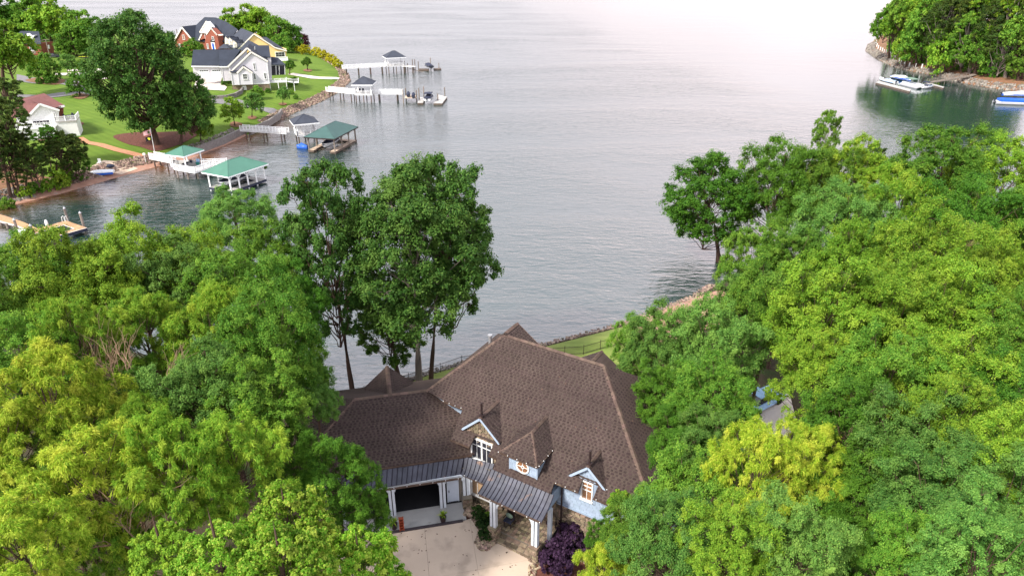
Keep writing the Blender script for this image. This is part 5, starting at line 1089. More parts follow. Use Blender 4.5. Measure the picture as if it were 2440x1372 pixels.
for px, py, z, R, lf, lb, zs in [(1158, 1280, 2.85, .62, 'deep', 'dark shrub at the front of the pebble bed', 1.2), (1150, 1252, 2.9, .6, 'deep', 'dark shrub in the middle of the pebble bed', 1.2), (1140, 1228, 2.95, .55, 'deep', 'dark shrub under the blind window', 1.1), (1165, 1240, 2.95, .5, 'oak', 'green shrub between the window and the porch pier', 1.0),
    (1362, 1300, 2.6, 1.25, 'purple', 'large purple leaved shrub right of the porch', 1.0), (1330, 1350, 2.6, 1.4, 'purple', 'dark purple shrub at the bottom edge beside the mulch', .9), (1335, 1255, 2.6, 1.2, 'purple', 'purple shrub against the stone wall', 1.0), (1425, 1350, 2.6, 1.0, 'deep', 'dark green shrub right of the purple ones', 1.0)]:
    gplant(px, py, z, R, lf, lb, 'shrubs beside the porch', zs)
# pots, plant stand, porch chair
def yucca(px, py, lb):
    b = FG.at(px, py, 3.0); b = FG.W(*b); t = thing('potted_plant', lb, 'potted plant', b, 'potted plants by the garage')
    mb = MB(); mb.tube([b, (b[0], b[1], b[2] + .45)], [.17, .25], 10); mb.build('pot', M['darkiron'], t)
    for i in range(34):
        a = rnd.random() * 6.28; e_ = rnd.uniform(.2, 1.4); l_ = rnd.uniform(.4, .62); d = Vector((math.cos(a) * math.cos(e_), math.sin(a) * math.cos(e_), math.sin(e_))); s_ = Vector((-math.sin(a), math.cos(a), 0)) * .03
        o = Vector((b[0], b[1], b[2] + .5)); mb = MB(); mb.rt(); m_ = o + d * l_ * .55 + Vector((0, 0, .02)); q = o + d * l_ - Vector((0, 0, .12 * l_)); mb.poly([o - s_ * .6, m_ - s_, q, m_ + s_, o + s_ * .6]); mb.build('leaf', L['willow'] if i % 3 else L['oak'], t)
yucca(940, 1258, 'spiky plant in a black pot left of the garage opening'); yucca(1056, 1241, 'spiky plant in a black pot right of the garage opening')
b = FG.W(*FG.at(958, 1262, 3.0)); t = thing('plant_stand', 'narrow rust red wooden stand at the garage opening', 'stand', b)
F = FG; q = F.loc(b)
for du in (-.14, .14): fbox(F, q[0] + du - .025, q[0] + du + .025, q[1] - .15, q[1] + .1, 3.0, 4.15, 'orange', 'side_rail', t)
for k in range(5): fbox(F, q[0] - .115, q[0] + .115, q[1] - .13, q[1] + .08, 3.12 + .24 * k, 3.17 + .24 * k, 'orange', 'shelf', t)
fbox(F, q[0] - .115, q[0] + .115, q[1] + .05, q[1] + .08, 3.0, 3.9, 'orange', 'back_panel', t)
q = FM.loc(P(1213, 1250, 3.2)); b = FM.W(q[0], q[1], 3.2); t = thing('porch_chair', 'dark chair on the stone porch', 'chair', b)
for du in (-.26, .26):
    for dw in (-.22, .24): fbox(FM, q[0] + du - .025, q[0] + du + .025, q[1] + dw - .025, q[1] + dw + .025, 3.21, 3.66, 'darkiron', 'leg', t)
fbox(FM, q[0] - .3, q[0] + .3, q[1] - .28, q[1] + .28, 3.64, 3.74, 'navy', 'seat', t); fbox(FM, q[0] - .3, q[0] + .3, q[1] + .24, q[1] + .32, 3.7, 4.3, 'darkiron', 'backrest', t)
for du in (-.3, .3): fbox(FM, q[0] + du - .03, q[0] + du + .03, q[1] - .26, q[1] + .26, 3.92, 3.97, 'darkiron', 'armrest', t)
mb = MB(); A = FM.W(q[0], q[1] + .06, 4.02); mb.ball((0, 0, 0), .3, 10, 6, .95); me_ = mb.mesh('pillow', M['canopy'], smooth=True); o = inst('pillow', me_, A, None, FM.a, (1, .38, 1)); tag(o, 'pale green pillow on the dark porch chair', 'pillow'); o.rotation_euler = (.25, 0, FM.a)
# black picket fence behind the house
FP = [(870, 945), (930, 925), (975, 913), (1000, 905), (1050, 888), (1100, 870), (1200, 855), (1300, 852), (1390, 846), (1430, 834), (1480, 823), (1530, 812), (1570, 806)]
fn = thing('iron_fence', 'thin black picket fence across the lakeside lawn behind the house', 'fence', GT(1000, 908, 'N')); fp = [GT(x, y, 'N') for x, y in FP]
ms_ = MB(); ms_.box((0, 0, .62), (.06, .06, 1.24)); pm_ = ms_.mesh('post', M['darkiron']); pk = MB(); rl = MB()
for i in range(len(fp) - 1):
    a, b = Vector(fp[i]), Vector(fp[i + 1]); n = max(1, round((b - a).length / 2.3))
    for j in range(n):
        p = a.lerp(b, j / n); inst('post', pm_, tuple(p), fn); e_ = a.lerp(b, (j + 1) / n)
        for h in (.25, 1.05): rl.beam(p + Vector((0, 0, h)), e_ + Vector((0, 0, h)), .025, .035)
        for k in range(1, 18): c = p.lerp(e_, k / 18); pk.box((c.x, c.y, c.z + .6), (.018, .018, 1.05))
rl.build('rail', M['darkiron'], fn); pk.build('picket', M['darkiron'], fn, kind='stuff')

mb = MB()
for _ in range(90):
    x, y = rnd.uniform(-8, 1.5), rnd.uniform(29.5, 36)
    if float(sd(np.array([x]), np.array([y]), dpoly)[0]) < .1: continue
    r = rnd.uniform(.04, .09); a = rnd.random() * 6; z = drz(x, y) + .012; mb.rt(); mb.poly([(x + r * math.cos(a), y + r * math.sin(a), z), (x - r * .5 * math.sin(a), y + r * .5 * math.cos(a), z + .015), (x - r * math.cos(a), y - r * math.sin(a), z), (x + r * .5 * math.sin(a), y - r * .5 * math.cos(a), z + .02)])
tag(mb.build('fallen_leaves', M['bark']), kind='stuff')
mb = MB()
for i in range(22):   # leaf litter caught on the shingles
    u_, w_ = rnd.uniform(-24, -11), rnd.uniform(31.5, 37.5); p = FM.W(u_, w_, mz(w_) + .05); r = rnd.uniform(.04, .08); mb.rt(); mb.poly([(p[0] + r, p[1], p[2]), (p[0], p[1] + r * .6, p[2] + .04), (p[0] - r, p[1], p[2]), (p[0], p[1] - r * .6, p[2] - .03)])
mb.build('leaf_litter', M['bark'], house, kind='stuff')
# ---------------------------------------------------------------- houses across the cove
g2 = lambda X, Y: (380 + X * .16764, 20 + Y * .16764)
g1 = lambda X, Y: (X * .17493, Y * .17493)
g4 = lambda X, Y: (X * .21864, 200 + Y * .21864)
def fac(F, w, pts, m, parent, name='wall', th=.3, g=g2, label=None):
    q = [F.on(*g(*p), w) for p in pts]; mb = MB(); mb.prism([F.W(*p) for p in q], tuple(F.v[i] * th if i < 2 else 0 for i in range(3))); return mb.build(name, M[m], parent, label=label)
def rpx(F, pts, m, parent, name='roof', th=.2, g=g2):
    q = [F.W(*F.on(*g(x, y), w)) for x, y, w in pts]; mb = MB(); mb.prism(q, (0, 0, -th)); return mb.build(name, M[m], parent)
def gable(F, w, depth, pk, l, r, m, parent, over=.35, trim='cream', g=g2, th=.2):
    k = F.on(*g(*pk), w - over); out = []
    for e_ in (l, r):
        q = F.on(*g(*e_), w - over); mb = MB(); mb.prism([F.W(k[0], w - over, k[2]), F.W(k[0], w + depth, k[2]), F.W(q[0], w + depth, q[2]), F.W(q[0], w - over, q[2])], (0, 0, -th)); out.append(mb.build('roof', M[m], parent))
        mb = MB(); mb.beam(F.W(k[0], w - over - .03, k[2] - .3), F.W(q[0], w - over - .03, q[2] - .3), .12, .42); mb.build('rake_board', M[trim], parent)
def pwin(F, w, a, b, cols, rows, parent, g=g2, pane='glass_dark', frame='white', fw=.12):
    p = F.on(*g(*a), w); q = F.on(*g(*b), w); return fwin(F, w, min(p[0], q[0]), max(p[0], q[0]), min(p[2], q[2]), max(p[2], q[2]), cols, rows, pane, fw, parent, frame, depth=.12)
def corner(F, w, a, b, parent, g=g2, t=.25, m='white'):
    mb = MB(); mb.beam(F.W(*F.on(*g(*a), w - .04)), F.W(*F.on(*g(*b), w - .04)), t, .12); return mb.build('corner_board', M[m], parent)
# light grey house
F = Fr(14); zg = GT(598, 210)[2]
gh = thing('grey_house', 'light grey gabled house with charcoal roofs and two white garage doors across the cove', 'house', (*P(585, 190, zg)[:2], zg))
w0 = F.loc(P(598, 201, zg + 1.6))[1]
fac(F, w0, [(1035, 1090), (1565, 1068), (1532, 745), (1300, 635), (1010, 905)], 'grey_siding', gh)
fac(F, w0 + .05, [(1040, 1210), (1575, 1190), (1565, 1070), (1035, 1092)], 'stone', gh, 'stone_foundation')
gable(F, w0, 10, (1300, 608), (992, 905), (1538, 742), 'far_navy', gh)
fac(F, w0 - 1.2, [(1132, 1090), (1325, 1084), (1312, 905), (1190, 840), (1112, 912)], 'grey_siding', gh, th=1.2); gable(F, w0 - 1.2, 3, (1190, 818), (1098, 908), (1320, 905), 'far_navy', gh, .25)
rpx(F, [(1000, 905, w0 - 1.3), (1112, 905, w0 - 1.3), (1115, 880, w0 + .2), (1030, 880, w0 + .2)], 'far_navy', gh, 'porch_roof'); fac(F, w0 - 1.0, [(1042, 1092), (1130, 1090), (1112, 915), (1018, 925)], 'grey_siding', gh, th=1.0)
fac(F, w0 + 2.2, [(975, 1000), (1240, 1000), (1240, 600), (990, 825)], 'grey_siding', gh); gable(F, w0 + 2.2, 9, (1242, 552), (965, 822), (1500, 760), 'far_navy', gh)
wg = w0 + 7.5; fac(F, wg, [(490, 1000), (905, 990), (890, 820), (470, 825)], 'grey_siding', gh)
wm = w0 + 4.5; fac(F, wm, [(905, 1035), (1040, 1030), (1000, 820), (880, 830)], 'grey_siding', gh); corner(F, wm, (910, 1035), (884, 830), gh)
rpx(F, [(480, 592, wg + 4.5), (860, 592, wg + 4.5), (850, 822, wg - .5), (450, 818, wg - .5)], 'far_navy', gh); rpx(F, [(845, 590, wm + 5.5), (1155, 583, wm + 5.5), (985, 824, wm - .4), (852, 826, wm - .4)], 'far_navy', gh)
rpx(F, [(480, 592, wg + 4.5), (1155, 583, wg + 4.5), (1150, 700, wg + 9.5), (500, 700, wg + 9.5)], 'far_navy', gh)
mb = MB(); mb.beam(F.W(*F.on(*g2(452, 828), wg - .5)), F.W(*F.on(*g2(852, 832), wg - .5)), .15, .35); mb.beam(F.W(*F.on(*g2(854, 836), wm - .4)), F.W(*F.on(*g2(985, 834), wm - .4)), .15, .35); mb.build('fascia', M['white'], gh)
for a, b, c, d in ((556, 872, 722, 992), (737, 868, 893, 988)):
    p = F.on(*g2(a, b), wg); q = F.on(*g2(c, d), wg); gd = fbox(F, p[0], q[0], wg - .06, wg + .1, q[2], p[2], 'white', 'garage_door', gh)
    for i in range(4):
        x = p[0] + (q[0] - p[0]) * (.08 + .22 * i); fbox(F, x, x + (q[0] - p[0]) * .17, wg - .09, wg - .06, p[2] - .55, p[2] - .25, 'glass_dark', 'pane', gd)
    for i in range(1, 4): z = q[2] + (p[2] - q[2]) * i / 4; fbox(F, p[0], q[0], wg - .075, wg - .06, z - .02, z + .02, 'trim', 'panel_joint', gd)
rpx(F, [(1330, 530, w0 + 5.5), (1556, 528, w0 + 5.5), (1578, 692, w0 + 1.2), (1440, 690, w0 + 1.2)], 'far_navy', gh)
fac(F, w0 + 1.5, [(1530, 1065), (1600, 1060), (1585, 700), (1535, 700)], 'grey_siding', gh)
rpx(F, [(1580, 690, w0 + 5), (1680, 700, w0 + 5), (1790, 800, w0 + 1.2), (1590, 800, w0 + 1.2)], 'far_navy', gh, 'porch_roof')
for X in (1655, 1700, 1780):
    corner(F, w0 + 1.6, (X, 800), (X + 4, 945), gh)
fac(F, w0 + 4.2, [(1590, 955), (1790, 945), (1785, 800), (1590, 800)], 'glass_dark', gh, 'porch_screen'); mb = MB(); mb.beam(F.W(*F.on(*g2(1590, 805), w0 + 1.5)), F.W(*F.on(*g2(1788, 803), w0 + 1.5)), .15, .35); mb.build('fascia', M['white'], gh)
def decking(F, w0_, w1_, a, b, zp, parent, g=g2, m='white', name='deck'):
    p = F.on(*g(*a), w0_); q = F.on(*g(*b), w0_); return fbox(F, p[0], q[0], w0_, w1_, p[2] - .15, p[2], m, name, parent), p, q
d_, p, q = decking(F, w0 + .6, w0 + 4.2, (1560, 1055), (1800, 1010), 0, gh)
def railing(F_pts, parent, h=1.0, m='rail', gap=1.8, bal=True):
    """F_pts: world deck-level points"""
    r = MB(); b = MB()
    for i in range(len(F_pts) - 1):
        a, c = Vector(F_pts[i]), Vector(F_pts[i + 1]); n = max(1, round((c - a).length / gap)); up = Vector((0, 0, 1))
        r.beam(a + up * h, c + up * h, .14, .07); r.beam(a + up * .14, c + up * .14, .07, .07)
        for j in range(n + (1 if i == len(F_pts) - 2 else 0)):
            t_ = a.lerp(c, j / n); po = MB(); po.beam(t_, t_ + up * (h + .12), .15, .15); po.build('railing_post', M[m], parent)
        k = int((c - a).length / .22)
        for j in range(k): t_ = a.lerp(c, (j + .5) / k); b.beam(t_ + up * .14, t_ + up * h, .06, .06)
    r.build('rail', M[m], parent)
    if bal: b.build('baluster', M[m], parent, kind='stuff')
A = lambda u, w, z: F.W(u, w, z)
railing([A(p[0], w0 + .7, p[2]), A(q[0], w0 + .7, p[2]), A(q[0], w0 + 2, p[2])], gh)
for u_ in (p[0] + .1, (p[0] + q[0]) / 2, q[0] - .1): fbox(F, u_ - .09, u_ + .09, w0 + .6, w0 + .8, zg - 1.5, p[2] - .15, 'white', 'deck_post', gh)
l0 = F.on(*g2(1905, 1058), w0 + .8); l1 = F.on(*g2(1978, 1058), w0 + .8); fbox(F, l0[0], l1[0], w0 + .6, w0 + 2.2, l0[2] - .12, l0[2], 'white', 'stair_landing', gh)
railing([A(q[0], w0 + 1.0, p[2]), A(l0[0], w0 + .7, l0[2])], gh); railing([A(l0[0], w0 + .7, l0[2]), A(l1[0], w0 + .7, l0[2]), A(l1[0], w0 + 2.1, l0[2])], gh)
for i in range(9): t_ = (i + .5) / 9; fbox(F, q[0] + (l0[0] - q[0]) * i / 9, q[0] + (l0[0] - q[0]) * (i + 1) / 9, w0 + .8, w0 + 2.0, p[2] + (l0[2] - p[2]) * t_ - .06, p[2] + (l0[2] - p[2]) * t_, 'white', 'stair_tread', gh)
fbox(F, l0[0], l0[0] + .15, w0 + .7, w0 + .85, zg - 2, l0[2], 'white', 'deck_post', gh)
for a, b, c, r in [((1325, 778), (1372, 872), 2, 2), ((1328, 925), (1378, 1015), 2, 2), ((1478, 918), (1528, 1008), 2, 2)]: pwin(F, w0 - .02, a, b, c, r, gh)
pwin(F, w0 - 1.25, (1175, 932), (1258, 1012), 4, 2, gh)
for a, b in (((1042, 1090), (1015, 920)), ((1562, 1068), (1528, 755))): corner(F, w0 if a[0] > 1200 else w0 - 1.05, a, b, gh)
corner(F, w0 - 1.25, (1135, 1090), (1114, 915), gh); corner(F, w0 - 1.25, (1323, 1084), (1310, 905), gh)
mb = MB(); mb.beam(A(*F.on(*g2(1040, 1088), w0 - .05)), A(*F.on(*g2(1565, 1066), w0 - .05)), .1, .3); mb.build('skirt_board', M['white'], gh)
q = F.on(*g2(1218, 1200), w0 - .02); fbox(F, q[0] - .6, q[0] + .6, w0 - .08, w0 + .02, q[2] - .1, q[2] + 2.0, 'white', 'basement_door', gh)
fac(F, w0 - 5.2 + 5, [(1345, 545), (1360, 545), (1362, 590), (1347, 590)], 'alu', gh, 'flue_pipe')
# retaining wall of grey blocks
rw_ = thing('retaining_wall', 'curved grey block retaining wall below the grey house drive', 'wall', GT(545, 232)); ln = [GT(*g2(*p)) for p in [(680, 1262), (820, 1290), (960, 1290), (1080, 1262), (1160, 1215), (1195, 1150)]]
mb = MB(); core = MB()
for i in range(len(ln) - 1):
    a, b = Vector(ln[i]), Vector(ln[i + 1]); n = max(1, int((b - a).length / .7)); zt = zg + .9
    core.beam(Vector((a.x, a.y, zt - 2.2)), Vector((b.x, b.y, zt - 2.2)), .4, 4.3)
    for k in range(9):
        for j in range(n):
            p_ = a.lerp(b, (j + (.5 if k % 2 else 0)) / n); q_ = a.lerp(b, (j + 1 + (.5 if k % 2 else 0)) / n); d = (q_ - p_) * .03; mb.rt(); z = zt - .16 - k * .3; mb.beam(Vector((p_.x + d.x, p_.y + d.y, z)), Vector((q_.x - d.x, q_.y - d.y, z)), .52 + rnd.uniform(0, .08), .27)
core.build('wall_core', M['mortar'], rw_); mb.build('block', M['blockwall'], rw_, kind='stuff')
# basketball hoop and bins
b = GT(503, 187); t = thing('basketball_hoop', 'black pole basketball hoop between the garage doors', 'basketball hoop', b); mb = MB(); mb.box((b[0], b[1], b[2] + .15), (1.1, .8, .3)); mb.build('base', M['navy'], t); mb = MB(); mb.tube([(b[0], b[1], b[2]), (b[0], b[1], b[2] + 2.8), (b[0] - .1, b[1] - .6, b[2] + 3.2)], .09, 6); mb.build('pole', M['darkiron'], t); mb = MB(); mb.box((b[0] - .1, b[1] - .7, b[2] + 3.4), (1.6, .06, 1.0), .2); mb.build('backboard', M['trim'], t)
mb = MB(); c_ = (b[0] - .1, b[1] - 1.0, b[2] + 3.05); mb.tube([(c_[0] + .25 * math.cos(i * .7854), c_[1] + .25 * math.sin(i * .7854), c_[2]) for i in range(9)], .03, 4, False); mb.build('hoop', M['orange'], t)
for px, py, m_, lb in [(468, 186, 'blue', 'dark blue wheeled bin at the garage corner of the grey house'), (473, 187, 'teal', 'teal wheeled bin next to the dark blue one'), (224, 218, 'teal', 'teal bin standing beside the asphalt drive')]:
    b = GT(px, py); t = thing('wheeled_bin', lb, 'bin', b); mb = MB(); mb.hexa([(b[0] + x, b[1] + y, b[2]) for x, y in ((-.3, -.3), (.3, -.3), (.3, .3), (-.3, .3))] + [(b[0] + x, b[1] + y, b[2] + 1.2) for x, y in ((-.4, -.4), (.4, -.4), (.4, .4), (-.4, .4))]); mb.build('body', M[m_], t); mb = MB(); mb.box((b[0], b[1], b[2] + 1.25), (.86, .9, .1)); mb.build('lid', M[m_], t)
# yellow house
F = Fr(16); zy = GT(672, 145)[2]; yh = thing('yellow_house', 'yellow gabled house with slate roofs behind the light grey house', 'house', (*P(655, 140, zy)[:2], zy)); wy = F.loc(P(680, 146, zy))[1]
fac(F, wy, [(1100, 760), (1800, 745), (1800, 605), (1640, 560), (1340, 380), (1110, 600)], 'yellow', yh, th=7)
rpx(F, [(1340, 355, wy - .5), (1165, 283, wy + 11), (930, 500, wy + 11), (1090, 600, wy - .5)], 'navy_roof', yh); rpx(F, [(1340, 355, wy - .5), (1165, 283, wy + 11), (1500, 480, wy + 12), (1570, 500, wy - .5)], 'navy_roof', yh)
rpx(F, [(1555, 492, wy - .4), (1640, 552, wy - .4), (1812, 600, wy - .4), (1690, 540, wy + 7), (1520, 405, wy + 7), (1440, 405, wy + 7)], 'navy_roof', yh)
for a, b in (((1340, 368), (1095, 610)), ((1340, 368), (1570, 512)), ((1570, 512), (1640, 562)), ((1640, 562), (1810, 608))): mb = MB(); mb.beam(F.W(*F.on(*g2(*a), wy - .5)), F.W(*F.on(*g2(*b), wy - .5)), .15, .4); mb.build('rake_board', M['cream'], yh)
pwin(F, wy - .05, (1640, 622), (1792, 694), 3, 2, yh, fw=.2)
fac(F, wy - .1, [(1640, 760), (1830, 745), (1820, 690), (1640, 700)], 'white', yh, 'porch_skirt', .1)
rpx(F, [(1265, 452, wy - 6), (1405, 525, wy - 8), (1240, 600, wy - 10), (1120, 600, wy - 10)], 'navy_roof', yh)
for X, Y in ((935, 400), (990, 412), (1050, 452)):
    wd = wy - 3 - (X - 935) * .02; fac(F, wd, [(X - 5, Y + 110), (X + 50, Y + 110), (X + 45, Y + 40), (X, Y + 5), (X - 8, Y + 40)], 'cream', yh, 'dormer_wall', 3); rpx(F, [(X, Y - 3, wd - .3), (X + 130, Y - 5, wd + 5), (X + 150, Y + 35, wd + 5), (X + 55, Y + 42, wd - .3)], 'navy_roof', yh, 'dormer_roof')
    pwin(F, wd - .05, (X + 8, Y + 50), (X + 30, Y + 95), 1, 2, yh, fw=.1)
# brick house
F = Fr(-20); zb = GT(440, 124)[2]; bh = thing('brick_house', 'big red brick house with steep slate roof and white pediment', 'house', (*P(470, 122, zb)[:2], zb)); wb_ = F.loc(P(440, 124, zb))[1]
fac(F, wb_, [(240, 625), (500, 600), (490, 470), (315, 280), (215, 455)], 'brick', bh, th=1); k = F.on(*g2(315, 262), wb_ - .4)
for e_, dd in (((208, 455), 14), ((492, 475), 14)):
    q = F.on(*g2(*e_), wb_ - .4); mb = MB(); mb.prism([F.W(k[0], wb_ - .4, k[2]), F.W(k[0], wb_ + dd, k[2]), F.W(q[0], wb_ + dd, q[2]), F.W(q[0], wb_ - .4, q[2])], (0, 0, -.2)); mb.build('roof', M['far_navy'], bh); mb = MB(); mb.beam(F.W(k[0], wb_ - .45, k[2] - .3), F.W(q[0], wb_ - .45, q[2] - .3), .15, .5); mb.build('rake_board', M['cream'], bh)
wc = wb_ - 1
fac(F, wc + 2, [(480, 600), (960, 590), (960, 470), (480, 460)], 'brick', bh, th=8)
rpx(F, [(640, 128, wc + 10), (800, 133, wc + 10), (960, 200, wc + 9), (1110, 300, wc + 6), (985, 480, wc + 1.5), (480, 465, wc + 1.5), (520, 240, wc + 8)], 'far_navy', bh); rpx(F, [(640, 128, wc + 10), (800, 133, wc + 10), (960, 300, wc + 20), (500, 300, wc + 20)], 'far_navy', bh)
fac(F, wc + 1.0, [(560, 460), (740, 400), (740, 340), (600, 340)], 'brick', bh, th=3); fac(F, wc + .6, [(575, 345), (745, 345), (735, 270), (668, 192)], 'white', bh, 'pediment', 2)
fac(F, wc - .6, [(690, 590), (858, 582), (822, 385), (730, 290), (655, 385), (640, 590)], 'brick', bh, th=3)
for a, b, w_ in (((668, 188), (572, 345), wc + .5), ((668, 188), (745, 285), wc + .5), ((730, 282), (665, 375), wc - .7), ((730, 282), (818, 385), wc - .7), ((575, 345), (665, 350), wc + .5), ((818, 385), (905, 378), wc), ((605, 360), (560, 455), wc + .9)): mb = MB(); mb.beam(F.W(*F.on(*g2(*a), w_)), F.W(*F.on(*g2(*b), w_)), .15, .45); mb.build('rake_board', M['cream'], bh)
rpx(F, [(730, 280, wc - .8), (800, 230, wc + 7), (930, 370, wc + 7), (820, 385, wc - .8)], 'far_navy', bh)
pwin(F, wb_ - .05, (322, 380), (368, 448), 2, 2, bh, pane='glass_amber'); pwin(F, wb_ - .05, (275, 505), (310, 575), 2, 2, bh); fac(F, wb_ - .08, [(260, 575), (275, 573), (273, 505), (258, 507)], 'darkiron', bh, 'shutter', .08); fac(F, wb_ - .08, [(312, 570), (326, 568), (322, 503), (309, 505)], 'darkiron', bh, 'shutter', .08)
for a, b in (((740, 400), (782, 462)), ((640, 365), (690, 440)), ((670, 505), (705, 575))): pwin(F, wc - .65 if a[0] > 650 else wc + .9, a, b, 2, 3, bh)
q = F.on(*g2(775, 585), wc - .65); dd = fbox(F, q[0] - .9, q[0] + .9, wc - .75, wc - .6, q[2], q[2] + 2.6, 'white', 'front_door_frame', bh); fbox(F, q[0] - .45, q[0] + .45, wc - .8, wc - .75, q[2], q[2] + 2.2, 'blue', 'front_door', dd)
mb = MB(); mb.prism([F.W(q[0] + 1.0 * math.cos(t_), wc - .8, q[2] + 2.6 + 1.0 * math.sin(t_)) for t_ in [i * math.pi / 8 for i in range(9)]], (F.v[0] * .1, F.v[1] * .1, 0)); mb.build('fanlight', M['glass_dark'], bh)
rpx(F, [(830, 570, wc - 3), (940, 490, wc), (1060, 570, wc - 3)], 'navy_roof', bh, 'porch_roof')
# dark roofed cottage
F = Fr(-6); zc = GT(70, 134)[2]; ch = thing('small_brick_house', 'small brick house with dark blue roof and one white dormer at the far left', 'house', (*P(70, 132, zc)[:2], zc)); wd = F.loc(P(68, 133, zc))[1]
fac(F, wd, [(300, 760), (560, 760), (540, 600), (290, 610)], 'brick', ch, g=g1, th=7); rpx(F, [(285, 425, wd + 5), (530, 432, wd + 5), (560, 600, wd - .8), (190, 600, wd - .8), (200, 490, wd + 3)], 'far_navy', ch, g=g1)
fac(F, wd + 1.5, [(378, 562), (425, 562), (470, 485), (400, 490), (366, 460), (348, 490)], 'white', ch, 'dormer_wall', 1.5, g1); pwin(F, wd + 1.4, (370, 490), (398, 540), 1, 2, ch, g1); pwin(F, wd - .05, (395, 622), (475, 692), 3, 2, ch, g1)
fac(F, wd - 1.2, [(370, 735), (485, 735), (485, 700), (370, 700)], 'wood', ch, 'porch_rail', .2, g1)
# maroon roofed house with white deck
F = Fr(22); zr = GT(130, 315)[2]; rh = thing('maroon_roof_house', 'white gabled house with maroon shingle roof and white deck behind the pines', 'house', (*P(110, 320, zr)[:2], zr)); wr = F.loc(P(105, 325, zr))[1]
fac(F, wr, [(180, 560), (640, 480), (640, 290), (430, 235), (290, 370), (180, 375)], 'white', rh, g=g4, th=.4)
rpx(F, [(430, 215, wr - .5), (170, 205, wr + 5), (120, 365, wr + 5), (280, 372, wr - .5)], 'red_roof', rh, g=g4); rpx(F, [(430, 215, wr - .5), (650, 285, wr - .5), (590, 255, wr + 4), (330, 180, wr + 5)], 'red_roof', rh, g=g4)
rpx(F, [(480, 103, wr + 9), (705, 236, wr + 3.5), (590, 262, wr + 2.5), (440, 222, wr + 1), (170, 205, wr + 5), (175, 175, wr + 8)], 'red_roof', rh, g=g4)
fac(F, wr + 4, [(600, 420), (690, 400), (690, 245), (600, 265)], 'brick', rh, 'side_wall', .3, g4); mb = MB(); [mb.beam(F.W(*F.on(*g4(*a), w_)), F.W(*F.on(*g4(*b), w_)), .15, .4) for a, b, w_ in (((430, 222), (285, 375), wr - .55), ((430, 222), (648, 292), wr - .55), ((590, 266), (705, 242), wr + 3.2))]; mb.build('rake_board', M['white'], rh)
pwin(F, wr - .05, (572, 312), (628, 405), 2, 3, rh, g4, fw=.15); pwin(F, wr - .05, (345, 400), (560, 450), 5, 1, rh, g4, fw=.15)
p = F.on(*g4(600, 415), wr - .3); q = F.on(*g4(838, 375), wr + 1.0); zd = p[2]
fbox(F, p[0], q[0], wr - .3, wr + 4, zd - .2, zd, 'greydeck', 'deck', rh); railing([F.W(p[0], wr - .2, zd), F.W(q[0], wr - .2, zd), F.W(q[0], wr + 3.9, zd)], rh)
fbox(F, p[0], q[0], wr - .15, wr - .05, zr - 1, zd - .2, 'white', 'deck_skirt', rh); fbox(F, q[0] - .1, q[0], wr - .15, wr + 4, zr - 1, zd - .2, 'white', 'deck_skirt', rh)
p2_ = F.on(*g4(180, 500), wr - 2.5); q2_ = F.on(*g4(600, 470), wr - 2.5); fbox(F, p2_[0], q2_[0], wr - 2.5, wr, q2_[2] - .2, q2_[2], 'white', 'porch_deck', rh); railing([F.W(p2_[0], wr - 2.4, q2_[2]), F.W(q2_[0], wr - 2.4, q2_[2])], rh); fbox(F, p2_[0], q2_[0], wr - 2.3, wr - 2.2, zr - 1, q2_[2] - .2, 'white', 'deck_skirt', rh)
b = F.W((p[0] + q[0]) / 2 + .5, wr + 2, zd); t = thing('patio_set', 'dark outdoor table and chairs on the white deck of the maroon roofed house', 'table and chairs', b); mb = MB(); mb.box((b[0], b[1], b[2] + .72), (1.2, 1.2, .06)); mb.build('table_top', M['navy'], t); mb = MB(); mb.tube([b, (b[0], b[1], b[2] + .7)], .06, 6); mb.build('table_leg', M['navy'], t)
for dx, dy in ((1, 0), (-1, 0), (0, 1), (0, -1)): mb = MB(); mb.box((b[0] + dx, b[1] + dy, b[2] + .45), (.5, .5, .08)); mb.box((b[0] + dx * 1.25, b[1] + dy * 1.25, b[2] + .75), (.5 if dy else .06, .5 if dx else .06, .6)); mb.box((b[0] + dx, b[1] + dy, b[2] + .2), (.4, .4, .4)); mb.build('chair', M['navy'], t)
# ---------------------------------------------------------------- utility pole, vehicles, yard things
b = GT(121, 142); t = thing('utility_pole', 'leaning grey utility pole with a transformer and cross arm', 'utility pole', b); tp = Q(108, 94, b[1]); mb = MB(); mb.tube([b, tp], [.2, .14], 8); mb.build('pole', M['barkgrey'], t)
mb = MB(); mb.tube([(tp[0] + .5, tp[1], tp[2] - 3.2), (tp[0] + .6, tp[1], tp[2] - 2.0)], .28, 8); mb.build('transformer', M['alu'], t); mb = MB(); mb.beam((tp[0] - 1.2, tp[1], tp[2] - .3), (tp[0] + 1.4, tp[1], tp[2] - .1), .12, .12); mb.build('cross_arm', M['wood'], t)
mb = MB(); e_ = Q(60, 105, b[1] + 20); mb.tube([tp, ((tp[0] + e_[0]) / 2, (tp[1] + e_[1]) / 2, (tp[2] + e_[2]) / 2 - .5), e_], .04, 4); e_ = Q(130, 118, b[1] + 5); mb.tube([(tp[0], tp[1], tp[2] - 1), e_], .04, 4); mb.build('wire', M['wood'], t)
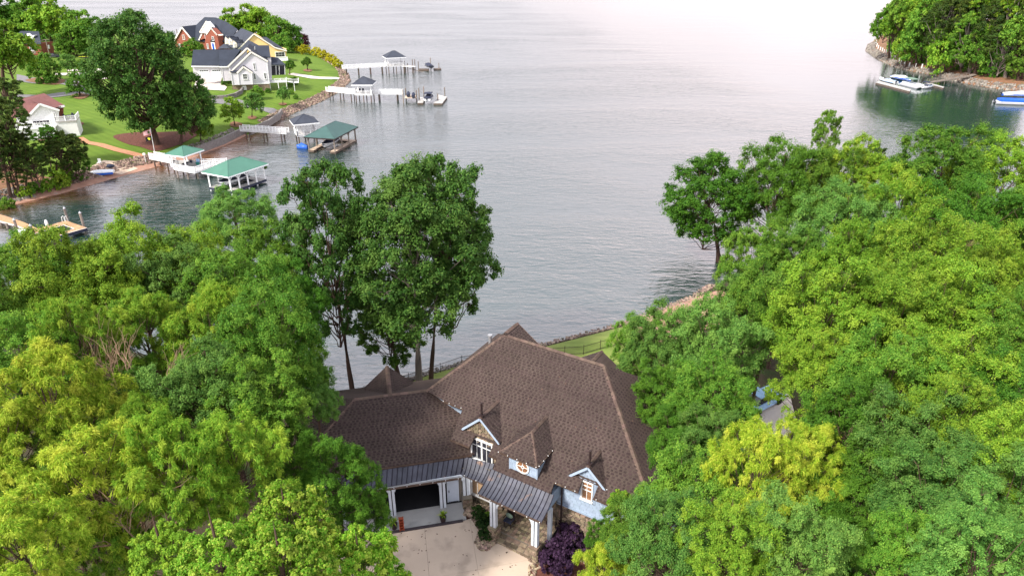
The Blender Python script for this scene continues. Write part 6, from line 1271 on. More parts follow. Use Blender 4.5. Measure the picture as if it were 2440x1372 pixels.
def car(px, py, rz, m, lb, L_=4.6, name='parked_car', k='F'):
    b = GT(px, py, k); t = thing(name, lb, 'car', b); ca, sa = math.cos(rz), math.sin(rz); T = lambda x, y, z: (b[0] + x * ca - y * sa, b[1] + x * sa + y * ca, b[2] + z)
    def ext(prof_, hw, m_, nm, ins=0.0):
        mb = MB(); n = len(prof_); vs = [T(x, -hw + (ins if z > 1 else 0), z) for x, z in prof_] + [T(x, hw - (ins if z > 1 else 0), z) for x, z in prof_]; mb.add(vs, [tuple(range(n)), tuple(range(2 * n - 1, n - 1, -1))] + [(i, n + i, n + (i + 1) % n, (i + 1) % n) for i in range(n)]); return mb.build(nm, M[m_], t)
    h = L_ / 2; ext([(-h, .35), (h, .35), (h, .75), (h * .9, .88), (h * .4, .98), (-h * .85, 1.02), (-h, .9)], .9, m, 'body'); ext([(-h * .75, 1.0), (h * .42, .98), (h * .12, 1.5), (-h * .5, 1.52)], .82, 'glass_dark', 'cabin', .14); ext([(-h * .48, 1.52), (h * .1, 1.5), (h * .06, 1.56), (-h * .44, 1.58)], .7, m, 'roof')
    for x in (-h * .62, h * .62):
        for y in (-.85, .85): mb = MB(); mb.tube([T(x, y - .1, .33), T(x, y + .1, .33)], .33, 10); mb.build('wheel', M['black'], t)
    return t
car(128, 138, .2, 'hulldk', 'black car parked behind the utility pole'); car(1812, 965, .6, 'bluelt', 'pale blue car glimpsed on the white drive between the right trees', k='N')
b = GT(212, 142); t = thing('flat_trailer', 'low dark utility trailer parked under the trees left of the huge oak', 'trailer', b); mb = MB(); mb.box((b[0], b[1], b[2] + .7), (5.5, 2, .25), .1); mb.build('bed', M['darkiron'], t); mb = MB(); mb.box((b[0], b[1] - 1, b[2] + 1.1), (5.5, .08, .12), .1); mb.build('side_rail', M['yel'], t)
for x in (-.6, .6): mb = MB(); mb.tube([(b[0] + x, b[1] - 1.1, b[2] + .35), (b[0] + x, b[1] - .9, b[2] + .35)], .35, 8); mb.build('wheel', M['black'], t)
b = GT(369, 366); tp = Q(358, 306, b[1] - .3); t = thing('flagpole', 'white flagpole with a striped flag above a black and yellow flag by the pier', 'flagpole', b); mb = MB(); mb.tube([b, tp], [.07, .04], 8); mb.ball(tp, .1); mb.build('pole', M['white'], t)
def flag(a, wd_, ht, parts, name):
    tx, par = a, None
    for (u0, u1, v0, v1, m_) in parts:
        mb = MB(); n = 6
        for i in range(n):
            x0, x1 = u0 + (u1 - u0) * i / n, u0 + (u1 - u0) * (i + 1) / n; f = lambda x, v: (tx[0] - x * wd_, tx[1] + .12 * math.sin(x * 5), tx[2] - v * ht - .35 * x * wd_ * .8)
            mb.poly([f(x0, v0), f(x1, v0), f(x1, v1), f(x0, v1)])
        if par is None: par = mb.build(name, M[m_], t)
        else: mb.build('flag_field' if m_ != 'white' else 'stripe', M[m_], par)
u3 = Vector(tp); dv = (Vector(b) - u3).normalized()
st = [(0, 1, i / 13, (i + 1) / 13, 'redflag' if i % 2 == 0 else 'white') for i in range(13)]
flag(u3 + dv * .2, 1.6, 1.0, [st[0]] + st[1:6] + [(0, .42, 0, .54, 'blueflag')] + st[6:], 'striped_flag')
flag(u3 + dv * 1.55, 1.35, .9, [(0, 1, 0, 1, 'blackflag')], 'black_flag')
fa = u3 + dv * 1.55; mb = MB(); F = Fr(0); cx, cy, cz = fa[0] - .68, fa[1] - .07, fa[2] - .62; mb.prism([(cx - .28, cy, cz), (cx - .1, cy, cz + .3), (cx + .1, cy, cz + .05), (cx + .3, cy, cz + .3), (cx + .25, cy, cz - .15), (cx, cy, cz - .32)], (0, .02, 0)); mb.build('yellow_emblem', M['yel'], t)
b = GT(348, 388); t = thing('lamp_post', 'white post with a pale lantern at the foot of the white pier', 'lamp post', b); mb = MB(); mb.tube([b, (b[0], b[1], b[2] + 1.6)], .06, 6); mb.build('post', M['white'], t); mb = MB(); mb.box((b[0], b[1], b[2] + 1.8), (.4, .4, .4)); mb.build('lantern', M['cream'], t)
b = GT(262, 398); t = thing('fire_pit', 'dark round fire pit on the sand patio', 'fire pit', b); mb = MB(); mb.tube([b, (b[0], b[1], b[2] + .3)], [.8, .9], 12); mb.build('bowl', M['navy'], t); mb = MB(); mb.ball((b[0], b[1], b[2] + .3), .7, 10, 5, .35); mb.build('cover', M['navy'], t)
b = GT(237, 392); t = thing('white_chair', 'white chair beside the sand patio', 'chair', b); mb = MB(); mb.box((b[0], b[1], b[2] + .4), (.6, .6, .08)); mb.build('seat', M['white'], t); mb = MB(); mb.box((b[0], b[1] + .3, b[2] + .75), (.6, .08, .7)); mb.build('backrest', M['white'], t)
for x in (-.25, .25): mb = MB(); mb.beam((b[0] + x, b[1] - .25, b[2]), (b[0] + x, b[1] - .25, b[2] + .4), .06, .06); mb.beam((b[0] + x, b[1] + .25, b[2]), (b[0] + x, b[1] + .25, b[2] + .4), .06, .06); mb.build('leg', M['white'], t)
b0_, b1_ = GT(82, 447), GT(106, 434); t = thing('timber_frame', 'brown timber post frame standing on the wooded bank', 'frame', b0_); h = 2.3
for q in (b0_, b1_): mb = MB(); mb.beam(q, (q[0], q[1], q[2] + h), .22, .22); mb.build('post', M['bark'], t)
mb = MB(); mb.beam((b0_[0], b0_[1], b0_[2] + h), (b1_[0], b1_[1], b1_[2] + h), .18, .2); mb.build('cross_beam', M['bark'], t)
# seawall and landing by the second pier
for a, lb in [([(598, 325), (640, 306), (665, 288), (672, 272)], 'low grey seawall behind the white ramp pier'), ([(472, 366), (530, 345), (588, 316)], 'long low stone seawall below the huge oak')]:
    ln = [GT(*p) for p in a]; t = thing('seawall', lb, 'seawall', ln[0])
    for i in range(len(ln) - 1): mb = MB(); mb.beam((ln[i][0], ln[i][1], .9), (ln[i + 1][0], ln[i + 1][1], .95), .5, 1.6); mb.build('wall_section', M['blockwall'], t)
# white posts along the wooded point
wp_ = [(2087, 105), (2089, 112), (2092, 117), (2097, 121), (2102, 123), (2106, 127), (2111, 128), (2116, 131), (2120, 133), (2124, 136), (2128, 140), (2132, 142), (2137, 145), (2142, 148), (2147, 151), (2155, 155), (2166, 159), (2181, 161), (2196, 163)]
mb = MB(); mb.beam((0, 0, -.2), (0, 0, 1.5), .28, .28); wpm = mb.mesh('white_post', M['white'])
ORD = 'first second third fourth fifth sixth seventh eighth ninth tenth eleventh twelfth thirteenth fourteenth fifteenth sixteenth seventeenth eighteenth nineteenth'.split()
for i, p in enumerate(wp_):
    b = GT(*p, 'I'); o = inst('white_post', wpm, b); tag(o, ORD[i] + ' short white post on the wooded point, counted from its lake tip', 'post', 'white posts on the wooded point')
# ---------------------------------------------------------------- piers, boathouses and boats
g3 = lambda X, Y: (680 + X * .17213, 90 + Y * .17213)
g5 = lambda X, Y: (340 + X * .22131, 240 + Y * .22131)
g6 = lambda X, Y: (X * .17493, 380 + Y * .17493)
g7 = lambda X, Y: (2040 + X * .16393, 60 + Y * .16393)
def deckpoly(pts, z, m, parent, ang, step=.16, th=.16, name='deck', edge='rail'):
    """joists as a solid sheet with separate boards laid on it"""
    if sum(pts[i][0] * pts[(i + 1) % len(pts)][1] - pts[(i + 1) % len(pts)][0] * pts[i][1] for i in range(len(pts))) < 0: pts = pts[::-1]
    mb = MB(); mb.prism([(p[0], p[1], z - .05) for p in pts], (0, 0, -th)); o = mb.build(name, M[edge], parent)
    ca, sa = math.cos(ang), math.sin(ang); pr = [p[0] * ca + p[1] * sa for p in pts]; x = min(pr); b = MB()
    while x < max(pr):
        c = clip(clip([(p[0], p[1]) for p in pts], ca, sa, x + step - .02), -ca, -sa, -x)
        if len(c) > 2: b.rt(); b.poly([(p[0], p[1], z) for p in c])
        x += step
    b.build('deck_board', M[m], o, kind='stuff'); return o
PIL = {}
def piling(x, y, z1, parent, r=.15, m='piling', name='piling', z0=-1.2, cap_=None):
    mb = MB(); mb.rt(); mb.tube([(x, y, z0), (x, y, z1)], [r * 1.05, r], 8); o = mb.build(name, M[m], parent)
    if cap_: mb = MB(); mb.tube([(x, y, z1), (x, y, z1 + .3)], [r * 1.15, .02], 8); mb.build('piling_cap', M[cap_], o)
    return o
def quad(c, a, b, ang):
    ca, sa = math.cos(ang), math.sin(ang); return [(c[0] + x * ca - y * sa, c[1] + x * sa + y * ca) for x, y in ((-a / 2, -b / 2), (a / 2, -b / 2), (a / 2, b / 2), (-a / 2, b / 2))]
def hiproof(c, a, b, ang, z, h, m, parent, fascia='rail', seam=None):
    """hip roof over an a x b rectangle"""
    r = max(0, (a - b) / 2); ca, sa = math.cos(ang), math.sin(ang); T = lambda x, y, zz: (c[0] + x * ca - y * sa, c[1] + x * sa + y * ca, zz)
    E_ = [T(-a / 2, -b / 2, z), T(a / 2, -b / 2, z), T(a / 2, b / 2, z), T(-a / 2, b / 2, z)]; k0, k1 = T(-r, 0, z + h), T(r, 0, z + h); mb = MB(); th = -.1
    sl_ = [[E_[0], E_[1], k1, k0], [E_[1], E_[2], k1], [E_[2], E_[3], k0, k1], [E_[3], E_[0], k0]]
    if r == 0: sl_ = [[E_[i], E_[(i + 1) % 4], k0] for i in range(4)]
    ro = None
    for s_ in sl_: mb = MB(); mb.prism(s_, (0, 0, th)); o = mb.build('roof_slope', M[m], parent)
    mb = MB(); [mb.tube([e_, k], .06, 5) for e_, k in zip(E_, (k0, k1, k1, k0))]; mb.tube([k0, k1], .06, 5) if r else None; mb.build('ridge_cap', M[m], parent)
    mb = MB(); [mb.beam(tuple(Vector(E_[i]) - Vector((0, 0, .14))), tuple(Vector(E_[(i + 1) % 4]) - Vector((0, 0, .14))), .1, .22) for i in range(4)]; mb.build('fascia', M[fascia], parent)
def gazebo(c, a, b, ang, zd, ze, h, m, parent, post='rail', rails=(0, 1, 2, 3), over=.6, deckm='greydeck', npil=True):
    q = quad(c, a, b, ang); deckpoly(q, zd, deckm, parent, ang, name='gazebo_deck')
    for p in quad(c, a - .4, b - .4, ang): mb = MB(); mb.beam((p[0], p[1], zd), (p[0], p[1], ze), .18, .18); mb.build('post', M[post], parent)
    for i in rails: a_, b_ = q[i], q[(i + 1) % 4]; railing([(a_[0], a_[1], zd), (b_[0], b_[1], zd)], parent)
    hiproof(c, a + over * 2, b + over * 2, ang, ze, h, m, parent)
    if npil:
        for i in range(3):
            for j in (0, 2):
                x = (i / 2 - .5) * (a - .6); y = (j / 2 - .5) * (b - .6); ca, sa = math.cos(ang), math.sin(ang); piling(c[0] + x * ca - y * sa, c[1] + x * sa + y * ca, zd - .2, parent)
def walkway(pts, wd, z, parent, m='greydeck', rail=True, pil=4.6, edge='rail', pm='piling'):
    for i in range(len(pts) - 1):
        a, b = pts[i], pts[i + 1]; ang = math.atan2(b[1] - a[1], b[0] - a[0]); r = ribbon([a[:2], b[:2]], wd); deckpoly(r, z, m, parent, ang, edge=edge, name='walkway_deck')
        L_ = math.dist(a[:2], b[:2]); n = max(1, int(L_ / pil)); dx, dy = -math.sin(ang) * wd * .42, math.cos(ang) * wd * .42
        for k in range(n + 1):
            t_ = (k + .3) / (n + .6); x, y = a[0] + (b[0] - a[0]) * t_, a[1] + (b[1] - a[1]) * t_
            if hz(x, y, 'F') < .3:
                for s_ in (1, -1): piling(x + dx * s_, y + dy * s_, z - .2, parent, m=pm)
        if rail:
            for s_ in (1, -1): railing([(a[0] + dx * s_, a[1] + dy * s_, z), (b[0] + dx * s_, b[1] + dy * s_, z)], parent)
def boat(name, lb, c, ang, L_, B, z, hull='hull', stripe=None, cover=None, canopy=None, motor=True, cat='boat', seats=True):
    t = thing(name, lb, cat, (c[0], c[1], z)); ca, sa = math.cos(ang), math.sin(ang); T = lambda x, y, zz: (c[0] + x * ca - y * sa, c[1] + x * sa + y * ca, z + zz)
    S_ = [(-.5, .86, .02, .62), (-.2, 1, 0, .64), (.1, 1, 0, .70), (.3, .84, .04, .78), (.43, .48, .12, .86), (.5, .06, .32, .92)]
    mb = MB(); rows = []
    for x, w, zb_, zt in S_: hw = B / 2 * w; rows.append([T(x * L_, -hw, zt), T(x * L_, -hw * .96, zt * .55), T(x * L_, -hw * .55, zb_), T(x * L_, 0, zb_ - .12), T(x * L_, hw * .55, zb_), T(x * L_, hw * .96, zt * .55), T(x * L_, hw, zt)])
    vs = [p for r in rows for p in r]; n = 7; mb.add(vs, [(i * n + k, i * n + k + 1, (i + 1) * n + k + 1, (i + 1) * n + k) for i in range(5) for k in range(6)] + [tuple(range(6, -1, -1))]); h = mb.build('hull', M[hull], t)
    mb = MB(); mb.poly([T(x * L_, -B / 2 * w * .98, zt - .06) for x, w, a_, zt in S_] + [T(x * L_, B / 2 * w * .98, zt - .06) for x, w, a_, zt in S_[::-1]]); mb.build('deck', M['hull'], t)
    if stripe:
        mb = MB()
        for s_ in (-1, 1): mb.poly([T(x * L_, s_ * (B / 2 * w + .012), zt - .12) for x, w, a_, zt in S_] + [T(x * L_, s_ * (B / 2 * w * .985 + .012), zt - .38) for x, w, a_, zt in S_[::-1]])
        mb.build('stripe', M[stripe], h)
    if cover:
        mb = MB(); rr = [(-.46, .8, .66, .9), (-.25, .95, .68, 1.15), (.05, .98, .72, 1.5), (.2, .85, .8, 1.2), (.42, .45, .86, .98), (.47, .1, .92, .95)]; vs = []
        for x, w, ze_, zt in rr: vs += [T(x * L_, -B / 2 * w, ze_), T(x * L_, -B / 4 * w, zt * .93), T(x * L_, 0, zt), T(x * L_, B / 4 * w, zt * .93), T(x * L_, B / 2 * w, ze_)]
        mb.add(vs, [(i * 5 + k, i * 5 + k + 1, (i + 1) * 5 + k + 1, (i + 1) * 5 + k) for i in range(5) for k in range(4)] + [(0, 1, 2, 3, 4), (29, 28, 27, 26, 25)]); mb.build('cover', M[cover], t)
    else:
        mb = MB(); ws = [T(.12 * L_, -B * .42, .66), T(.20 * L_, -B * .2, .72), T(.20 * L_, B * .2, .72), T(.12 * L_, B * .42, .66)]; wt_ = [(p[0] - ca * .25, p[1] - sa * .25, p[2] + .45) for p in ws]
        for i in range(3): mb.poly([ws[i], ws[i + 1], wt_[i + 1], wt_[i]])
        mb.build('windshield', M['glass_dark'], t)
        for x, y in ((-.02, -.22), (-.02, .22)): mb = MB(); mb.box(T(x * L_, y * B, .75), (.5, .5, .35), ang); mb.box(T(x * L_ - .22, y * B, .98), (.1, .5, .4), ang); mb.build('seat', M['trim'], t)
        mb = MB(); mb.box(T(-.36 * L_, 0, .74), (.6, B * .75, .3), ang); mb.build('bench', M['trim'], t)
    if canopy:
        mb = MB(); vs = []
        for x, dz in ((-.32, -.1), (-.15, .05), (.05, .05), (.16, -.12)): vs += [T(x * L_, y * B, 2.0 + dz - abs(y) * .25) for y in (-.45, 0, .45)]
        n0 = len(vs); vs += [(p[0], p[1], p[2] - .06) for p in vs]
        mb.add(vs, [(i * 3 + k, i * 3 + k + 1, i * 3 + k + 4, i * 3 + k + 3) for i in range(3) for k in range(2)] + [(n0 + i * 3 + k + 3, n0 + i * 3 + k + 4, n0 + i * 3 + k + 1, n0 + i * 3 + k) for i in range(3) for k in range(2)]); mb.build('canopy', M[canopy], t)
        for x in (-.3, .14):
            for y in (-.43, .43): mb = MB(); mb.tube([T(x * L_, y * B, .6), T(x * L_, y * B, 1.82)], .03, 4); mb.build('canopy_pole', M['alu'], t)
    if motor: mb = MB(); mb.box(T(-.5 * L_ - .25, 0, .75), (.4, .4, .5), ang); mb.beam(T(-.5 * L_ - .25, 0, .6), T(-.5 * L_ - .2, 0, -.3), .16, .2); mb.build('outboard_motor', M['hulldk'], t)
    return t
def pontoon(name, lb, c, ang, L_, B, z, fence_='hull', canopy='canopy', cover=None):
    t = thing(name, lb, 'boat', (c[0], c[1], z)); ca, sa = math.cos(ang), math.sin(ang); T = lambda x, y, zz: (c[0] + x * ca - y * sa, c[1] + x * sa + y * ca, z + zz)
    for y in (-.38, .38): mb = MB(); mb.tube([T(-L_ / 2, y * B, .1), T(L_ * .4, y * B, .1), T(L_ * .5, y * B, .3)], [.33, .33, .05], 8); mb.build('pontoon', M['alu'], t)
    mb = MB(); mb.box(T(0, 0, .5), (L_ * .96, B, .12), ang); mb.build('deck', M['hull'], t)
    for a, b in (((-.4, -.47), (.42, -.47)), ((-.4, .47), (.42, .47)), ((.42, -.47), (.42, .47)), ((-.4, -.47), (-.4, .47))): mb = MB(); mb.beam(T(a[0] * L_, a[1] * B, .9), T(b[0] * L_, b[1] * B, .9), .06, .6); mb.build('side_panel', M[fence_], t)
    for x, y in ((.3, -.3), (.3, .3), (-.3, -.3), (-.3, .3)): mb = MB(); mb.box(T(x * L_, y * B, .85), (1.3, .6, .55), ang); mb.build('seat', M['trim'], t)
    if canopy:
        mb = MB(); mb.hexa([T(x, y, zz) for zz in (2.35, 2.5) for x, y in ((-L_ * .35, -B * .47), (L_ * .12, -B * .47), (L_ * .12, B * .47), (-L_ * .35, B * .47))]); mb.build('canopy', M[canopy], t)
        for x, y in ((-.33, -.45), (-.33, .45), (.1, -.45), (.1, .45)): mb = MB(); mb.tube([T(x * L_, y * B, .6), T(x * L_, y * B, 2.35)], .035, 4); mb.build('canopy_pole', M['alu'], t)
    if cover: mb = MB(); mb.hexa([T(x, y, zz) for zz, k in ((.85, 1), (1.35, .8)) for x, y in ((-L_ * .42 * k, -B * .49 * k), (L_ * .44 * k, -B * .49 * k), (L_ * .44 * k, B * .49 * k), (-L_ * .42 * k, B * .49 * k))]); mb.build('cover', M[cover], t)
    mb = MB(); mb.box(T(-.5 * L_ - .1, 0, .7), (.4, .4, .6), ang); mb.build('outboard_motor', M['hulldk'], t); return t
def Pg(g, X, Y, z): return P(*g(X, Y), z)
def mid(*ps): return tuple(sum(p[i] for p in ps) / len(ps) for i in range(3))
def angof(a, b): return math.atan2(b[1] - a[1], b[0] - a[0])
# farthest pier
zd = 2.6; a, b = Pg(g3, 790, 425, zd), Pg(g3, 1385, 392, zd); an = angof(a, b); t = thing('far_pier', 'farthest white pier with a charcoal roofed gazebo and slanting gangway', 'pier', (b[0], b[1], 0))
walkway([a, b], 1.6, zd, t); c = Pg(g3, 1500, 392, zd); c = (c[0], c[1] + 2.2, zd); gazebo(c, 6.2, 5.2, an, zd, zd + 3.0, 2.0, 'navy_roof', t)
c1 = Pg(g3, 1620, 385, zd); c2 = Pg(g3, 1800, 392, zd); walkway([c1, c2], 1.4, zd - .1, t, rail=False)
t = thing('boat_lift', 'wooden post boat lift at the farthest pier', 'boat lift', Pg(g3, 1740, 470, 0))
for X, Y, Z in [(1655, 470, 3.8), (1697, 485, 3.3), (1765, 440, 3.6), (1797, 440, 3.6), (1845, 460, 3.4), (2014, 440, 4.2), (2127, 450, 2.6)]: p = Pg(g3, X, Y, 0); piling(p[0], p[1], Z, t, .16, 'wood')
mb = MB(); p, q = Pg(g3, 1700, 425, .8), Pg(g3, 1860, 470, .3)
for k in range(7): d = k * .3; mb.beam((p[0] + d, p[1] - d, p[2]), (q[0] + d, q[1] - d, q[2]), .1, .08)
mb.build('gangway', M['wood'], t); mb = MB(); mb.hexa([(*Pg(g3, x, y, .05)[:2], z) for z in (-.1, .35) for x, y in ((1850, 462), (1990, 462), (1990, 440), (1850, 440))]); mb.hexa([(*Pg(g3, x, y, .05)[:2], z) for z in (-.1, .35) for x, y in ((2060, 455), (2160, 448), (2150, 430), (2050, 436))]); mb.build('float', M['piling'], t)
p = Pg(g3, 1985, 440, .4); boat('covered_boat', 'speedboat under a black cover raised on the lift at the farthest pier', p, math.radians(115), 6.4, 2.5, 1.3, 'hulldk', cover='navy')
# second pier
zd = 2.2; a, b = Pg(g3, 575, 735, zd), Pg(g3, 950, 745, zd); an = 0.0; t = thing('white_pier', 'white pier with grey gazebo, jet skis and boat lift in front of the grey house', 'pier', (b[0], b[1], 0))
c = Pg(g3, 1075, 790, zd); c = (c[0], c[1] + 2.6, zd); a2 = (a[0], a[1] + .8, zd); walkway([a2, (c[0] - 2.7, c[1], zd)], 1.7, zd, t); gazebo(c, 5.0, 5.0, an, zd, zd + 2.9, 1.9, 'navy_roof', t, rails=(0, 2))
e_ = Pg(g3, 1640, 752, zd); walkway([(c[0] + 2.6, c[1], zd), (e_[0], c[1] - .3, zd)], 1.7, zd, t)
for X in (1010, 1060, 1105): p = Pg(g3, X, 735, zd); tt = thing('deck_chair', {1010: 'left dark chair in the grey roofed gazebo', 1060: 'middle dark chair in the grey roofed gazebo', 1105: 'right dark chair in the grey roofed gazebo'}[X], 'chair', (p[0], c[1] + .6, zd), 'chairs in the gazebo'); mb = MB(); mb.box((p[0], c[1] + .6, zd + .4), (.55, .55, .1)); mb.build('seat', M['navy'], tt); mb = MB(); mb.box((p[0], c[1] + .88, zd + .8), (.55, .08, .8)); mb.build('backrest', M['navy'], tt); mb = MB(); mb.box((p[0], c[1] + .6, zd + .18), (.45, .45, .36)); mb.build('leg_frame', M['navy'], tt)
t = thing('boat_lift', 'brown post boat lift and floating docks at the second pier', 'boat lift', Pg(g3, 1850, 900, 0))
for X, Y, Z in [(1637, 912, 4.0), (1672, 860, 3.4), (1820, 880, 3.2), (1855, 880, 3.8), (1922, 870, 4.0), (2112, 890, 2.4), (2207, 800, 2.4)]: p = Pg(g3, X, Y, 0); piling(p[0], p[1], Z, t, .17, 'wood')
mb = MB(); mb.prism([Pg(g3, x, y, 1.3) for x, y in ((1650, 835), (1820, 838), (1815, 795), (1660, 792))], (0, 0, -.12)); mb.build('platform', M['sand'], t)
for pts in ([(2050, 910), (2170, 912), (2240, 820), (2120, 790)], [(1828, 905), (1905, 905), (1930, 830), (1850, 825)]): w_ = [Pg(g3, x, y, .5) for x, y in pts]; deckpoly([p[:2] for p in w_], .5, 'greydeck', t, 0, name='floating_dock', edge='piling', th=.5)
for X, Y, lb in ((1705, 815, 'left jet ski on the pale platform of the second pier'), (1775, 830, 'right jet ski on the pale platform of the second pier')): p = Pg(g3, X, Y, 1.35); boat('jet_ski', lb, p, math.radians(95), 2.9, 1.15, 1.38, 'hulldk', cover='navy', motor=False, cat='jet ski')
p = Pg(g3, 1990, 850, 1.0); boat('canopy_boat', 'white wakeboat with grey canopy on the lift at the second pier', p, math.radians(85), 6.6, 2.5, 1.0, 'hull', 'hulldk', cover='navy', canopy='navy')
# third pier with ramp
zd = 2.0; a = Pg(g5, 1065, 300, 2.3); b = Pg(g5, 1560, 345, zd); t = thing('ramp_pier', 'long white railed ramp pier with a small dark gazebo', 'pier', (b[0], b[1], 0)); an = angof(a, b)
walkway([(a[0], a[1], zd), b], 1.5, zd, t); cc = Pg(g5, 1690, 372, zd); an2 = math.radians(25); c = (cc[0] + .8, cc[1] + 2.3, zd); gazebo(c, 4.6, 4.6, an2, zd, zd + 2.7, 1.6, 'navy_roof', t)
zf = .55; A_, B_, C_ = Pg(g5, 1800, 525, zf), Pg(g5, 2055, 560, zf), Pg(g5, 2290, 430, zf); an = angof(B_, C_); LL = math.dist(B_, C_); WW = 6.4; D_ = (A_[0] + C_[0] - B_[0], A_[1] + C_[1] - B_[1], zf)
c = mid(A_, C_); t = thing('boathouse', 'dark green hip roofed boathouse on brown posts with a covered boat', 'boathouse', (c[0], c[1], 0))
W2 = math.dist(A_, B_)
def ring_dock(c, LL, W2, an, zf, t, m, edge, slip, side=1.3, gap_end=True, post='wood', ze=3.3, roof=None, over=.5, h=1.9, posts=4, fascia='wood', piles=True, brace_=False):
    ca, sa = math.cos(an), math.sin(an); T = lambda x, y: (c[0] + x * ca - y * sa, c[1] + x * sa + y * ca)
    for y0, y1 in ((-W2 / 2, -W2 / 2 + side), (W2 / 2 - side, W2 / 2)): deckpoly([T(-LL / 2, y0), T(LL / 2, y0), T(LL / 2, y1), T(-LL / 2, y1)], zf, m, t, an, name='side_deck', edge=edge, th=.4)
    deckpoly([T(LL / 2 - slip, -W2 / 2 + side), T(LL / 2, -W2 / 2 + side), T(LL / 2, W2 / 2 - side), T(LL / 2 - slip, W2 / 2 - side)], zf - .004, m, t, an + 1.57, name='end_deck', edge=edge, th=.4)
    for y in (-W2 / 2 + .15, W2 / 2 - .15):
        for i in range(posts):
            x = -LL / 2 + .2 + (LL - .4) * i / (posts - 1); p = T(x, y); mb = MB(); mb.beam((p[0], p[1], -.8), (p[0], p[1], ze), .22, .22); mb.build('post', M[post], t)
            if brace_:
                for s_ in (1, -1):
                    if abs(x + s_ * 1.2) < LL / 2: q = T(x + s_ * 1.0, y); mb = MB(); mb.beam((p[0], p[1], ze - 1.1), (q[0], q[1], ze - .1), .12, .12); mb.build('brace', M[post], t)
        p, q = T(-LL / 2, y), T(LL / 2, y); mb = MB(); mb.beam((p[0], p[1], ze - .1), (q[0], q[1], ze - .1), .2, .25); mb.build('top_beam', M[post], t)
    for x in (-LL / 2 + .2, LL / 2 - .2): p, q = T(x, -W2 / 2), T(x, W2 / 2); mb = MB(); mb.beam((p[0], p[1], ze - .12), (q[0], q[1], ze - .12), .2, .25); mb.build('top_beam', M[post], t)
    if roof: hiproof(c, LL + 2 * over, W2 + 2 * over, an, ze, h, roof, t, fascia)
ring_dock(c, LL, W2, an, zf, t, 'sand', 'piling', 1.5, roof='dkgreen_roof', post='wood', ze=3.5, h=1.9, over=.4, brace_=True, fascia='darkiron')
p = Pg(g5, 2292, 425, 0); piling(p[0], p[1], 2.6, t, .16, 'wood'); boat('runabout', 'white runabout with black cover inside the dark green roofed boathouse', (c[0] - .6, c[1] - .3), an + math.pi, 6.4, 2.3, .75, 'hull', 'hulldk', cover='navy')
p = Pg(g5, 1720, 512, 0); boat('blue_dinghy', 'small blue covered dinghy floating beside the dark green boathouse', p, math.radians(165), 2.8, 1.1, -.25, 'blue', cover='blue', motor=False)
# fourth pier: green roofed pavilion and boathouse
zd = 1.7; t = thing('pavilion_pier', 'white railed pier with a bright green roofed pavilion over the cove', 'pier', Pg(g5, 450, 750, 0))
a = Pg(g5, 105, 610, zd); b = Pg(g5, 330, 655, zd); walkway([a, b], 1.5, zd, t); an2 = angof(Pg(g5, 560, 770, zd), Pg(g5, 735, 705, zd)); pv = [Pg(g5, *q, zd)[:2] for q in [(335, 735), (562, 775), (735, 712), (540, 640), (320, 640)]]
deckpoly(pv, zd, 'greydeck', t, an2, name='pavilion_deck'); rr = [(p[0], p[1], zd) for p in pv]; railing([rr[4], rr[0], rr[1], rr[2]], t)
for X, Y in ((370, 760), (480, 780), (585, 775), (690, 735), (420, 700), (560, 720)): p = Pg(g5, X, Y, zd - .5); piling(p[0], p[1], zd - .2, t, .15, 'wood')
c = mid(*[(*p, 0) for p in pv]); c = (c[0] - .6, c[1] + .5)
for p in quad(c, 4.2, 3.6, an2): mb = MB(); mb.beam((p[0], p[1], zd), (p[0], p[1], zd + 2.6), .2, .2); mb.build('post', M['rail'], t)
hiproof(c, 5.4, 4.8, an2, zd + 2.6, 1.2, 'green_roof', t)
a = Pg(g5, 650, 690, zd); b = Pg(g5, 880, 705, 1.4); walkway([(a[0], a[1], zd - .01), (b[0] + .3, b[1] + .4, 1.4)], 1.5, zd - .06, t)
p = Pg(g5, 595, 690, zd); tt = thing('turquoise_chair', 'turquoise chair on the pavilion deck', 'chair', p); mb = MB(); mb.box((p[0], p[1], p[2] + .4), (.7, .6, .1)); mb.build('seat', M['teal'], tt); mb = MB(); mb.box((p[0], p[1] + .3, p[2] + .75), (.7, .08, .7)); mb.build('backrest', M['bluelt'], tt); mb = MB(); mb.box((p[0], p[1], p[2] + .18), (.5, .5, .36)); mb.build('leg_frame', M['teal'], tt)
p = Pg(g5, 470, 690, zd); tt = thing('sun_lounger', 'dark lounger under the bright green pavilion roof', 'lounger', p); mb = MB(); mb.box((p[0], p[1], p[2] + .35), (1.6, .65, .1), an2); mb.build('seat', M['navy'], tt); mb = MB(); mb.box((p[0] + .85, p[1] + .35, p[2] + .6), (.1, .65, .6), an2); mb.build('backrest', M['navy'], tt)
zf = .7; A_, B_, C_ = Pg(g5, 700, 935, zf), Pg(g5, 965, 972, zf), Pg(g5, 1345, 838, zf); an = angof(B_, C_); LL = math.dist(B_, C_); W2 = math.dist(A_, B_); c = mid(A_, C_)
t = thing('boathouse', 'bright green roofed white boathouse nearest the wood', 'boathouse', (c[0], c[1], 0)); ring_dock(c, LL, W2, an, zf, t, 'greydeck', 'navy', 1.6, roof='green_roof', post='rail', ze=3.6, h=1.75, over=.55, posts=5, fascia='rail', brace_=True)
boat('ski_boat', 'white and navy boat inside the bright green roofed boathouse', (c[0] - .8, c[1] - .4), an + math.pi, 6.6, 2.3, 1.0, 'hull', 'hulldk', cover='navy')
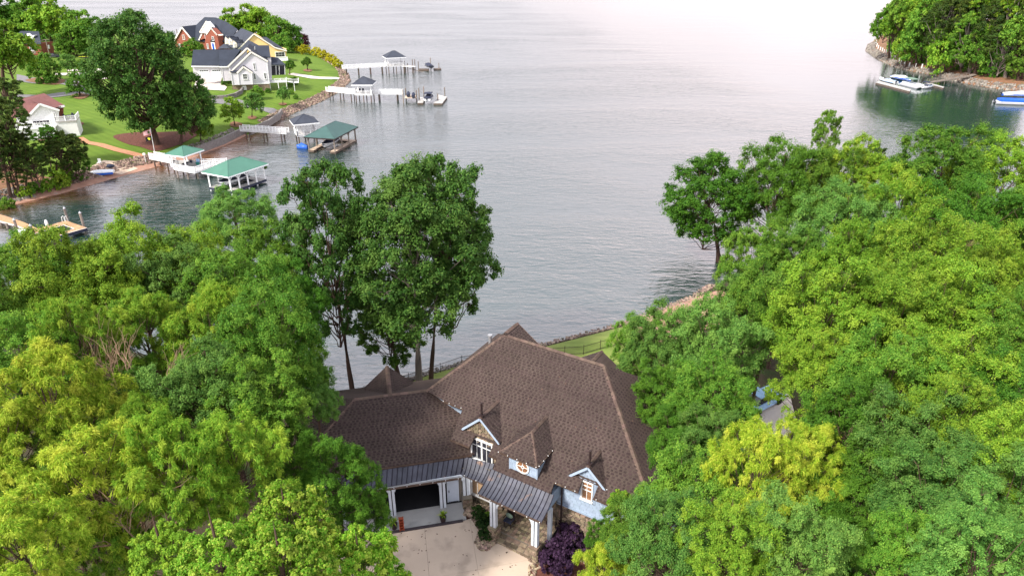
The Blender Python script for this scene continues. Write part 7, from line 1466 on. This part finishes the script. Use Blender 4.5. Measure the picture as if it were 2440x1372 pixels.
p = (C_[0] - .2, C_[1] + .1, 2.7); tt = thing('hanging_basket', 'green hanging basket at the lake end post of the bright green boathouse', 'hanging basket', p); mb = MB(); mb.tube([(p[0], p[1], p[2] + .8), (p[0], p[1], p[2] + .1)], .02, 4); mb.build('chain', M['darkiron'], tt); mb = MB(); mb.tube([(p[0], p[1], p[2] - .2), (p[0], p[1], p[2] + .1)], [.15, .28], 8); mb.build('pot', M['piling'], tt); o = bpy.data.objects.new('foliage', recolor(K['bush'][0], 'oak')); C.objects.link(o); o.parent = tt; o.location = (0, 0, .15); o.scale = (.45,) * 3
# near L shaped dock
zd = .95; t = thing('wooden_dock', 'orange boarded dock with a square U shaped boat slip at the left edge', 'dock', Pg(g6, 600, 1000, 0))
a = Pg(g6, -300, 720, zd); w1 = [Pg(g6, *q, zd)[:2] for q in [(-420, 640), (60, 765), (330, 855), (510, 940), (440, 985), (225, 892), (0, 832), (-440, 740)]]; deckpoly(w1, zd, 'orange_deck', t, math.radians(-25), .2, .3, edge='farconc', name='walkway_deck')
ou = [Pg(g6, *q, zd)[:2] for q in [(500, 940), (900, 832), (1185, 930), (500, 1112), (340, 1062)]]; sl1 = [(510, 940), (900, 832), (1185, 925), (1005, 942), (870, 895), (385, 1045), (340, 1060), (440, 985)]
deckpoly([Pg(g6, *q, zd)[:2] for q in [(505, 940), (900, 832), (870, 893), (400, 1035), (440, 985)]], zd, 'orange_deck', t, math.radians(25), .2, .45, edge='navy', name='slip_deck')
deckpoly([Pg(g6, *q, zd)[:2] for q in [(900, 832), (1185, 930), (1010, 942), (870, 893)]], zd, 'orange_deck', t, math.radians(-60), .2, .45, edge='navy', name='slip_deck'); deckpoly([Pg(g6, *q, zd)[:2] for q in [(1010, 942), (1185, 930), (520, 1118), (480, 1105)]], zd, 'orange_deck', t, math.radians(25), .2, .45, edge='navy', name='slip_deck')
def strip3(pts, m='farconc'): 
    mb = MB(); [mb.beam(Pg(g6, *pts[i], zd + .02), Pg(g6, *pts[i + 1], zd + .02), .12, .06) for i in range(len(pts) - 1)]; mb.build('edge_trim', M[m], t)
strip3([(400, 1035), (870, 893), (1010, 942), (490, 1103)]); strip3([(1185, 930), (520, 1118)]); strip3([(340, 1060), (400, 1035)])
for X, Y, Z, cp in [(275, 1075, 3.0, 'alu'), (490, 1140, 2.8, 'alu'), (930, 850, 2.3, 'alu'), (1150, 940, 2.6, 'alu'), (110, 935, .8, None), (210, 965, .8, None), (20, 900, .8, None)]: p = Pg(g6, X, Y, 0); piling(p[0], p[1], Z, t, .19, 'wood', cap_=cp)
p = Pg(g6, 325, 1030, zd); tt = thing('dock_box', 'white storage box at the corner of the orange boarded dock', 'storage box', p); mb = MB(); mb.box((p[0], p[1], p[2] + .35), (1.5, .9, .7), .1); mb.build('box', M['white'], tt); mb = MB(); mb.box((p[0], p[1], p[2] + .75), (1.56, .96, .1), .1); mb.build('lid', M['hull'], tt)
p = Pg(g6, 642, 900, zd); tt = thing('white_bollard', 'white rounded post on the back edge of the U shaped slip', 'bollard', p); mb = MB(); mb.tube([p, (p[0], p[1], p[2] + .7), (p[0], p[1], p[2] + .95)], [.22, .22, .08], 8); mb.build('post', M['white'], tt)
p = Pg(g6, 885, 835, zd); tt = thing('dock_ladder', 'white hooped ladder at the corner of the U shaped slip', 'ladder', p)
for s_ in (-.25, .25): mb = MB(); mb.tube([(p[0] + s_, p[1] - .3, zd), (p[0] + s_, p[1] - .2, zd + .7), (p[0] + s_, p[1] + .2, zd + .75), (p[0] + s_, p[1] + .35, zd), (p[0] + s_, p[1] + .35, -.6)], .04, 6); mb.build('side_rail', M['white'], tt)
mb = MB(); [mb.beam((p[0] - .25, p[1] + .35, z), (p[0] + .25, p[1] + .35, z), .08, .05) for z in (.6, .3, 0, -.3)]; mb.build('rung', M['white'], tt)
# overturned boat on the shore
b = GT(240, 414); t = thing('overturned_boat', 'white and blue boat lying upturned on the rocks by the sand patio', 'boat', b); mb = MB(); rows = []
for x, w, h_ in ((-2.6, .1, .35), (-2, .7, .55), (-.6, .95, .7), (1, .9, .7), (2.4, .75, .6)): 
    ca, sa = math.cos(.25), math.sin(.25); rows += [(b[0] + x * ca - y * sa, b[1] + x * sa + y * ca, b[2] + .1 + z) for y, z in ((-w, 0), (-w * .8, h_ * .6), (0, h_), (w * .8, h_ * .6), (w, 0))]
mb.add(rows, [(i * 5 + k, (i + 1) * 5 + k, (i + 1) * 5 + k + 1, i * 5 + k + 1) for i in range(4) for k in range(4)] + [(20, 21, 22, 23, 24)]); mb.build('hull', M['hull'], t)
mb = MB(); mb.add([tuple(r) for i in range(5) for r in ((rows[i * 5][0], rows[i * 5][1] - .03, rows[i * 5][2] - .15), (rows[i * 5][0], rows[i * 5][1] - .03, rows[i * 5][2] + .25))], [(i * 2, (i + 1) * 2, (i + 1) * 2 + 1, i * 2 + 1) for i in range(4)]); mb.build('blue_side', M['blue'], t)
# far boat lift behind the oak
p = P(402, 98, 0); t = thing('boat_lift', 'distant boat lift behind the brick house with a pale boat', 'boat lift', p)
for dx in (-5, 5): piling(p[0] + dx, p[1], 5.5, t, .2, 'wood')
mb = MB(); mb.box((p[0], p[1], 1.4), (9.5, 3, .25)); mb.build('cradle', M['alu'], t); boat('lifted_boat', 'pale boat with canopy on the distant lift left of the brick house', p, 0.1, 8, 2.8, 1.6, 'hull', 'bluelt', canopy='canopy')
# boats and gangway at the wooded point
t = thing('gangway_pier', 'weathered gangway pier with rails leaving the wooded point', 'pier', Pg(g7, 1300, 800, 0)); zd = 1.3
a, b = Pg(g7, 1040, 835, .7), Pg(g7, 1620, 745, 1.9); c3 = Pg(g7, 1720, 715, 2.4)
for q, r in ((a, b), (b, c3)): 
    pr_ = ribbon([q[:2], r[:2]], 1.6); mb = MB(); mb.prism([(pr_[0][0], pr_[0][1], q[2]), (pr_[1][0], pr_[1][1], r[2]), (pr_[2][0], pr_[2][1], r[2]), (pr_[3][0], pr_[3][1], q[2])], (0, 0, -.2)); mb.build('deck', M['wood'], t)
for s_ in (-.75, .75):
    for i in range(6): x = a[0] + (b[0] - a[0]) * i / 5; y = a[1] + (b[1] - a[1]) * i / 5 + s_; z = a[2] + (b[2] - a[2]) * i / 5; mb = MB(); mb.beam((x, y, z - 1.5), (x, y, z + 1.1), .12, .12); mb.build('railing_post', M['wood'], t)
    for h_ in (.55, 1.05): mb = MB(); mb.beam((a[0], a[1] + s_, a[2] + h_), (b[0], b[1] + s_, b[2] + h_), .1, .1); mb.build('rail', M['wood'], t)
fd = thing('floating_dock', 'long pale floating dock beside the moored boats at the wooded point', 'dock', Pg(g7, 500, 870, 0)); q = [Pg(g7, *p, .5)[:2] for p in [(285, 838), (780, 965), (800, 935), (330, 810)]]; deckpoly(q, .5, 'greydeck', fd, -.3, edge='piling', th=.45); q = [Pg(g7, *p, .5)[:2] for p in [(1020, 850), (1265, 915), (1285, 900), (1050, 835)]]; deckpoly(q, .5, 'greydeck', fd, -.3, edge='piling', th=.45)
an = angof(Pg(g7, 285, 838, 0), Pg(g7, 780, 965, 0))
boat('white_boat', 'white open boat at the outer end of the floating dock', Pg(g7, 450, 830, 0), an + math.pi, 8.2, 2.6, .15, 'hull', 'bluelt'); boat('blue_boat', 'blue and white cruiser behind the moored boats', Pg(g7, 660, 800, 0), an, 9.0, 2.8, .2, 'blue', 'hull', cover='hull'); pontoon('pontoon_boat', 'pontoon boat with grey green canopy at the floating dock', Pg(g7, 810, 900, 0), an, 8.5, 2.8, .1, 'hull', 'canopy'); boat('white_runabout', 'white runabout with dark canopy nearest the gangway', Pg(g7, 1010, 920, 0), an - 1.2, 5.0, 2.4, .1, 'hull', 'hulldk', canopy='navy')
pontoon('blue_pontoon_boat', 'blue covered pontoon boat at the right edge of the picture', Pg(g7, 2310, 1150, 0), math.radians(-12), 11.0, 3.2, .2, 'blue', None, 'blue')
boat('blue_cruiser', 'blue and white cruiser behind the blue pontoon boat', Pg(g7, 2360, 1060, 0), math.radians(-12), 9.5, 2.8, .6, 'blue', 'hull', cover='hull')
